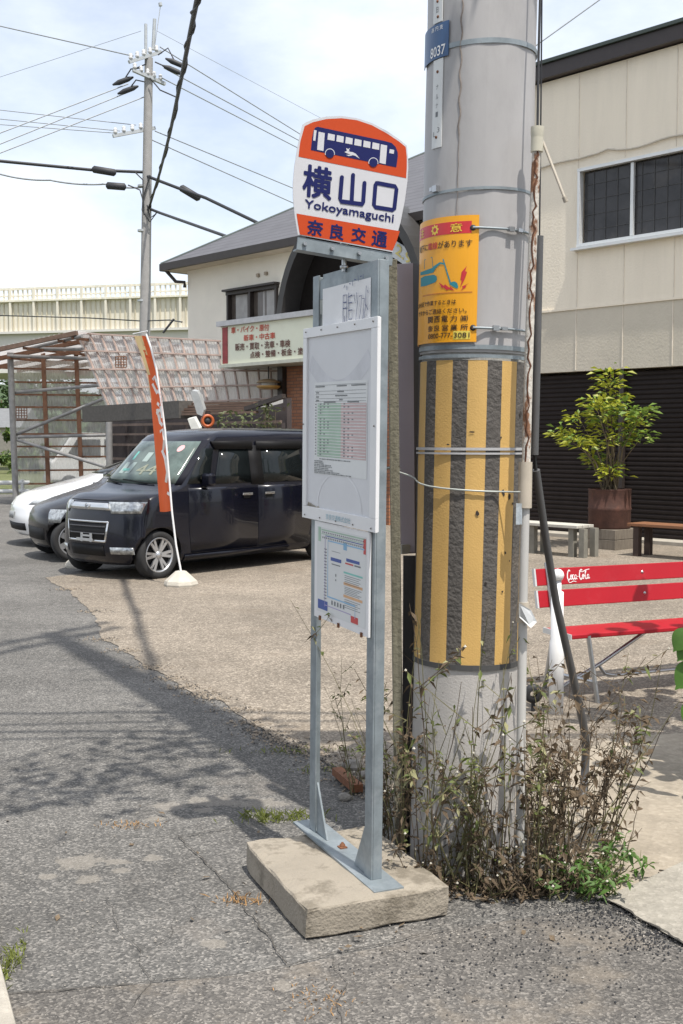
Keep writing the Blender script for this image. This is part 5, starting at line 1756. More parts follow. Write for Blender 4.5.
class Car:
    def __init__(s, name, label, loc, rotz, X0, X1, WD, K, p=3.6, paint=None, nside=26):
        s.X0, s.X1, s.WD, s.K, s.p = X0, X1, WD, K, p
        s.T = thing(name, label, 'car', loc, rotz)
        s.paint = paint
        s.nside = nside
    def w(s, z): return lerp_tab(s.WD, z)
    def xf(s, y, z): return lerp_tab(s.X0, z) + lerp_tab(s.K, z) * min(1, abs(y) / s.w(z)) ** s.p
    def shell(s, zs, arches=()):
        m = MB(); rings = []
        for z in zs:
            w, x1 = s.w(z), lerp_tab(s.X1, z)
            k = lerp_tab(s.K, z)
            x0 = lerp_tab(s.X0, z)
            r = []
            for i in range(25):
                t = -1 + 2 * i / 24
                y = math.copysign(abs(t) ** .6, t) * w
                r.append(Vector((s.xf(y, z), y, z)))
            xs = x0 + k
            for i in range(1, s.nside):
                r.append(Vector((xs + (x1 - .12 - xs) * i / s.nside, w, z)))
            for i in range(13):
                t = 1 - 2 * i / 12
                y = math.copysign(abs(t) ** .5, t) * w
                r.append(Vector((x1 - .12 * abs(t) ** 4, y, z)))
            for i in range(s.nside - 1, 0, -1):
                r.append(Vector((xs + (x1 - .12 - xs) * i / s.nside, -w, z)))
            rings.append(r)
        n = len(rings[0])
        vs = [p for r in rings for p in r]
        fs = [(j * n + i, j * n + (i + 1) % n, (j + 1) * n + (i + 1) % n, (j + 1) * n + i) for j in range(len(zs) - 1) for i in range(n)]
        m.add(vs, fs, 0, True)
        m.f += [tuple(reversed(range(n))), tuple(range(len(vs) - n, len(vs)))]
        m.m += [0, 0]; m.s += [False, True]
        o = m.build('body', s.paint, s.T)
        if arches:
            c = MB()
            for (x, z, r) in arches:
                for sy in (-1, 1):
                    y = sy * s.w(.4)
                    c.lathe([(0, -.24), (r, -.24), (r, .24), (0, .24)], 36, Matrix.Translation((x, y, z)) @ Matrix.Rotation(R(90), 4, 'X'), 0, False)
            me = bpy.data.meshes.new('cut')
            bm = bmesh.new()
            vv = [bm.verts.new(p) for p in c.v]
            for f in c.f:
                try: bm.faces.new([vv[i] for i in f])
                except ValueError: pass
            bmesh.ops.remove_doubles(bm, verts=bm.verts[:], dist=1e-5)
            bmesh.ops.recalc_face_normals(bm, faces=bm.faces[:])
            bm.to_mesh(me); bm.free()
            me.materials.append(M_trim)
            co = bpy.data.objects.new('cut', me); COL.objects.link(co)
            co.parent = s.T
            bpy.context.view_layer.update()
            md = o.modifiers.new('b', 'BOOLEAN'); md.object = co; md.operation = 'DIFFERENCE'; md.solver = 'EXACT'
            try: md.material_mode = 'TRANSFER'
            except Exception: pass
            dg = bpy.context.evaluated_depsgraph_get(); dg.update()
            nm = bpy.data.meshes.new_from_object(o.evaluated_get(dg))
            o.modifiers.clear(); o.data = nm
            bpy.data.objects.remove(co)
        s.body = o
        return o
    def side(s, name, m_, zs, xl, xr, off, parent=None, sides=(-1, 1), nx=1):
        out = []
        for sy in sides:
            m = MB(); vs = []
            for z in zs:
                a, b = lerp_tab(xl, z), lerp_tab(xr, z)
                for i in range(nx + 1):
                    vs.append(Vector((a + (b - a) * i / nx, sy * (s.w(z) + off), z)))
            k = nx + 1
            fs = [(j * k + i, j * k + i + 1, (j + 1) * k + i + 1, (j + 1) * k + i) for j in range(len(zs) - 1) for i in range(nx)]
            # give it a rim so that it reads as a panel, not a card
            m.add(vs, fs, 0, True)
            back = [Vector((p.x, p.y - sy * (off + .003), p.z)) for p in vs]
            o2 = len(m.v)
            m.v += back
            edge = [i for i in range(k)] + [j * k + k - 1 for j in range(1, len(zs))] + [(len(zs) - 1) * k + i for i in range(k - 2, -1, -1)] + [j * k for j in range(len(zs) - 2, 0, -1)]
            for a, b in zip(edge, edge[1:] + edge[:1]):
                m.f.append((a, b, o2 + b, o2 + a)); m.m.append(0); m.s.append(False)
            out.append(m.build(name, m_, parent[(-1, 1).index(sy)] if isinstance(parent, list) else (parent or s.T)))
        return out
    def front(s, name, m_, zs, yl, yr, off, parent=None, ny=10, mirror=False):
        res = []
        for sg in ((1, -1) if mirror else (1,)):
            m = MB(); vs = []
            for z in zs:
                a, b = lerp_tab(yl, z) * sg, lerp_tab(yr, z) * sg
                for i in range(ny + 1):
                    y = a + (b - a) * i / ny
                    vs.append(Vector((s.xf(y, z) - off, y * (1 + off * .3), z)))
            k = ny + 1
            fs = [(j * k + i, j * k + i + 1, (j + 1) * k + i + 1, (j + 1) * k + i) for j in range(len(zs) - 1) for i in range(ny)]
            m.add(vs, fs, 0, True)
            back = [Vector((p.x + off + .004, p.y, p.z)) for p in vs]
            o2 = len(m.v); m.v += back
            edge = [i for i in range(k)] + [j * k + k - 1 for j in range(1, len(zs))] + [(len(zs) - 1) * k + i for i in range(k - 2, -1, -1)] + [j * k for j in range(len(zs) - 2, 0, -1)]
            for a, b in zip(edge, edge[1:] + edge[:1]):
                m.f.append((a, b, o2 + b, o2 + a)); m.m.append(0); m.s.append(False)
            res.append(m.build(name, m_, parent or s.T))
        return res
    def wheels(s, xs, r, wd, spokes=8, rimf=.74, style=0):
        for x in xs:
            for sy in (-1, 1):
                W_ = bpy.data.objects.new('wheel', None); COL.objects.link(W_); W_.parent = s.T
                W_.empty_display_size = .1
                W_.location = (x, sy * (s.w(.35) - wd / 2 - .012), r)
                M1 = Matrix.Rotation(R(90 * sy), 4, 'X').inverted()
                m = MB()
                m.lathe([(r * rimf, -wd / 2), (r * .94, -wd / 2), (r, -wd / 2 + .02), (r, wd / 2 - .02), (r * .95, wd / 2), (r * (rimf + .03), wd / 2 + .004), (r * rimf, wd / 2 - .004)], 40, M1)
                m.build('tyre', M_tyre, W_)
                m = MB()
                m.lathe([(r * rimf, -wd / 2 + .01), (r * rimf, wd / 2 - .003), (r * (rimf - .06), wd / 2 - .006), (r * (rimf - .08), wd / 2 - .03), (r * (rimf - .08), -wd / 2 + .02)], 40, M1)
                m.lathe([(0, wd / 2 - .004), (r * .12, wd / 2 - .006), (r * .16, wd / 2 - .02), (r * .16, wd / 2 - .07)], 20, M1)
                for k in range(spokes):
                    a = 2 * math.pi * (k // 2 * 2 if style == 0 else k) / spokes + ((.16 if k % 2 else -.16) if style == 0 else 0)
                    sw = r * (.115 if style == 0 else .26)
                    rot = M1 @ Matrix.Rotation(a, 4, 'Z')
                    q = [Vector((r * .08, -sw / 2, wd / 2 - .022)), Vector((r * .08, sw / 2, wd / 2 - .022)), Vector((r * (rimf - .05), sw * .5, wd / 2 - .014)), Vector((r * (rimf - .05), -sw * .5, wd / 2 - .014))]
                    m.prism([rot @ p for p in q], rot.to_3x3() @ Vector((0, 0, -.025)))
                m.build('rim', M_alloy, W_)
                m = MB(); m.lathe([(0, wd / 2 - .06), (r * (rimf - .06), wd / 2 - .06)], 24, M1)
                m.build('brake_disc', M_trim, W_)

ANG = math.atan2(.755, .656)
VA, VL = Vector((.656, .755, 0)), Vector((-.755, .656, 0))
cont = G(160, 579)
M_navy = mat('navy_paint', (0.0045, .0053, .0115), .22, var=.05, spec=.35, coat=.35)
vloc = cont - VA * .50 + VL * .715
van = Car('tall_minivan', 'dark navy boxy minivan parked behind the orange banner', vloc, ANG,
          X0=[(.17, .10), (.22, .05), (.34, .01), (.5, .0), (.72, .015), (.86, .045), (.92, .09), (.97, .2), (1.0, .36), (1.03, .50), (1.07, .60), (1.30, .84), (1.60, 1.15), (1.66, 1.24), (1.71, 1.45), (1.74, 1.75), (1.755, 2.1)],
          X1=[(.17, 3.80), (.3, 3.84), (.9, 3.84), (1.6, 3.72), (1.70, 3.64), (1.755, 3.3)],
          WD=[(.17, .66), (.24, .72), (.40, .737), (.85, .737), (1.0, .73), (1.06, .715), (1.60, .635), (1.67, .60), (1.72, .52), (1.755, .3)],
          K=[(.17, .22), (.5, .27), (.9, .30), (1.0, .26), (1.07, .24), (1.6, .22), (1.755, .15)], p=3.4, paint=M_navy)
van.shell([.17, .20, .24, .30, .36, .42, .5, .6, .7, .78, .84, .88, .91, .94, .97, .985, 1.0, 1.015, 1.03, 1.05, 1.07, 1.12, 1.2, 1.3, 1.4, 1.5, 1.6, 1.63, 1.66, 1.69, 1.71, 1.725, 1.74, 1.755], [(.50, .28, .315), (3.36, .28, .315)])
van.wheels((.50, 3.36), .278, .16, 12)
van.front('windscreen', M_glassF, [1.085, 1.2, 1.3, 1.4, 1.5, 1.585], [(1.085, -.66), (1.585, -.575)], [(1.085, .66), (1.585, .575)], .0022, ny=16)
for sg_ in (1, -1):
    van.front('windscreen_pillar', mat('pillar_matt', (.012, .013, .02), .7, spec=.15), [1.075, 1.2, 1.3, 1.4, 1.5, 1.6], [(1.075, .655 * sg_), (1.6, .57 * sg_)], [(1.075, .712 * sg_), (1.6, .632 * sg_)], .0055, ny=6)
# the near door with its shut line, handle and glass
dz = [.27, .4, .6, .85, 1.0, 1.035]
d1 = van.side('front_door', M_navy, dz, [(.27, .97), (.55, .93), (1.035, .93)], [(.27, 2.07), (1.035, 2.07)], .004)
d2 = van.side('rear_door', M_navy, dz, [(.27, 2.085), (1.035, 2.085)], [(.27, 2.98), (.6, 3.08), (1.035, 3.08)], .004)
van.side('door_glass', M_glassC, [1.075, 1.2, 1.35, 1.50], [(1.075, 1.36), (1.50, 1.50)], [(1.075, 1.98), (1.50, 1.98)], .006, d1)
van.side('door_glass', M_glassC, [1.075, 1.2, 1.35, 1.50], [(1.075, 2.20), (1.50, 2.20)], [(1.075, 2.95), (1.50, 2.90)], .006, d2)
van.side('quarter_glass', M_glassC, [1.085, 1.2, 1.35, 1.50], [(1.085, .93), (1.50, 1.22)], [(1.085, 1.28), (1.50, 1.40)], .004)
van.side('pillar_trim', M_trim, [1.055, 1.2, 1.35, 1.535], [(1.055, 1.98), (1.535, 1.98)], [(1.055, 2.20), (1.535, 2.20)], .0085)
van.side('visor', M_trim, [1.49, 1.55, 1.585], [(1.49, 1.42), (1.585, 1.36)], [(1.49, 2.05), (1.585, 2.05)], .022)
van.side('visor', M_trim, [1.49, 1.55, 1.585], [(1.49, 2.12), (1.585, 2.12)], [(1.49, 2.95), (1.585, 2.95)], .022)
for dd, x in ((d1, 1.88), (d2, 2.27)):
    for sy, dob in zip((-1, 1), dd):
        m = MB()
        m.box((x, sy * (van.w(.93) + .022), .935), (.17, .018, .028), None, 0, .006)
        m.box((x, sy * (van.w(.93) + .006), .92), (.11, .006, .07), None, 1)
        m.build('handle', [M_chrome, M_trim], dob)
van.side('side_skirt', M_navy, [.175, .21, .25], [(.175, .88), (.25, .86)], [(.175, 2.62), (.25, 2.64)], .022)
van.front('headlight', M_lamp, [.765, .80, .85, .895], [(.765, .40), (.895, .33)], [(.765, .69), (.895, .71)], .008, mirror=True)
van.front('chrome_bar', M_chrome, [.80, .84, .88], [(.80, -.38), (.88, -.33)], [(.80, .38), (.88, .33)], .010)
van.front('bonnet_gap', M_trim, [.905, .912], [(.9, -.66)], [(.9, .66)], .003)
van.front('grille', M_trim, [.44, .55, .665], [(.44, -.33), (.665, -.37)], [(.44, .33), (.665, .37)], .006)
gr_ = van.front('grille_frame', M_chrome, [.43, .455], [(.42, -.34)], [(.42, .34)], .012)
van.front('grille_frame', M_chrome, [.655, .675], [(.65, -.375)], [(.65, .375)], .012)
for z in (.52, .60):
    van.front('grille_bar', mat('grille_bar_grey', (0.04, .04, .045), .4), [z, z + .015], [(z, -.33)], [(z, .33)], .011)
van.front('grille_frame', M_chrome, [.44, .67], [(.44, -.345), (.70, -.39)], [(.44, -.322), (.70, -.367)], .012)
van.front('grille_frame', M_chrome, [.44, .67], [(.44, .322), (.70, .367)], [(.44, .345), (.70, .39)], .012)
van.front('lower_intake', M_trim, [.27, .34, .40], [(.27, -.30)], [(.27, .30)], .005)
van.front('fog_lamp', M_lamp, [.30, .34, .38], [(.30, .40)], [(.30, .65)], .010, mirror=True)
m = MB()
xb = van.xf(0, .5) - .03
m.box((xb + .008, 0, .455), (.008, .30, .03)); m.box((xb + .008, -.12, .48), (.01, .035, .10)); m.box((xb + .008, .05, .48), (.01, .035, .10)); m.box((xb + .008, -.03, .5), (.01, .15, .02))
m.build('plate_bracket', mat('bracket_pale', (0.45, .46, .47), .4, metal=.5), van.T)
m = MB()
m.lathe([(.03, 0), (.042, .004), (.042, .010), (.03, .012)], 20, Matrix.Translation((van.xf(0, .84) - .022, 0, .84)) @ Matrix.Rotation(R(90), 4, 'Y'))
m.build('badge', M_chrome, van.T)
for sy in (-1, 1):
    m = MB()
    y = sy * (van.w(1.1) + .11)
    m.box((1.17, y, 1.13), (.10, .17, .15), None, 0, .03)
    m.bar((1.2, sy * van.w(1.1), 1.06), (1.18, sy * (van.w(1.1) + .05), 1.09), .06, .04)
    mo_ = m.build('mirror', M_navy, van.T)
m = MB()
for y0_, y1_ in ((-.45, .12), (.1, .55)):
    pts = []
    for i in range(8):
        y = y0_ + (y1_ - y0_) * i / 7
        z = 1.085 + .09 * (i / 7) * .5
        pts.append(Vector((van.xf(y, z) - .018, y, z)))
    m.tube(pts, .007, 5)
m.build('wiper', M_trim, van.T)
# price card and stickers behind the windscreen
def wsp(y, z, off): return Vector((van.xf(y, z) - off, y, z))
m = MB(); ms_ = MB(); mg_ = MB()
def card(mb, y0, y1, z0, z1, off=.0065): mb.poly([wsp(y0, z0, off), wsp(y1, z0, off), wsp(y1, z1, off), wsp(y0, z1, off)])
card(mg_, .28, -.30, 1.36, 1.46); card(m, .34, .12, 1.20, 1.33); card(m, .05, -.05, 1.34, 1.45, .0075)
card(mg_, .30, .16, 1.23, 1.255, .0078)
put_text(ms_, '44', lambda u, v: wsp(.02 - .34 * u, 1.19 + .12 * v, .0075), .01)
m.build('price_card', mat('card_white', (0.25, .31, .29), .4), van.T)
mg_.build('price_card', mat('card_green', (0.10, .32, .28), .4, var=.5, scale=20), van.T)
ms_.build('price_figures', mat('card_cream', (0.21, .22, .16), .4), van.T)
m = MB()
m.poly([wsp(-.42 + .04 * math.cos(t * .523), 1.50 + .04 * math.sin(t * .523), .007) for t in range(12)])
m.build('sticker', mat('sticker_pink', (0.62, .35, .36), .4), van.T)

# black hatchback behind it
bcont = G(75, 562)
M_blackp = mat('black_paint', (0.009, .008, .010), .25, var=.05, spec=.35, coat=.3)
BA = R(27)
BV, BL_ = Vector((math.cos(BA), math.sin(BA), 0)), Vector((-math.sin(BA), math.cos(BA), 0))
bloc = bcont - BV * .40 + BL_ * .715
hb_ = Car('black_hatchback', 'black hatchback parked between the navy minivan and the white car', bloc, BA,
          X0=[(.18, .08), (.26, .02), (.5, .0), (.60, .02), (.68, .06), (.74, .15), (.82, .36), (.90, .62), (.97, .86), (1.02, .98), (1.08, 1.05), (1.35, 1.42), (1.42, 1.58), (1.46, 1.85), (1.48, 2.2)],
          X1=[(.18, 3.36), (.3, 3.395), (.9, 3.39), (1.4, 3.2), (1.48, 2.9)],
          WD=[(.18, .66), (.26, .72), (.45, .737), (.85, .735), (1.0, .715), (1.4, .60), (1.45, .54), (1.48, .35)],
          K=[(.18, .20), (.5, .24), (.8, .30), (1.0, .28), (1.48, .2)], p=3.0, paint=M_blackp)
hb_.shell([.18, .22, .27, .34, .42, .5, .56, .60, .64, .68, .71, .74, .78, .82, .86, .90, .935, .97, 1.0, 1.02, 1.05, 1.08, 1.15, 1.25, 1.35, 1.39, 1.42, 1.44, 1.46, 1.48], [(.40, .285, .325), (2.86, .285, .325)])
hb_.wheels((.40, 2.86), .284, .165, 7, style=1)
hb_.front('windscreen', M_glassC, [1.07, 1.2, 1.3, 1.37], [(1.07, -.62), (1.37, -.53)], [(1.07, .62), (1.37, .53)], .004)
hb_.front('headlight', M_lamp, [.52, .58, .64, .69], [(.52, .55), (.69, .48)], [(.52, .70), (.69, .715)], .008, mirror=True)
hb_.front('intake', M_trim, [.28, .36, .44], [(.28, -.45)], [(.28, .45)], .006)
hd1 = hb_.side('front_door', M_blackp, [.29, .5, .8, .99], [(.29, 1.0), (.99, 1.03)], [(.29, 2.05), (.99, 2.05)], .004)
hb_.side('door_glass', M_glassC, [1.03, 1.15, 1.25, 1.34], [(1.03, 1.25), (1.34, 1.62)], [(1.03, 2.0), (1.34, 2.0)], .005, hd1)
hb_.side('quarter_glass', M_glassC, [1.03, 1.15, 1.25, 1.34], [(1.03, 2.08), (1.34, 2.08)], [(1.03, 2.9), (1.34, 2.75)], .005)
for sy in (-1, 1):
    m = MB(); m.box((1.27, sy * (hb_.w(1.05) + .1), 1.07), (.10, .18, .13), None, 0, .03); m.build('mirror', M_blackp, hb_.T)
    m = MB(); m.box((.62, sy * (hb_.w(.62) + .006), .70), (.07, .012, .02), None, 0, .004); m.build('side_repeater', M_lamp, hb_.T)

# white sloping-nosed hatchback furthest away
M_wpaint = mat('white_car_paint', (0.74, .745, .75), .25, var=.02, coat=1.0)
wloc = Vector((-5.03, 17.5, 0))
wc = Car('white_hatchback', 'white sloping nosed hatchback parked furthest left in the row', wloc, BA,
         X0=[(.17, .10), (.24, .04), (.40, .0), (.62, .03), (.72, .10), (.79, .22), (.86, .45), (.93, .75), (.99, 1.0), (1.05, 1.22), (1.22, 1.66), (1.40, 2.2), (1.46, 2.5), (1.49, 2.9)],
         X1=[(.17, 4.4), (.3, 4.46), (1.0, 4.45), (1.3, 4.1), (1.49, 3.4)],
         WD=[(.17, .80), (.26, .85), (.5, .872), (.8, .87), (.95, .84), (1.38, .62), (1.45, .55), (1.49, .35)],
         K=[(.17, .30), (.5, .45), (.7, .55), (.9, .4), (1.49, .25)], p=2.8, paint=M_wpaint)
wc.shell([.17, .20, .25, .32, .40, .48, .56, .62, .66, .69, .72, .755, .79, .825, .86, .895, .93, .96, .99, 1.02, 1.05, 1.13, 1.22, 1.3, 1.4, 1.43, 1.46, 1.475, 1.49], [(.93, .31, .345), (3.63, .31, .345)])
wc.wheels((.93, 3.63), .312, .19, 5, style=1)
wc.front('windscreen', M_glassC, [1.08, 1.15, 1.22, 1.3, 1.38], [(1.08, -.68), (1.38, -.54)], [(1.08, .68), (1.38, .54)], .004)
wc.front('headlight', mat('headlight_clear', (0.55, .57, .58), .1, metal=.2, var=.35, scale=14, coat=.8), [.64, .70, .76, .82], [(.64, .50), (.82, .60)], [(.64, .80), (.82, .855)], .008, mirror=True)
wc.front('intake', M_trim, [.25, .30, .36], [(.25, -.50)], [(.25, .50)], .006)
wc.front('fog_pocket', mat('pocket_grey', (0.2, .2, .21), .5), [.28, .40, .52], [(.28, .66), (.52, .70)], [(.28, .72), (.52, .735)], .006, mirror=True)
wc.front('number_plate', mat('plate_grey', (0.25, .26, .26), .5), [.42, .52], [(.42, -.16)], [(.42, .16)], .015)
wd1 = wc.side('front_door', M_wpaint, [.32, .5, .8, .92], [(.32, 1.45), (.92, 1.5)], [(.32, 2.5), (.92, 2.5)], .004)
wc.side('door_glass', M_glassC, [.97, 1.1, 1.2, 1.32], [(.97, 1.65), (1.32, 2.25)], [(.97, 2.48), (1.32, 2.48)], .005, wd1)
wc.side('quarter_glass', M_glassC, [.97, 1.1, 1.2, 1.30], [(.97, 2.56), (1.30, 2.56)], [(.97, 3.9), (1.30, 3.5)], .005)
for sy in (-1, 1):
    m = MB(); m.box((1.75, sy * (wc.w(1.0) + .1), 1.02), (.12, .2, .13), None, 0, .03); m.build('mirror', M_wpaint, wc.T)

# ------------------------------------------------------------------ banner flag and its weights
fq = G(181, 586)
flag = thing('banner_flag', 'tall narrow orange and cream banner flag leaning in front of the minivan', 'flag', fq)
M_fbase = mat('flag_base_concrete', (0.46, .43, .37), .9, var=.12, scale=9, bump=.3)
def fbase(T):
    m = MB()
    m.lathe([(0, 0), (.185, 0), (.19, .025), (.178, .06), (.06, .165), (.035, .17), (0, .17)], 8, None, 0, False)
    return m.build('base', M_fbase, T)
fbase(flag)
FY0 = fq.y
pole_px = [(182, 577), (176, 545), (172, 512), (168.5, 470), (165, 430), (161, 400), (156.5, 370), (151, 348), (146, 334)]
m = MB(); m.tube([P(x, y, FY0) for x, y in pole_px], .011, 8); m.tube([P(133, 334, FY0 + .38), P(147.5, 331, FY0)], .006, 6)
m.build('pole', M_white, flag, world=True)
rowsL = [(134, 336), (140, 355), (146.5, 375), (151, 400), (154.5, 430), (157.5, 470), (160, 512)]
rowsR = [(147.5, 336), (153, 355), (157.5, 375), (161.5, 400), (165.5, 430), (169.5, 470), (173, 511)]
m = MB(); vs = []
def fl(i, t):
    a, b = rowsL[i], rowsR[i]
    Yl = FY0 + .38
    p, q = P(a[0], a[1], Yl), P(b[0], b[1], FY0)
    r = p.lerp(q, t)
    return r + Vector((0.012 * math.sin(t * 6 + i), -.03 * math.sin(t * 3.14) + .02 * math.sin(t * 7 + i * 1.3), 0))
NT = 10
for i in range(7):
    for j in range(NT + 1): vs.append(fl(i, j / NT))
k = NT + 1
def fmi(i, j): return 1 if (j / NT) < (.62 - .21 * i) else 0
for i in range(6):
    for j in range(NT):
        m.add([], [])
        m.f.append((i * k + j, i * k + j + 1, (i + 1) * k + j + 1, (i + 1) * k + j)); m.m.append(fmi(i, j)); m.s.append(True)
m.v = vs
M_fo = mat('flag_orange', (0.72, .13, .035), .7, var=.06, scale=4, transl=.35)
M_fc = mat('flag_cream', (0.68, .52, .27), .7, var=.05, transl=.35)
cloth = m.build('cloth', [M_fo, M_fc], flag, world=True, fix=False)
m = MB()
def fp(t, s):       # s runs down the flag 0..6
    i = int(min(5, s)); return fl(i, t).lerp(fl(i + 1, t), s - i) + Vector((-.006, -.012, 0))
def fs_(pts, w):
    w *= .65
    stroke(m, [fp(a, b) for a, b in pts], w, Vector((-.5, -.85, 0)).normalized())
for pts, w in (([(.62, 2.2), (.75, 2.05), (.95, 2.5)], .05), ([(.55, 2.35), (.72, 2.75)], .045), ([(.8, 2.6), (.97, 2.75)], .05),
               ([(.6, 3.1), (.72, 3.18)], .05), ([(.45, 3.45), (.9, 3.3)], .05), ([(.55, 3.3), (.62, 3.75), (.85, 3.85)], .055), ([(.85, 3.2), (.9, 3.6)], .045),
               ([(.5, 4.05), (.8, 3.98), (.92, 4.25), (.7, 4.5)], .05), ([(.55, 4.5), (.85, 4.7), (.95, 5.05), (.75, 5.3)], .055), ([(.8, 5.55), (.97, 5.6)], .05)):
    fs_(pts, w)
m.build('lettering', mat('flag_white', (0.75, .72, .68), .7), cloth, world=True, fix=False)
m = MB()
for pts, w in (([(.5, .8), (.7, .82)], .02), ([(.6, .75), (.62, 1.1)], .02), ([(.55, 1.1), (.78, 1.12)], .02), ([(.7, .5), (.8, .52), (.78, .65)], .015)):
    fs_(pts, w)
m.build('lettering', M_fo, cloth, world=True, fix=False)
q2 = G(80, 567)
b2 = thing('flag_base', 'spare concrete banner weight on the ground by the minivan bumper', 'banner weight', q2)
fbase(b2)

# ------------------------------------------------------------------ translucent shed behind the cars
M_poly = mat('corrugated_clear_sheet', (0.64, .635, .61), .45, var=.12, scale=.8, stain=(.40, .36, .32), stain_amt=.6, stain_scale=.7, alpha=.54, transl=.5)
M_poly2 = mat('pinkish_clear_sheet', (0.71, .685, .67), .45, var=.12, scale=.9, stain=(.45, .37, .33), stain_amt=.6, stain_scale=.8, alpha=.66, transl=.5)
M_batten = mat('faded_batten', (.37, .28, .24), .85, var=.25, scale=4)
M_rustbar = mat('rusty_batten', (0.17, .085, .05), .85, var=.35, scale=5)
M_pipe = mat('scaffold_pipe', (0.26, .255, .25), .6, metal=.3, var=.2, scale=6)
shed = thing('translucent_shed', 'shed of cloudy corrugated plastic sheets on rusty battens behind the parked cars', 'shed', G(14, 502))
m = MB()
yy = 29.2
for (x, yb_) in ((12, 502),):
    m.tube([Vector((P(x - 2, 350, 28.4).x, 28.4, P(x - 2, 350, 28.4).z)), Vector((P(16, yb_, 28.4).x, 28.4, 0))], .075, 10)
m.build('post', M_pipe, shed, world=True)
m = MB(); q = P(109, 420, 24.5); m.tube([Vector((q.x, q.y, 0)), q + Vector((0, 0, .1))], .07, 10); m.build('post', M_pipe, shed, world=True)
# far wall sheets
def wav(mb, A, B, Cc, D, n, amp, mi=0):
    """corrugated sheet over the quad A(top left) B(top right) C(bottom right) D(bottom left)"""
    nrm = (B - A).cross(D - A).normalized()
    vs = []
    for i in range(n + 1):
        t = i / n
        o = nrm * amp * (1 if i % 2 else -1)
        vs += [A.lerp(B, t) + o, D.lerp(Cc, t) + o]
    mb.add(vs, [(2 * i, 2 * i + 2, 2 * i + 3, 2 * i + 1) for i in range(n)], mi, False)
m = MB()
wav(m, P(11, 358, 29.3), P(290, 372, 29.3), P(290, 500, 29.3), P(17, 500, 29.3), 170, .006)
m.build('wall_sheet', M_poly, shed, world=True, fix=False)
for x0, y0, x1, y1 in ((43, 352, 49, 500), (76, 352, 82, 492), (108, 366, 112, 480), (140, 372, 142, 470), (172, 372, 173, 470), (204, 372, 205, 470)):
    m = MB(); m.bar(P(x0, y0, 29.15), P(x1, y1, 29.15), .10, .06, (0, 1, 0)); m.build('stud', M_rustbar, shed, world=True)
for y in (368.5, 382, 394.5, 407, 420, 434, 446.5, 457, 470.5, 484):
    m = MB(); m.bar(P(14, y, 29.2), P(290, y + 4 - (y - 368) * .06, 29.2), .045, .06, (0, 1, 0)); m.build('girt', M_rustbar, shed, world=True)
for a, b, Y0, Y1 in (((15, 392.5), (104, 385), 28.5, 27), ((16, 434.5), (103, 399), 28.5, 27), ((18, 437), (156, 434), 28.4, 27.5), ((18, 440), (106, 467), 28.4, 26.5), ((30, 349), (103, 349.5), 28, 27), ((8, 356), (90, 358.5), 28.3, 28), ((28, 349), (82, 336), 28, 26.5)):
    m = MB(); m.tube([P(a[0], a[1], Y0), P(b[0], b[1], Y1)], .042, 7); m.build('brace_pipe', M_pipe, shed, world=True)
# roof of the bay: sloping edge with rafters
m = MB()
A_, B_ = P(-70, 364, 28.2), P(77, 333, 26.6)
A2, B2 = A_ + Vector((2.5, 5.2, 0)), B_ + Vector((2.5, 5.2, 0))
wav(m, A_ + Vector((0, 0, .06)), B_ + Vector((0, 0, .06)), B2 + Vector((0, 0, .06)), A2 + Vector((0, 0, .06)), 60, .015)
m.build('roof_sheet', M_poly2, shed, world=True, fix=False)
for t in (0, .18, .36, .54, .72, .9):
    o = Vector((2.5, 5.2, 0)) * t
    m = MB(); m.bar(A_ + o, B_ + o, .09, .10); m.build('rafter', M_rustbar if t else mat('edge_brown', (.14, .09, .065), .8, var=.3), shed, world=True)
for t in (.15, .4, .65, .88, .97):
    m = MB(); q = A_.lerp(B_, t) - Vector((0, 0, .09)); m.bar(q, q + Vector((2.3, 4.8, 0)), .06, .06); m.build('purlin', M_rustbar, shed, world=True)
# leaning sheet facing the street with a grid of battens
TL, TR, BRr, BLl = P(76, 333, 27.4), P(288, 345, 24.3), P(288, 399, 23.8), P(107, 408, 26.4)
m = MB(); wav(m, TL, TR, BRr, BLl, 150, .004); m.build('leaning_sheet', M_poly2, shed, world=True, fix=False)
nrm_ = (TR - TL).cross(BLl - TL).normalized()
if nrm_.y > 0: nrm_ = -nrm_
def bil(u_, v_): return TL.lerp(TR, u_).lerp(BLl.lerp(BRr, u_), v_)
for i in range(18):
    u_ = .02 + .96 * i / 17
    m = MB(); m.bar(bil(u_, 0) - nrm_ * -.03, bil(u_, 1) - nrm_ * -.03, .035, .03, nrm_); m.build('batten', M_batten, shed, world=True)
for v_ in (.01, .25, .5, .75, .99):
    m = MB(); m.bar(bil(0, v_) - nrm_ * -.06, bil(1, v_) - nrm_ * -.06, .035, .03, nrm_); m.build('batten', M_batten, shed, world=True)
# lattice vents
for (x, y, Y) in ((21.5, 413, 29.05), (121, 362, 25.0)):
    m = MB(); c_ = P(x, y, Y); sz = .135 * Y / 29 * 1.0
    for k_ in range(5):
        t = -sz + 2 * sz * k_ / 4
        m.bar(c_ + Vector((t, 0, -sz)), c_ + Vector((t, 0, sz)), .018, .02, (0, 1, 0)); m.bar(c_ + Vector((-sz, -.01, t)), c_ + Vector((sz, -.01, t)), .02, .018, (0, 1, 0))
    m.build('lattice_vent', M_rustbar, shed, world=True)
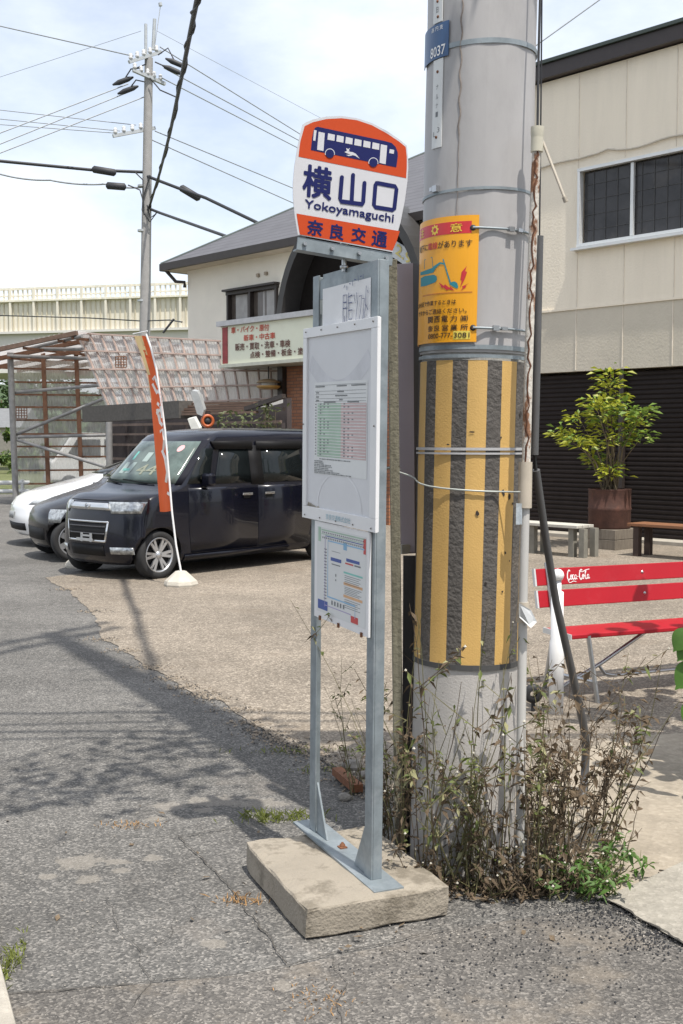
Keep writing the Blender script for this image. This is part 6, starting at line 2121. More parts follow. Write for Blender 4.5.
# weathered eave beam, slatted roof and the dark store under it
m = MB()
a, b = P(89, 414.5, 23.2), P(186, 409.5, 20.6)
m.bar(a, b, .30, .31)
m.build('eave_beam', mat('eave_grey_wood', (.085, .078, .07), .85, var=.25, scale=5, stretch=(.6, 4, 4)), shed, world=True)
for k_ in range(5):
    m = MB()
    a, b = P(184, 404 + k_ * 2.6, 20.9 - k_ * .12), P(256, 402.5 + k_ * 2.4, 19.7 - k_ * .12)
    m.bar(a, b, .12, .035); m.build('roof_slat', mat('slat_brown', (.13, .085, .062), .85, var=.3, scale=3), shed, world=True)
m = MB()
a, b, c_ = P(246, 409, 19.4), P(284, 396, 18.9), P(284, 410, 18.9)
m.bar(a, b, .10, .07); m.bar(a, P(284, 409, 18.9), .08, .06); m.bar(P(268, 402, 19.2), P(268, 410, 19.2), .05, .05, (0, 1, 0))
m.build('awning_frame', M_brownfr, shed, world=True)
m = MB()
m.poly([P(252, 408, 19.6), P(283, 398, 19.1), P(283, 403, 20.5), P(254, 410, 20.8)])
m.build('awning_sheet', M_poly, shed, world=True, fix=False)
m = MB()
a, b = P(112, 424, 25.2), P(287, 415, 20.4)
m.prism([Vector((a.x, a.y, 0)), Vector((b.x, b.y, 0)), Vector((b.x, b.y, b.z + .3)), Vector((a.x, a.y, a.z + .2))], (.08, .09, 0))
for k_ in range(9):
    q0 = a.lerp(b, k_ / 8)
    m.bar(Vector((q0.x - .06, q0.y - .08, 0)), Vector((q0.x - .06, q0.y - .08, 1.9)), .06, .06, (0, 1, 0))
m.build('store_shade_wall', mat('store_shade', (.05, .04, .04), .9, var=.6, scale=1.6, stain=(.13, .11, .095), stain_amt=.8, stain_scale=1.3), shed, world=True)  # dark mottled colour stands in for the store's shaded interior
for zz_, w_ in ((1.92, .05), (1.72, .04), (1.5, .05), (1.2, .05)):
    m = MB(); q0, q1 = a + Vector((-.1, -.14, 0)), b + Vector((-.1, -.14, 0)); m.bar(Vector((q0.x, q0.y, zz_)), Vector((q1.x, q1.y, zz_)), w_, w_)
    m.build('store_rail', mat('rail_brown', (.15, .11, .09), .85, var=.3), shed, world=True)
# loose things standing above the van roof line
def slab_thing(name, label, cat, pts, Y, m_, dv=(.03, .05, .02)):
    m = MB(); m.prism([P(x, y, Y) for x, y in pts], dv); return solo(name, m, m_, label, cat)
slab_thing('tilted_panel', 'grey tilted metal panel sticking up behind the minivan roof', 'panel', [(190.5, 392), (192, 390.5), (197, 391.5), (199, 395), (204, 410), (202, 416), (197, 414)], 18.2, mat('panel_silver', (.40, .41, .41), .35, metal=.3, var=.15))
slab_thing('tilted_panel', 'short white tilted panel low behind the minivan roof', 'panel', [(187.5, 419), (194, 417.5), (199.5, 428), (199, 440), (195, 440)], 18.0, mat('panel_white2', (.62, .62, .58), .4))
m = MB()
c_ = P(207.5, 421, 18.3)
M_org = mat('reel_orange', (.42, .095, .025), .45, var=.1)
reel = thing('hose_reel', 'orange round cornered reel with a dark hub behind the minivan', 'reel', Vector((c_.x, c_.y, 0)))
Mr = Matrix.Translation(c_) @ Matrix.Rotation(R(15), 4, 'Z') @ Matrix.Rotation(R(90), 4, 'X')
m.lathe([(.062, -.04), (.105, -.04), (.11, 0), (.105, .04), (.062, .04), (.062, -.04)], 20, Mr); m.build('drum', M_org, reel, world=True)
m = MB(); m.lathe([(0, -.03), (.06, -.03), (.06, .03), (0, .03)], 20, Mr); m.build('hub', M_black, reel, world=True)
m = MB(); m.bar(Vector((c_.x, c_.y + .05, 0)), Vector((c_.x, c_.y + .05, c_.z + .16)), .08, .05, (0, 1, 0)); m.build('stand', M_brownfr, reel, world=True)
rp_ = random.Random(5)
for k_, (x, yt, Y, lab) in enumerate(((237, 411, 18.6, 'thin shrub with brown-green leaves behind the minivan, left of the taller one'), (252, 414, 18.4, 'small pale shrub between two taller ones behind the minivan'), (268, 404, 18.3, 'tallest green shrub behind the minivan, under the amber lamp'))):
    q = P(x, yt, Y)
    T = thing('garden_shrub', lab, 'plant', Vector((q.x, q.y, 0)), 0, 'shrubs behind the minivan')
    ms, ml = MB(), MB()
    for _ in range(7):
        tx, ty = rp_.gauss(0, .14), rp_.gauss(0, .1)
        ms.tube([(0, 0, 0), (tx * .5, ty * .5, q.z * .5), (tx, ty, q.z * rp_.uniform(.8, 1))], [.012, .01, .004], 4)
        for _ in range(20):
            f_ = rp_.uniform(.55, 1)
            leaf(ml, Vector((tx * f_ + rp_.gauss(0, .05), ty * f_ + rp_.gauss(0, .05), q.z * f_)), Vector((rp_.gauss(0, 1), rp_.gauss(0, 1), rp_.gauss(.2, .5))), .12, rp_)
    ms.build('stems', M_stem, T); ml.build('leaves', mat('shrub_dull_green', (.10, .12, .045), .6, var=.5, scale=6, transl=.25), T)

# white kei truck behind the sheets
M_tr = mat('truck_white', (.72, .72, .70), .35, var=.03, coat=.4)
q = G(46, 492)
trk = thing('small_truck', 'white small van seen through the cloudy plastic wall of the shed', 'van', Vector((-8.75, 34.6, 0)), R(22))
m = MB()
prof = [(0, .35), (.0, .95), (.12, 1.02), (.62, 1.72), (.85, 1.82), (2.6, 1.80), (3.2, 1.75), (3.25, .35)]
m.prism([(x, 0, z) for x, z in prof], (0, 1.45, 0))
m.build('body', M_tr, trk, bevel=.06)
m = MB()
m.add([(.115, .12, 1.06), (.115, 1.33, 1.06), (.585, 1.28, 1.69), (.585, .17, 1.69)], [(0, 1, 2, 3)])
m.build('windscreen', M_glassF, trk)
m = MB(); m.prism([(.45, -.006, 1.08), (.80, -.006, 1.62), (1.5, -.006, 1.62), (1.5, -.006, 1.08)], (0, -.008, 0)); m.build('side_window', M_glassC, trk)
m = MB(); m.prism([(1.62, -.006, 1.08), (1.62, -.006, 1.62), (2.9, -.006, 1.62), (2.9, -.006, 1.08)], (0, -.008, 0)); m.build('side_window', M_glassC, trk)
for x in (.55, 2.55):
    m = MB(); m.lathe([(0, -.07), (.2, -.08), (.27, -.07), (.27, .07), (0, .08)], 24, Matrix.Translation((x, .0, .27)) @ Matrix.Rotation(R(90), 4, 'X')); m.build('wheel', M_tyre, trk)
    m = MB(); m.lathe([(0, -.07), (.2, -.08), (.27, -.07), (.27, .07), (0, .08)], 24, Matrix.Translation((x, 1.45, .27)) @ Matrix.Rotation(R(90), 4, 'X')); m.build('wheel', M_tyre, trk)
for y in (.14, 1.14):
    m = MB(); m.box((-.012, y + .08, .78), (.03, .2, .16), None, 0, .01); m.build('headlight', M_lamp, trk)
m = MB(); m.box((-.02, .72, .42), (.06, 1.4, .16), None, 0, .02); m.build('bumper', mat('truck_bumper', (.5, .5, .49), .5), trk)

# ------------------------------------------------------------------ elevated road with its screens
ovp = thing('elevated_road', 'cream elevated road with ribbed noise barrier beyond the shed', 'overpass', Vector((-30, 62, 0)))
q0 = P(0, 289, 60); q1 = P(178, 283, 57.7)
dO = Vector((q1.x - q0.x, q1.y - q0.y, 0)).normalized()
nO = Vector((dO.y, -dO.x, 0))
zt_ = (q0.z + q1.z) / 2
sc_ = 60 / F
base_o = Vector((q0.x, q0.y, 0))
def OB(mb, s0, s1, z0, z1, d0, d1, mi=0):
    mb.prism([base_o + dO * s0 + nO * d0 + Vector((0, 0, z0)), base_o + dO * s1 + nO * d0 + Vector((0, 0, z0)), base_o + dO * s1 + nO * d0 + Vector((0, 0, z1)), base_o + dO * s0 + nO * d0 + Vector((0, 0, z1))], nO * (d1 - d0), mi)
zw1, zw0 = zt_ - 13.5 * sc_, zt_ - 42.5 * sc_
M_ocream = mat('barrier_cream', (.67, .63, .54), .8, var=.06, scale=.6)
M_orib = mat('barrier_rib', (.54, .49, .37), .8, var=.08)
M_ogird = mat('girder_pale', (.60, .58, .55), .85, var=.06, scale=.4)
m = MB(); OB(m, -26, 32, zw0, zw1, -.15, 0); m.build('barrier', M_ocream, ovp, world=True)
m = MB()
s = -26
while s < 32:
    OB(m, s, s + .05, zw0 + .05, zw1 - .05, .004, .05); s += .27
m.build('ribs', M_orib, ovp, world=True)
m = MB()
s = -26
while s < 32:
    OB(m, s, s + .11, zw0 - .02, zt_, .103, .2); s += 1.33
m.build('barrier_post', M_ocream, ovp, world=True)
m = MB(); OB(m, -26, 32, zt_ - .09, zt_ + .02, -.05, .10); OB(m, -26, 32, zw1 + .002, zw1 + .09, -.02, .22); OB(m, -26, 32, zt_ - .42, zt_ - .36, -.02, .06)
s = -26
while s < 32:
    OB(m, s, s + .07, zw1 + .09, zt_ - .09, -.015, .05); s += .27
m.build('railing', mat('railing_cream', (.70, .66, .56), .7), ovp, world=True)
m = MB(); OB(m, -26, 32, zw0 - .12, zw0 - .003, -.6, .32); OB(m, -26, 32, zw0 - 2.1, zw0 - .123, -6, .05); m.build('girder', M_ogird, ovp, world=True)
m = MB()
for s in (-24, -10, 6, 20): OB(m, s, s + 1.8, 0, zw0 - 2.1, -4.5, -1.5)
m.build('pier', M_ogird, ovp, world=True)

# ------------------------------------------------------------------ greenery and rail at the left edge
def grove(name, label, cat, c, rx, ry, h, n, ls, m1, m2, seed, trunk=True):
    T = thing(name, label, cat, Vector((c[0], c[1], 0)))
    r_ = random.Random(seed); a, b = MB(), MB()
    cl = [(r_.uniform(-1, 1) * rx, r_.uniform(-1, 1) * ry, h * r_.uniform(.25, .95), r_.uniform(.5, 1.0)) for _ in range(16)]
    for _ in range(n):
        x, y, z, r0_ = r_.choice(cl)
        o_ = Vector((r_.gauss(0, 1), r_.gauss(0, 1), r_.gauss(0, .8))); o_.normalize()
        leaf(a if r_.random() < .6 else b, Vector((x, y, z)) + o_ * r0_ * h * .22 * r_.uniform(.6, 1.1), Vector((r_.gauss(0, 1), r_.gauss(0, 1), r_.gauss(.1, .6))), ls * r_.uniform(.6, 1.4), r_, 0, .6)
    a.build('crown', m1, T); b.build('crown', m2, T)
    if trunk:
        m = MB(); m.tube([(0, 0, 0), (.1, 0, h * .3), (.05, .1, h * .7)], [h * .03, h * .024, h * .008], 7)
        for k_ in range(5):
            a_ = k_ * 1.3
            m.tube([(.08, 0, h * .35), (rx * .4 * math.cos(a_), ry * .4 * math.sin(a_), h * .6)], [h * .014, h * .005], 5)
        m.build('trunk', M_stem, T)
    return T
M_fol1 = mat('foliage_dark', (.028, .055, .016), .7, var=.5, scale=2, transl=.2)
M_fol2 = mat('foliage_mid', (.055, .10, .022), .7, var=.5, scale=2, transl=.25)
M_fol3 = mat('foliage_lime', (.11, .16, .03), .7, var=.45, scale=2, transl=.3)
grove('broad_tree', 'dark green tree far off at the left edge, seen beneath the elevated road', 'tree', (-31, 105), 7, 4, 7.5, 3800, .55, M_fol1, M_fol2, 3)
grove('broad_tree', 'second dark tree far off behind the shed post', 'tree', (-22, 112), 7, 4, 6.5, 3000, .55, M_fol1, M_fol2, 4)
grove('hedge', 'bright green hedge beyond the rail at the left edge', 'hedge', (-19, 56), 6, 1.5, 2.3, 3000, .22, M_fol2, M_fol3, 5, False)
grove('roadside_bush', 'lime green bush behind the white rail at the left edge', 'bush', (-11.6, 37), 2.6, 1.2, 1.25, 2600, .13, M_fol3, M_fol2, 6, False)
m = MB()
ga, gb = G(-120, 505), G(30, 503)
for z in (.30, .52):
    m.tube([Vector((ga.x, ga.y, z)), Vector((gb.x, gb.y, z))], .055, 8)
for t in (.05, .35, .65, .95):
    q = ga.lerp(gb, t); m.tube([(q.x, q.y, 0), (q.x, q.y, .6)], .05, 8)
solo('guard_rail', m, mat('rail_white', (.62, .63, .62), .5), 'white pipe rail low at the left edge beyond the white car', 'guard rail')
m = MB(); q = G(2, 475)
m.box((-20.5, 72, 1.0), (9, .3, 1.9)); solo('boundary_wall', m, mat('wall_grey_far', (.26, .25, .23), .9), 'dark grey block wall far off at the left edge between two hedges', 'wall')
far = thing('far_house', 'low grey roofed building far off at the left edge', 'house', Vector((-32, 95, 0)))
m = MB(); m.box((0, 0, 1.3), (12, 6, 2.6)); m.build('wall', mat('far_wall', (.4, .38, .35), .9), far)
m = MB(); m.prism([(-6.5, -3.5, 2.6), (-6.5, 3.5, 2.6), (-6.5, 0, 4.2)], (13, 0, 0)); m.build('roof', mat('far_roof', (.16, .165, .17), .8), far)
hm = MB()
for cx_, cy_, rr, hh in ((-160, 520, 190, 26), (120, 620, 260, 34), (-420, 600, 220, 40), (420, 600, 230, 30)):
    vs, n, k_ = [], 40, 8
    for j in range(k_ + 1):
        for i in range(n):
            a = 2 * math.pi * i / n; r = rr * (1 - j / k_)
            vs.append(Vector((cx_ + r * math.cos(a), cy_ + r * .5 * math.sin(a), -0.5 + hh * math.sin(j / k_ * 1.57) ** 2 * (1 + .15 * noise.noise(Vector((a * 2, j * .7, cx_)))))))
    hm.add(vs, [(j * n + i, j * n + (i + 1) % n, (j + 1) * n + (i + 1) % n, (j + 1) * n + i) for j in range(k_) for i in range(n)], 0, True)
struct('hills', hm, mat('hill_green', (.045, .075, .03), .95, var=.4, scale=.05))

# ------------------------------------------------------------------ distant utility pole and the overhead lines
DY = 37.0
dp0 = P(142.5, 470, DY); dp1 = P(149.3, 24, DY)
M_dp = mat('far_pole_grey', (.30, .29, .28), .8, var=.12)
far_pole = thing('utility_pole', 'slim far utility pole with crossarms against the sky', 'utility pole', Vector((dp0.x, DY, 0)))
m = MB(); m.tube([Vector((dp0.x, DY, 0)), P(148.8, 58, DY)], [.20, .13], 14); m.build('shaft', M_dp, far_pole, world=True)
m = MB(); m.tube([P(145.8, 58, DY - .14), P(145.8, 24, DY - .14)], .05, 8); m.tube([P(153, 50, DY), P(154.6, 19, DY)], .055, 8); m.tube([P(155, 45, DY), P(161, 2, DY)], .012, 5); m.tube([P(160, 3, DY), P(160.6, 6, DY)], .06, 6)
m.build('top_extension', mat('far_galv', (.42, .44, .45), .5, metal=.2), far_pole, world=True)
Mg = MATS['far_galv']
for a, b, nm in (((129, 62), (161, 52), 'crossarm'), ((133, 70), (165, 84), 'crossarm'), ((113, 136), (155, 128), 'crossarm')):
    m = MB(); A_, B_ = P(a[0], a[1], DY - .5), P(b[0], b[1], DY + .2)
    m.bar(A_, B_, .10, .10); m.bar(A_ + Vector((0, .12, .02)), B_ + Vector((0, .12, .02)), .05, .05); m.build(nm, Mg, far_pole, world=True)
    n = 5
    for i in range(n):
        q = A_.lerp(B_, (i + .3) / n)
        m = MB(); m.lathe([(0, 0), (.05, 0), (.075, .06), (.04, .08), (.07, .13), (.03, .18), (0, .19)], 8, Matrix.Translation(q + Vector((0, -.03, .05)))); m.build('insulator', mat('porcelain', (.6, .6, .6), .3), far_pole, world=True)
for x, y in ((123, 81), (128, 90), (173, 70), (176, 63)):
    m = MB(); q = P(x, y, DY - .3); d = Vector((.33 if x < 150 else .33, 0, .12 if x < 150 else -.14)); m.tube([q - d, q - d * .4, q + d * .5, q + d], [.025, .085, .08, .025], 8); m.build('dead_end_sleeve', M_cable, far_pole, world=True)
m = MB()
for pts in ([(124, 80), (131, 69), (141, 68)], [(130, 88), (136, 80), (145, 82)], [(158, 55), (168, 48), (174, 60)], [(155, 62), (164, 66), (170, 71)], [(150, 78), (160, 90), (176, 97)], [(150, 175), (144, 195), (142, 210), (150, 222), (157, 212)], [(147, 205), (150, 218), (156, 214)], [(146, 60), (146, 64), (132, 70)], [(135, 172), (143, 180), (144, 215)], [(128, 185), (140, 190), (143, 200)]):
    m.tube([P(x, y, DY - .25) for x, y in pts], .022, 5)
m.build('jumper_cable', M_cable, far_pole, world=True)
m = MB()
for z in (3.5, 6, 8.2, 9.6):
    m.tube([Vector((dp0.x + .01 * z, DY, z)), Vector((dp0.x + .01 * z, DY, z + .06))], .19 - .004 * z, 12)
m.build('band', Mg, far_pole, world=True)

def line(name, label, pts, r, m_, cat='power line', group='overhead lines', sag=0.0, n=14):
    """pts: world points; a hanging line between them"""
    o = []
    for a, b in zip(pts, pts[1:]):
        for i in range(n): o.append(a.lerp(b, i / n) - Vector((0, 0, sag * 4 * (i / n) * (1 - i / n))))
    o.append(pts[-1])
    m = MB(); m.tube(o, r, 5, 0, False)
    return solo(name, m, m_, label, cat, group, o[0])
def ext(x0, y0, x1, y1, k): return x0 + (x1 - x0) * k, y0 + (y1 - y0) * k
L_ = [((133, 56), (0, 26), .035, 40, 'top thin line running left from the far pole head'),
      ((128, 84), (0, 133), .03, 34, 'upper of three wires falling left from the far pole crossarm'),
      ((126, 93), (0, 144), .03, 34, 'middle of three wires falling left from the far pole crossarm'),
      ((144, 97), (0, 153), .03, 34, 'lowest of three wires falling left from the far pole crossarm'),
      ((136, 125), (0, 110), .022, 38, 'upper faint level wire left of the far pole'),
      ((120, 131), (0, 119), .022, 38, 'middle faint level wire left of the far pole'),
      ((114, 133), (0, 124.5), .022, 38, 'lower faint level wire left of the far pole'),
      ((141, 31), (0, 77), .013, 40, 'faintest wire rising from the left edge to the far pole tip'),
      ((160, 47), (300, 134), .03, 46, 'upper of three wires falling right from the far pole crossarm'),
      ((164, 68), (300, 141), .03, 46, 'middle of three wires falling right from the far pole crossarm'),
      ((162, 78), (300, 149), .03, 46, 'lowest of three wires falling right from the far pole crossarm'),
      ((155, 131), (300, 191), .03, 44, 'upper wire of the low pair right of the far pole'),
      ((152, 140), (300, 206), .03, 44, 'lower wire of the low pair right of the far pole'),
      ((157, 31), (300, 107), .012, 48, 'faintest wire falling right from the far pole tip')]
for (x0, y0), (x1, y1), r, Y1, lab in L_:
    k_ = 2.4 if x1 < x0 else 1.9
    xe, ye = ext(x0, y0, x1, y1, k_)
    line('power_line', lab, [P(x0, y0, DY), P(xe, ye, DY + (Y1 - DY) * k_)], r * .62, M_wire, sag=.0)
line('telephone_cable', 'thick black cable with a sleeve running left from the far pole', [P(143, 172, DY), P(93, 170, DY - .5), P(0, 161, DY - 1.5), P(-150, 150, DY - 3)], .05, M_cable, 'cable')
line('telephone_cable', 'thick black cable with a sleeve falling right from the far pole', [P(144, 175, DY), P(178, 188, DY - 1), P(206, 198, DY - 2), P(256, 222, DY - 4), P(330, 262, DY - 7)], .05, M_cable, 'cable')
line('service_cable', 'lower black cable falling right from the far pole towards the house', [P(150, 209, DY), P(160, 213, DY - .8), P(225, 236, 30), P(262, 251, 26)], .045, M_cable, 'cable')
line('messenger_wire', 'thin looped wire below the thick cable left of the far pole', [P(143, 187, DY), P(105, 184, DY), P(50, 180, DY), P(0, 174, DY), P(-150, 160, DY)], .03, M_wire, 'cable', sag=.06)
for x0, y0, x1, y1, lab in ((92, 169, 116, 173, 'black cable sleeve on the thick cable left of the far pole'), (180, 187, 200, 199, 'black cable sleeve on the thick cable right of the far pole'), (106, 185.5, 126, 187, 'small ribbed cable box just left of the far pole')):
    m = MB(); a, b = P(x0, y0, DY - .6), P(x1, y1, DY - .6); d = (b - a) * .08
    m.tube([a, a + d, b - d, b], [.05, .115, .115, .05], 10); solo('cable_sleeve', m, M_cable, lab, 'cable sleeve', 'cable sleeves')
top_big = PB + Vector((LT * 7.6, 0, 7.6))
pts = [P(147, 212, DY), P(150, 205, DY - .3), P(160, 172, 32), P(170, 133, 26), P(181, 80, 20.5), P(190, 34, 17.2), P(197, 0, 15.2), P(206, -60, 12.6)]
pts += [pts[-1].lerp(top_big, .33) - Vector((0, 0, .25)), pts[-1].lerp(top_big, .66) - Vector((0, 0, .25)), top_big]
m = MB(); tw = []
for a, b in zip(pts, pts[1:]):
    for i in range(8): tw.append(a.lerp(b, i / 8))
tw.append(pts[-1])
m.tube(tw, .036, 6, 0, False)
m.tube([q + Vector((.05 * math.cos(i * .9), 0, .05 * math.sin(i * .9))) for i, q in enumerate(tw)], .014, 5, 0, False)
solo('twisted_cable', m, M_cable, 'thick twisted black cable coming forward from the far pole overhead', 'cable', None, tw[0])
line('power_line', 'thin line crossing the pale sky right of the big pole', [P(520, 57, 30), P(602, -2, 30), P(900, -215, 30)], .018, M_wire)
line('service_cable', 'sagging lead low along the elevated road', [P(-60, 315, 40), P(0, 315.5, 40), P(90, 318, 40), P(142, 321, 38), P(170, 320, 34), P(182, 322, 30)], .02, M_cable, 'cable')
m = MB(); m.tube([P(163, 333, 30), P(174, 319, 30)], .03, 5); solo('cable_hook', m, M_cable, 'small dark strut holding the lead beside the house corner', 'strut')


# ------------------------------------------------------------------ weeds round the pole
M_wstem = mat('dry_stem', (.125, .115, .05), .85, var=.4, scale=9)
M_wstemd = mat('dead_stem', (.095, .07, .045), .9, var=.4, scale=9)
M_wgreen = mat('weed_green', (.13, .16, .045), .7, var=.45, scale=14, transl=.3)
M_wpale = mat('weed_pale', (.30, .29, .15), .7, var=.3, scale=14, transl=.3)
M_wbrown = mat('weed_brown', (.115, .082, .05), .85, var=.5, scale=14, transl=.2)
M_seed = mat('seed_fluff', (.50, .47, .40), .9)
def clump(name, label, cat, spots, n, h0, h1, seed, mix, spread=.25, leafs=(.018, .04), lean=(0, 0), dens=15, brown_low=.0):
    """spots: [(centre, sx, sy)]; mix: chance of (green, pale, brown) leaves"""
    r_ = random.Random(seed)
    c0 = sum((c for c, _, _ in spots), Vector()) / len(spots)
    T = thing(name, label, cat, Vector((c0.x, c0.y, 0)))
    st, sd, lg, lp, lb, fl_ = MB(), MB(), MB(), MB(), MB(), MB()
    for _ in range(n):
        c, sx, sy = r_.choice(spots)
        p = Vector((c.x + r_.gauss(0, sx), c.y + r_.gauss(0, sy), 0)) - Vector((c0.x, c0.y, 0))
        # keep the roots off the pole and the block
        wp_ = p + c0
        dpole = Vector((wp_.x - PB.x, wp_.y - PB.y))
        if dpole.length < PR + .02:
            dpole = dpole.normalized() * (PR + .03); p.x, p.y = PB.x + dpole.x - c0.x, PB.y + dpole.y - c0.y
        h = h0 + (h1 - h0) * r_.random() ** 1.5
        d = Vector((r_.gauss(lean[0], spread), r_.gauss(lean[1], spread), 1)).normalized()
        bend = Vector((r_.gauss(0, .10), r_.gauss(0, .10), -.02)) * h
        N_ = 7
        pts = [p + d * h * (i / N_) + bend * (i / N_) ** 2 + Vector((r_.gauss(0, .004), r_.gauss(0, .004), 0)) for i in range(N_ + 1)]
        dead = r_.random() < mix[2]
        r0 = r_.uniform(.0018, .0040)
        (sd if dead else st).tube(pts, [r0 * (1 - .65 * i / N_) for i in range(N_ + 1)], 4, 0, False, False)
        subs = [pts]
        for _b in range(r_.randint(1, 4)):
            k = r_.randint(2, N_ - 1)
            q = pts[k]
            dd = Vector((r_.gauss(0, .7), r_.gauss(0, .7), .8)).normalized() * h * r_.uniform(.12, .32)
            bp = [q, q + dd * .5 + Vector((0, 0, -.004)), q + dd]
            (sd if dead else st).tube(bp, [r0 * .6, r0 * .5, r0 * .3], 3, 0, False, False)
            subs.append(bp)
        for _l in range(int(dens * h / .5 * r_.uniform(.6, 1.4))):
            sp = r_.choice(subs)
            k = r_.randint(0, len(sp) - 2)
            q = sp[k].lerp(sp[k + 1], r_.random())
            x = r_.random()
            low = q.z < .3 and r_.random() < brown_low
            tgt = lb if (low or dead and x < .75) else (lg if x < mix[0] else (lp if x < mix[0] + mix[1] else lb))
            leaf(tgt, q, Vector((r_.gauss(0, 1), r_.gauss(0, 1), r_.gauss(.1, .7))), r_.uniform(*leafs), r_, 0, .42, .3)
        if r_.random() < .35:
            for _s in range(r_.randint(1, 3)):
                q = r_.choice(subs)[-1]
                s_ = r_.uniform(.003, .006)
                fl_.add([q + Vector(v) * s_ for v in ((1, 0, 0), (0, 1, 0), (-1, 0, 0), (0, -1, 0), (0, 0, 1.3), (0, 0, -1))], [(0, 1, 4), (1, 2, 4), (2, 3, 4), (3, 0, 4), (1, 0, 5), (2, 1, 5), (3, 2, 5), (0, 3, 5)])
    for mb, nm, mm in ((st, 'stems', M_wstem), (sd, 'dead_stems', M_wstemd), (lg, 'leaves', M_wgreen), (lp, 'pale_leaves', M_wpale), (lb, 'withered_leaves', M_wbrown), (fl_, 'seed_heads', M_seed)):
        if mb.v: mb.build(nm, mm, T, fix=False)
    return T
V3 = lambda x, y: Vector((x, y, 0))
g1 = [(G(418, 872), .05, .05), (G(445, 880), .07, .03), (G(400, 850), .03, .05), (G(470, 890), .06, .03)]
g2 = [(G(495, 890), .05, .03), (G(520, 893), .06, .04), (G(535, 880), .05, .07)]
g3 = [(G(560, 868), .06, .10), (G(585, 850), .06, .10), (G(545, 850), .05, .10)]
clump('dry_weeds', 'tall thin dry weeds with pale leaves in front of the pole, beside the concrete block', 'weeds', g1, 54, .25, 1.08, 31, (.48, .26, .26), .14, (.020, .046), (-.02, -.02), 17, .4)
clump('dry_weeds', 'leafy half dead weeds at the foot of the white conduit', 'weeds', g2, 44, .20, .92, 32, (.42, .20, .38), .17, (.020, .048), (.04, -.03), 18, .5)
clump('dry_weeds', 'dark brown withered weeds wrapped round the foot of the leaning dark tube', 'weeds', g3, 46, .25, .90, 33, (.28, .12, .60), .22, (.022, .054), (.10, 0), 21, .8)
clump('dry_weeds', 'low matted dead stalks lying along the edge of the asphalt under the tall weeds', 'weeds', [(G(440, 893), .10, .03), (G(500, 898), .10, .03), (G(555, 890), .08, .04)], 110, .05, .26, 34, (.12, .12, .72), .75, (.018, .045), (0, -.1), 26, .9)
clump('dry_weeds', 'sparse weeds between the bus stop post and the timber post', 'weeds', [(G(388, 838), .03, .06), (G(352, 790), .05, .08)], 16, .15, .62, 35, (.4, .25, .3), .18, (.014, .032), (0, 0), 12, .3)
# long arching dead stalks to the right
rr_ = random.Random(8)
m = MB(); ml = MB()
for k_ in range(9):
    b0_ = G(560 + k_ * 6, 862 - k_ * 3)
    tip = P(600 + rr_.uniform(-20, 42), 690 + rr_.uniform(-5, 130), b0_.y + rr_.uniform(-.1, .25))
    mid_ = b0_.lerp(tip, .5) + Vector((.05, 0, .10))
    pts = [b0_, b0_.lerp(mid_, .5) + Vector((.0, 0, .04)), mid_, mid_.lerp(tip, .5) + Vector((.02, 0, .03)), tip]
    m.tube(pts, [.0032, .003, .0026, .002, .001], 4, 0, False, False)
    for _ in range(12):
        j = rr_.randint(1, 3); q = pts[j].lerp(pts[j + 1], rr_.random())
        e_ = q + Vector((rr_.gauss(0, .05), rr_.gauss(0, .05), rr_.uniform(.02, .10)))
        m.tube([q, e_], [.0014, .0007], 3, 0, False, False)
        for _l in range(3): leaf(ml, q.lerp(e_, rr_.random()), Vector((rr_.gauss(0, 1), rr_.gauss(0, 1), rr_.gauss(0, .6))), rr_.uniform(.012, .03), rr_)
T = thing('dry_weeds', 'long arching dead stalks leaning right over the pale concrete', 'weeds', G(585, 850))
m.build('dead_stems', M_wstemd, T, world=True, fix=False); ml.build('withered_leaves', M_wbrown, T, world=True, fix=False)
clump('green_weed', 'small fresh green weed at the edge of the concrete apron', 'weed', [(G(603, 884), .08, .05), (G(575, 894), .05, .04)], 42, .08, .24, 36, (.95, .03, .02), .55, (.022, .05), (.35, -.1), 34)
T_ = [o for o in COL.objects if o.get('label') == 'small fresh green weed at the edge of the concrete apron'][0]
for ch in T_.children:
    if ch.name.startswith('leaves'):
        ch.data.materials.clear(); ch.data.materials.append(mat('fresh_green', (.085, .17, .03), .55, var=.4, scale=12, transl=.35))
# grass tufts growing out of cracks
M_grass = mat('grass_tuft', (.19, .22, .05), .7, var=.5, scale=12, transl=.3)
M_straw = mat('dead_grass', (.36, .22, .10), .9, var=.35, scale=12)
def tuft(label, c, rx, ry, n, h, m_, seed, cat='grass tuft'):
    r_ = random.Random(seed); mb = MB()
    for _ in range(n):
        p = c + Vector((r_.gauss(0, rx), r_.gauss(0, ry), 0))
        d = Vector((r_.gauss(0, .6), r_.gauss(0, .6), 1)).normalized() * h * r_.uniform(.4, 1.2)
        s_ = Vector((-d.y, d.x, 0)); s_ = (s_.normalized() if s_.length > 1e-5 else Vector((1, 0, 0))) * .0022
        mb.add([p - s_, p + s_, p + d * .6 + s_ * .7, p + d + Vector((d.x, d.y, -.3 * d.z)) * .4, p + d * .6 - s_ * .7], [(0, 1, 2, 3, 4)])
    return solo('grass_tuft', mb, m_, label, cat, None, Vector((c.x, c.y, 0)), fix=False)
tuft('yellow green grass tuft in the crack left of the concrete block', G(278, 819), .09, .03, 150, .05, M_grass, 41)
tuft('dead orange grass flattened on the asphalt seam left of the concrete block', G(240, 902), .045, .02, 60, .03, M_straw, 42)
tuft('moss and grass along the low kerb at the bottom left', G(5, 970), .018, .10, 200, .03, M_grass, 43)
tuft('reddish dead leaf scraps on the asphalt near the pale stains', G(130, 826), .07, .03, 60, .02, M_straw, 44, 'leaf litter')
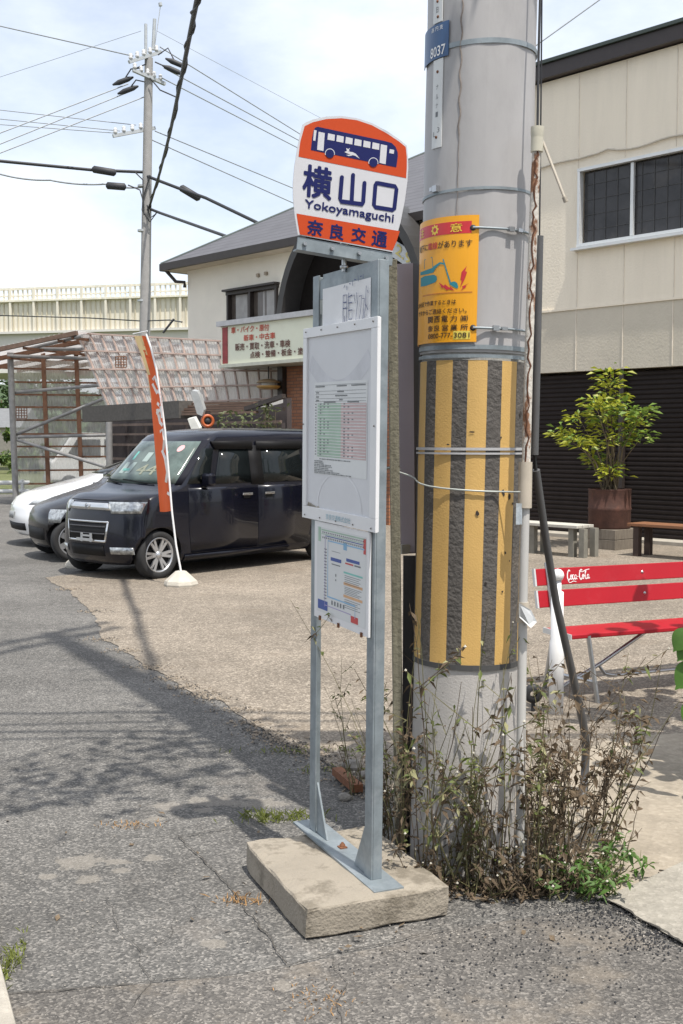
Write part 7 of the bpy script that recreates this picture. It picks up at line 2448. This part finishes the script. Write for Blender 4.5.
tuft('straw coloured scraps in the asphalt corner below the block', G(318, 1000), .05, .06, 80, .02, M_straw, 45, 'leaf litter')
tuft('short grass in the crack where the asphalt meets the lot', G(300, 752), .16, .03, 120, .03, M_grass, 46)
tuft('grass along the crack beside the bus stop frame', G(340, 772), .10, .03, 90, .03, M_grass, 47)
M_lit = mat('leaf_litter', (.13, .095, .06), .95, var=.5, scale=20)
def litter(label, spots, n, seed):
    r_ = random.Random(seed); mb = MB()
    for _ in range(n):
        c, sx, sy = r_.choice(spots)
        p = Vector((c.x + r_.gauss(0, sx), c.y + r_.gauss(0, sy), .006 + r_.random() * .012))
        leaf(mb, p, Vector((r_.gauss(0, 1), r_.gauss(0, 1), r_.gauss(0, .15))), r_.uniform(.012, .04), r_, 0, .5, .05)
    o = mb.build('leaf_litter', M_lit, fix=False)
    return tag(o, label, 'leaf litter', kind='stuff')
litter('dry brown leaf litter matted at the foot of the pole', [(G(430, 885), .10, .04), (G(500, 897), .12, .03), (G(560, 885), .08, .05), (G(400, 865), .03, .05)], 420, 51)
litter('scattered dry leaves on the asphalt around the concrete block', [(G(250, 905), .25, .2), (G(420, 940), .25, .06), (G(330, 790), .15, .1), (G(150, 830), .4, .2)], 60, 52)
# broken rusty channel and stones by the timber post
m = MB()
m.bar(G(337, 778) + Vector((0, 0, .035)), G(358, 795) + Vector((0, 0, .03)), .05, .035)
solo('rusty_channel', m, M_rust, 'short rusty steel piece lying by the foot of the left bus stop post', 'scrap metal')
rk = random.Random(9)
for k_, (x, y, s_, lab) in enumerate(((352, 770, .05, 'grey stone by the crack, largest of those behind the bus stop'), (366, 778, .035, 'brown stone right of the rusty steel piece'), (345, 800, .03, 'small stone in front of the rusty steel piece'), (385, 800, .04, 'dark stone at the foot of the timber post'))):
    bm = bmesh.new(); bmesh.ops.create_icosphere(bm, subdivisions=2, radius=s_)
    for v in bm.verts:
        v.co = v.co * (1 + .35 * noise.noise(v.co * 30 + Vector((k_ * 3, 0, 0)))); v.co.z = v.co.z * .6 + s_ * .45
    me = bpy.data.meshes.new('stone'); bm.to_mesh(me); bm.free(); me.materials.append(mat('stone_grey', (.2, .185, .165), .9, var=.35, scale=20))
    o = bpy.data.objects.new('stone', me); COL.objects.link(o); o.location = G(x, y); tag(o, lab, 'stone')

# ------------------------------------------------------------------ large leaved vine at the right edge, with its shade
M_big = mat('big_leaf', (.075, .17, .03), .45, var=.35, scale=6, transl=.35)
def bigleaf(mb, p, d, s, nrm):
    d = d.normalized(); sd = d.cross(nrm).normalized(); up = sd.cross(d)
    n = 9; vs = [p]
    L = []
    for i in range(n + 1):
        t = i / n
        w_ = s * .46 * (math.sin(math.pi * min(1, t * 1.02 + .06)) ** .75) * (1 - .25 * t)
        c_ = p + d * s * t - up * s * .18 * t * t
        L.append((c_ + sd * w_ + up * s * .07 * math.sin(t * 3), c_, c_ - sd * w_ + up * s * .07 * math.sin(t * 3)))
    vs = [q for tr in L for q in tr]
    fs = []
    for i in range(n):
        for j in (0, 1): fs.append((3 * i + j, 3 * i + j + 1, 3 * i + 4 + j, 3 * i + 3 + j))
    mb.add(vs, fs, 0, True)
vine_r = V3(1.80, 5.05)
vine = thing('leafy_shrub', 'big heart leaved green shrub cut by the right edge of the picture', 'plant', vine_r)
rv = random.Random(17)
ms, ml = MB(), MB()
def vleaf(p, s, d=None, nrm=None):
    bigleaf(ml, p, d or Vector((rv.gauss(0, 1), rv.gauss(0, .7), rv.gauss(-.5, .4))), s, nrm or Vector((rv.gauss(0, .3), -.5 + rv.gauss(0, .3), .8)))
for k_ in range(13):
    tx, ty, tz = rv.uniform(-.10, .9), rv.uniform(-.45, .6), rv.uniform(1.1, 2.5)
    pts = [Vector((rv.uniform(0, .25), rv.uniform(-.1, .1), 0)), Vector((tx * .5, ty * .5, tz * .55)), Vector((tx, ty, tz))]
    ms.tube(pts, [.016, .012, .005], 6)
    for _ in range(20):
        f_ = rv.uniform(.32, 1.05)
        q = pts[0].lerp(pts[1], f_ * 2) if f_ < .5 else pts[1].lerp(pts[2], f_ * 2 - 1)
        q = q + Vector((rv.gauss(0, .13), rv.gauss(0, .13), rv.gauss(0, .06)))
        wq_ = q + vine_r
        ls_ = rv.uniform(.12, .22)
        if 341.5 + F * (wq_.x - ls_ * 1.05) / max(.5, wq_.y * CP - (wq_.z - CAMZ) * SP) < 692: continue
        vleaf(q, ls_)
# upper crown reaching over the ground by the bench
for k_ in range(4):
    e_ = V3(2.45 + rv.uniform(-.3, .4), 5.75 + rv.uniform(-.3, .4)) - vine_r + Vector((0, 0, rv.uniform(1.8, 2.5)))
    ms.tube([Vector((.2, .1, 0)), e_ * .5 + Vector((0, 0, .2)), e_], [.018, .013, .006], 6)
    for _ in range(34):
        q = e_ + Vector((rv.gauss(0, .26), rv.gauss(0, .26), rv.gauss(0, .15))); ls_ = rv.uniform(.14, .24); wq_ = q + vine_r
        if 341.5 + F * (wq_.x - ls_ * 1.1) / max(.5, wq_.y * CP - (wq_.z - CAMZ) * SP) < 692: continue
        vleaf(q, ls_)
# the leaves the photograph shows
for (x, y, s_, dx, dz_) in ((690, 634, .12, -.5, -.6), (692, 648, .10, -.55, -.6), (698, 668, .15, -.75, -.8), (700, 705, .14, -.45, -.85), (699, 716, .13, -.3, -.9)):
    q = P(x, y - 4, 4.95) - vine_r
    vleaf(q, s_, Vector((dx, -.1, dz_)), Vector((-.15, -.9, .45)))
ms.build('stems', M_stem, vine); ml.build('leaves', M_big, vine, fix=False)

# ------------------------------------------------------------------ unseen trees added behind the viewer to darken reflections and sky-lit walls
for k_, (x, y, h) in enumerate(((-14, -17, 8), (-5, -20, 9.5), (5, -19, 8.5), (15, -16, 9), (24, -9, 8))):
    T_ = grove('added_tree', 'dense green unseen tree added behind the viewer to darken reflections', 'tree', (x, y), 3.6, 2.5, h, 1500, .75, M_fol1, M_fol2, 60 + k_)
    T_['group'] = 'added trees behind the viewer'

# ------------------------------------------------------------------ roadside tree behind the viewer's left shoulder; a bough reaches over the road and dapples it
TB = V3(-2.9, .4)
ot = thing('street_tree', 'leafy tree on the verge behind the viewer with one bough over the road', 'tree', TB)
ro = random.Random(77)
mt_, ml_ = MB(), MB()
mt_.tube([(0, 0, 0), (.03, .05, 1.6), (.08, .1, 3.2), (.1, .2, 4.6), (.05, .2, 6.2)], [.15, .13, .10, .08, .03], 10)
SH = Vector((SUN_AZ[0], SUN_AZ[1], 0)) / math.tan(R(SUN_EL))
for x, y, h, n_, rr in ((250, 742, 5.1, 46, .26), (215, 765, 5.0, 50, .26), (160, 745, 5.2, 36, .22), (140, 780, 4.9, 44, .24), (75, 790, 4.9, 28, .24), (45, 775, 5.0, 14, .2), (100, 755, 5.1, 16, .2), (180, 715, 5.3, 12, .2), (280, 752, 5.0, 30, .22), (20, 800, 4.8, 16, .2), (200, 735, 5.2, 24, .25)):
    g_ = G(x, y)
    p_ = g_ + SH * h + Vector((0, 0, h)) - TB
    st_ = Vector((.1, .2, 4.3))
    mid_ = st_.lerp(p_, .5) + Vector((0, 0, .35))
    mt_.tube([st_, st_.lerp(mid_, .5) + Vector((0, 0, .1)), mid_, mid_.lerp(p_, .5) + Vector((0, 0, .05)), p_], [.03, .022, .016, .010, .004], 6)
    for _ in range(n_):
        leaf(ml_, p_ + Vector((ro.gauss(0, rr), ro.gauss(0, rr * .8), ro.gauss(0, .12))), Vector((ro.gauss(0, 1), ro.gauss(0, 1), ro.gauss(-.2, .3))), ro.uniform(.08, .16), ro, 0, .5)
for _ in range(1500):
    a_ = ro.uniform(0, 6.28); r_ = ro.uniform(.2, 1.5); q = Vector((-.7 + r_ * math.cos(a_), -.9 + r_ * math.sin(a_), 5.4 + ro.gauss(0, .8)))
    leaf(ml_, q, Vector((ro.gauss(0, 1), ro.gauss(0, 1), ro.gauss(-.1, .4))), ro.uniform(.12, .22), ro, 0, .5)
for k_ in range(7):
    a_ = k_ * .9
    mt_.tube([(.08, .1, 3.6 + .2 * k_), (-.4 + .6 * math.cos(a_), -.5 + .6 * math.sin(a_), 4.8 + .1 * k_), (-.7 + 1.3 * math.cos(a_), -.9 + 1.3 * math.sin(a_), 5.6)], [.05, .03, .008], 6)
mt_.build('trunk', mat('bark_brown', (.12, .095, .07), .9, var=.35, scale=9, bump=.5), ot); ml_.build('crown', M_fol2, ot, fix=False)
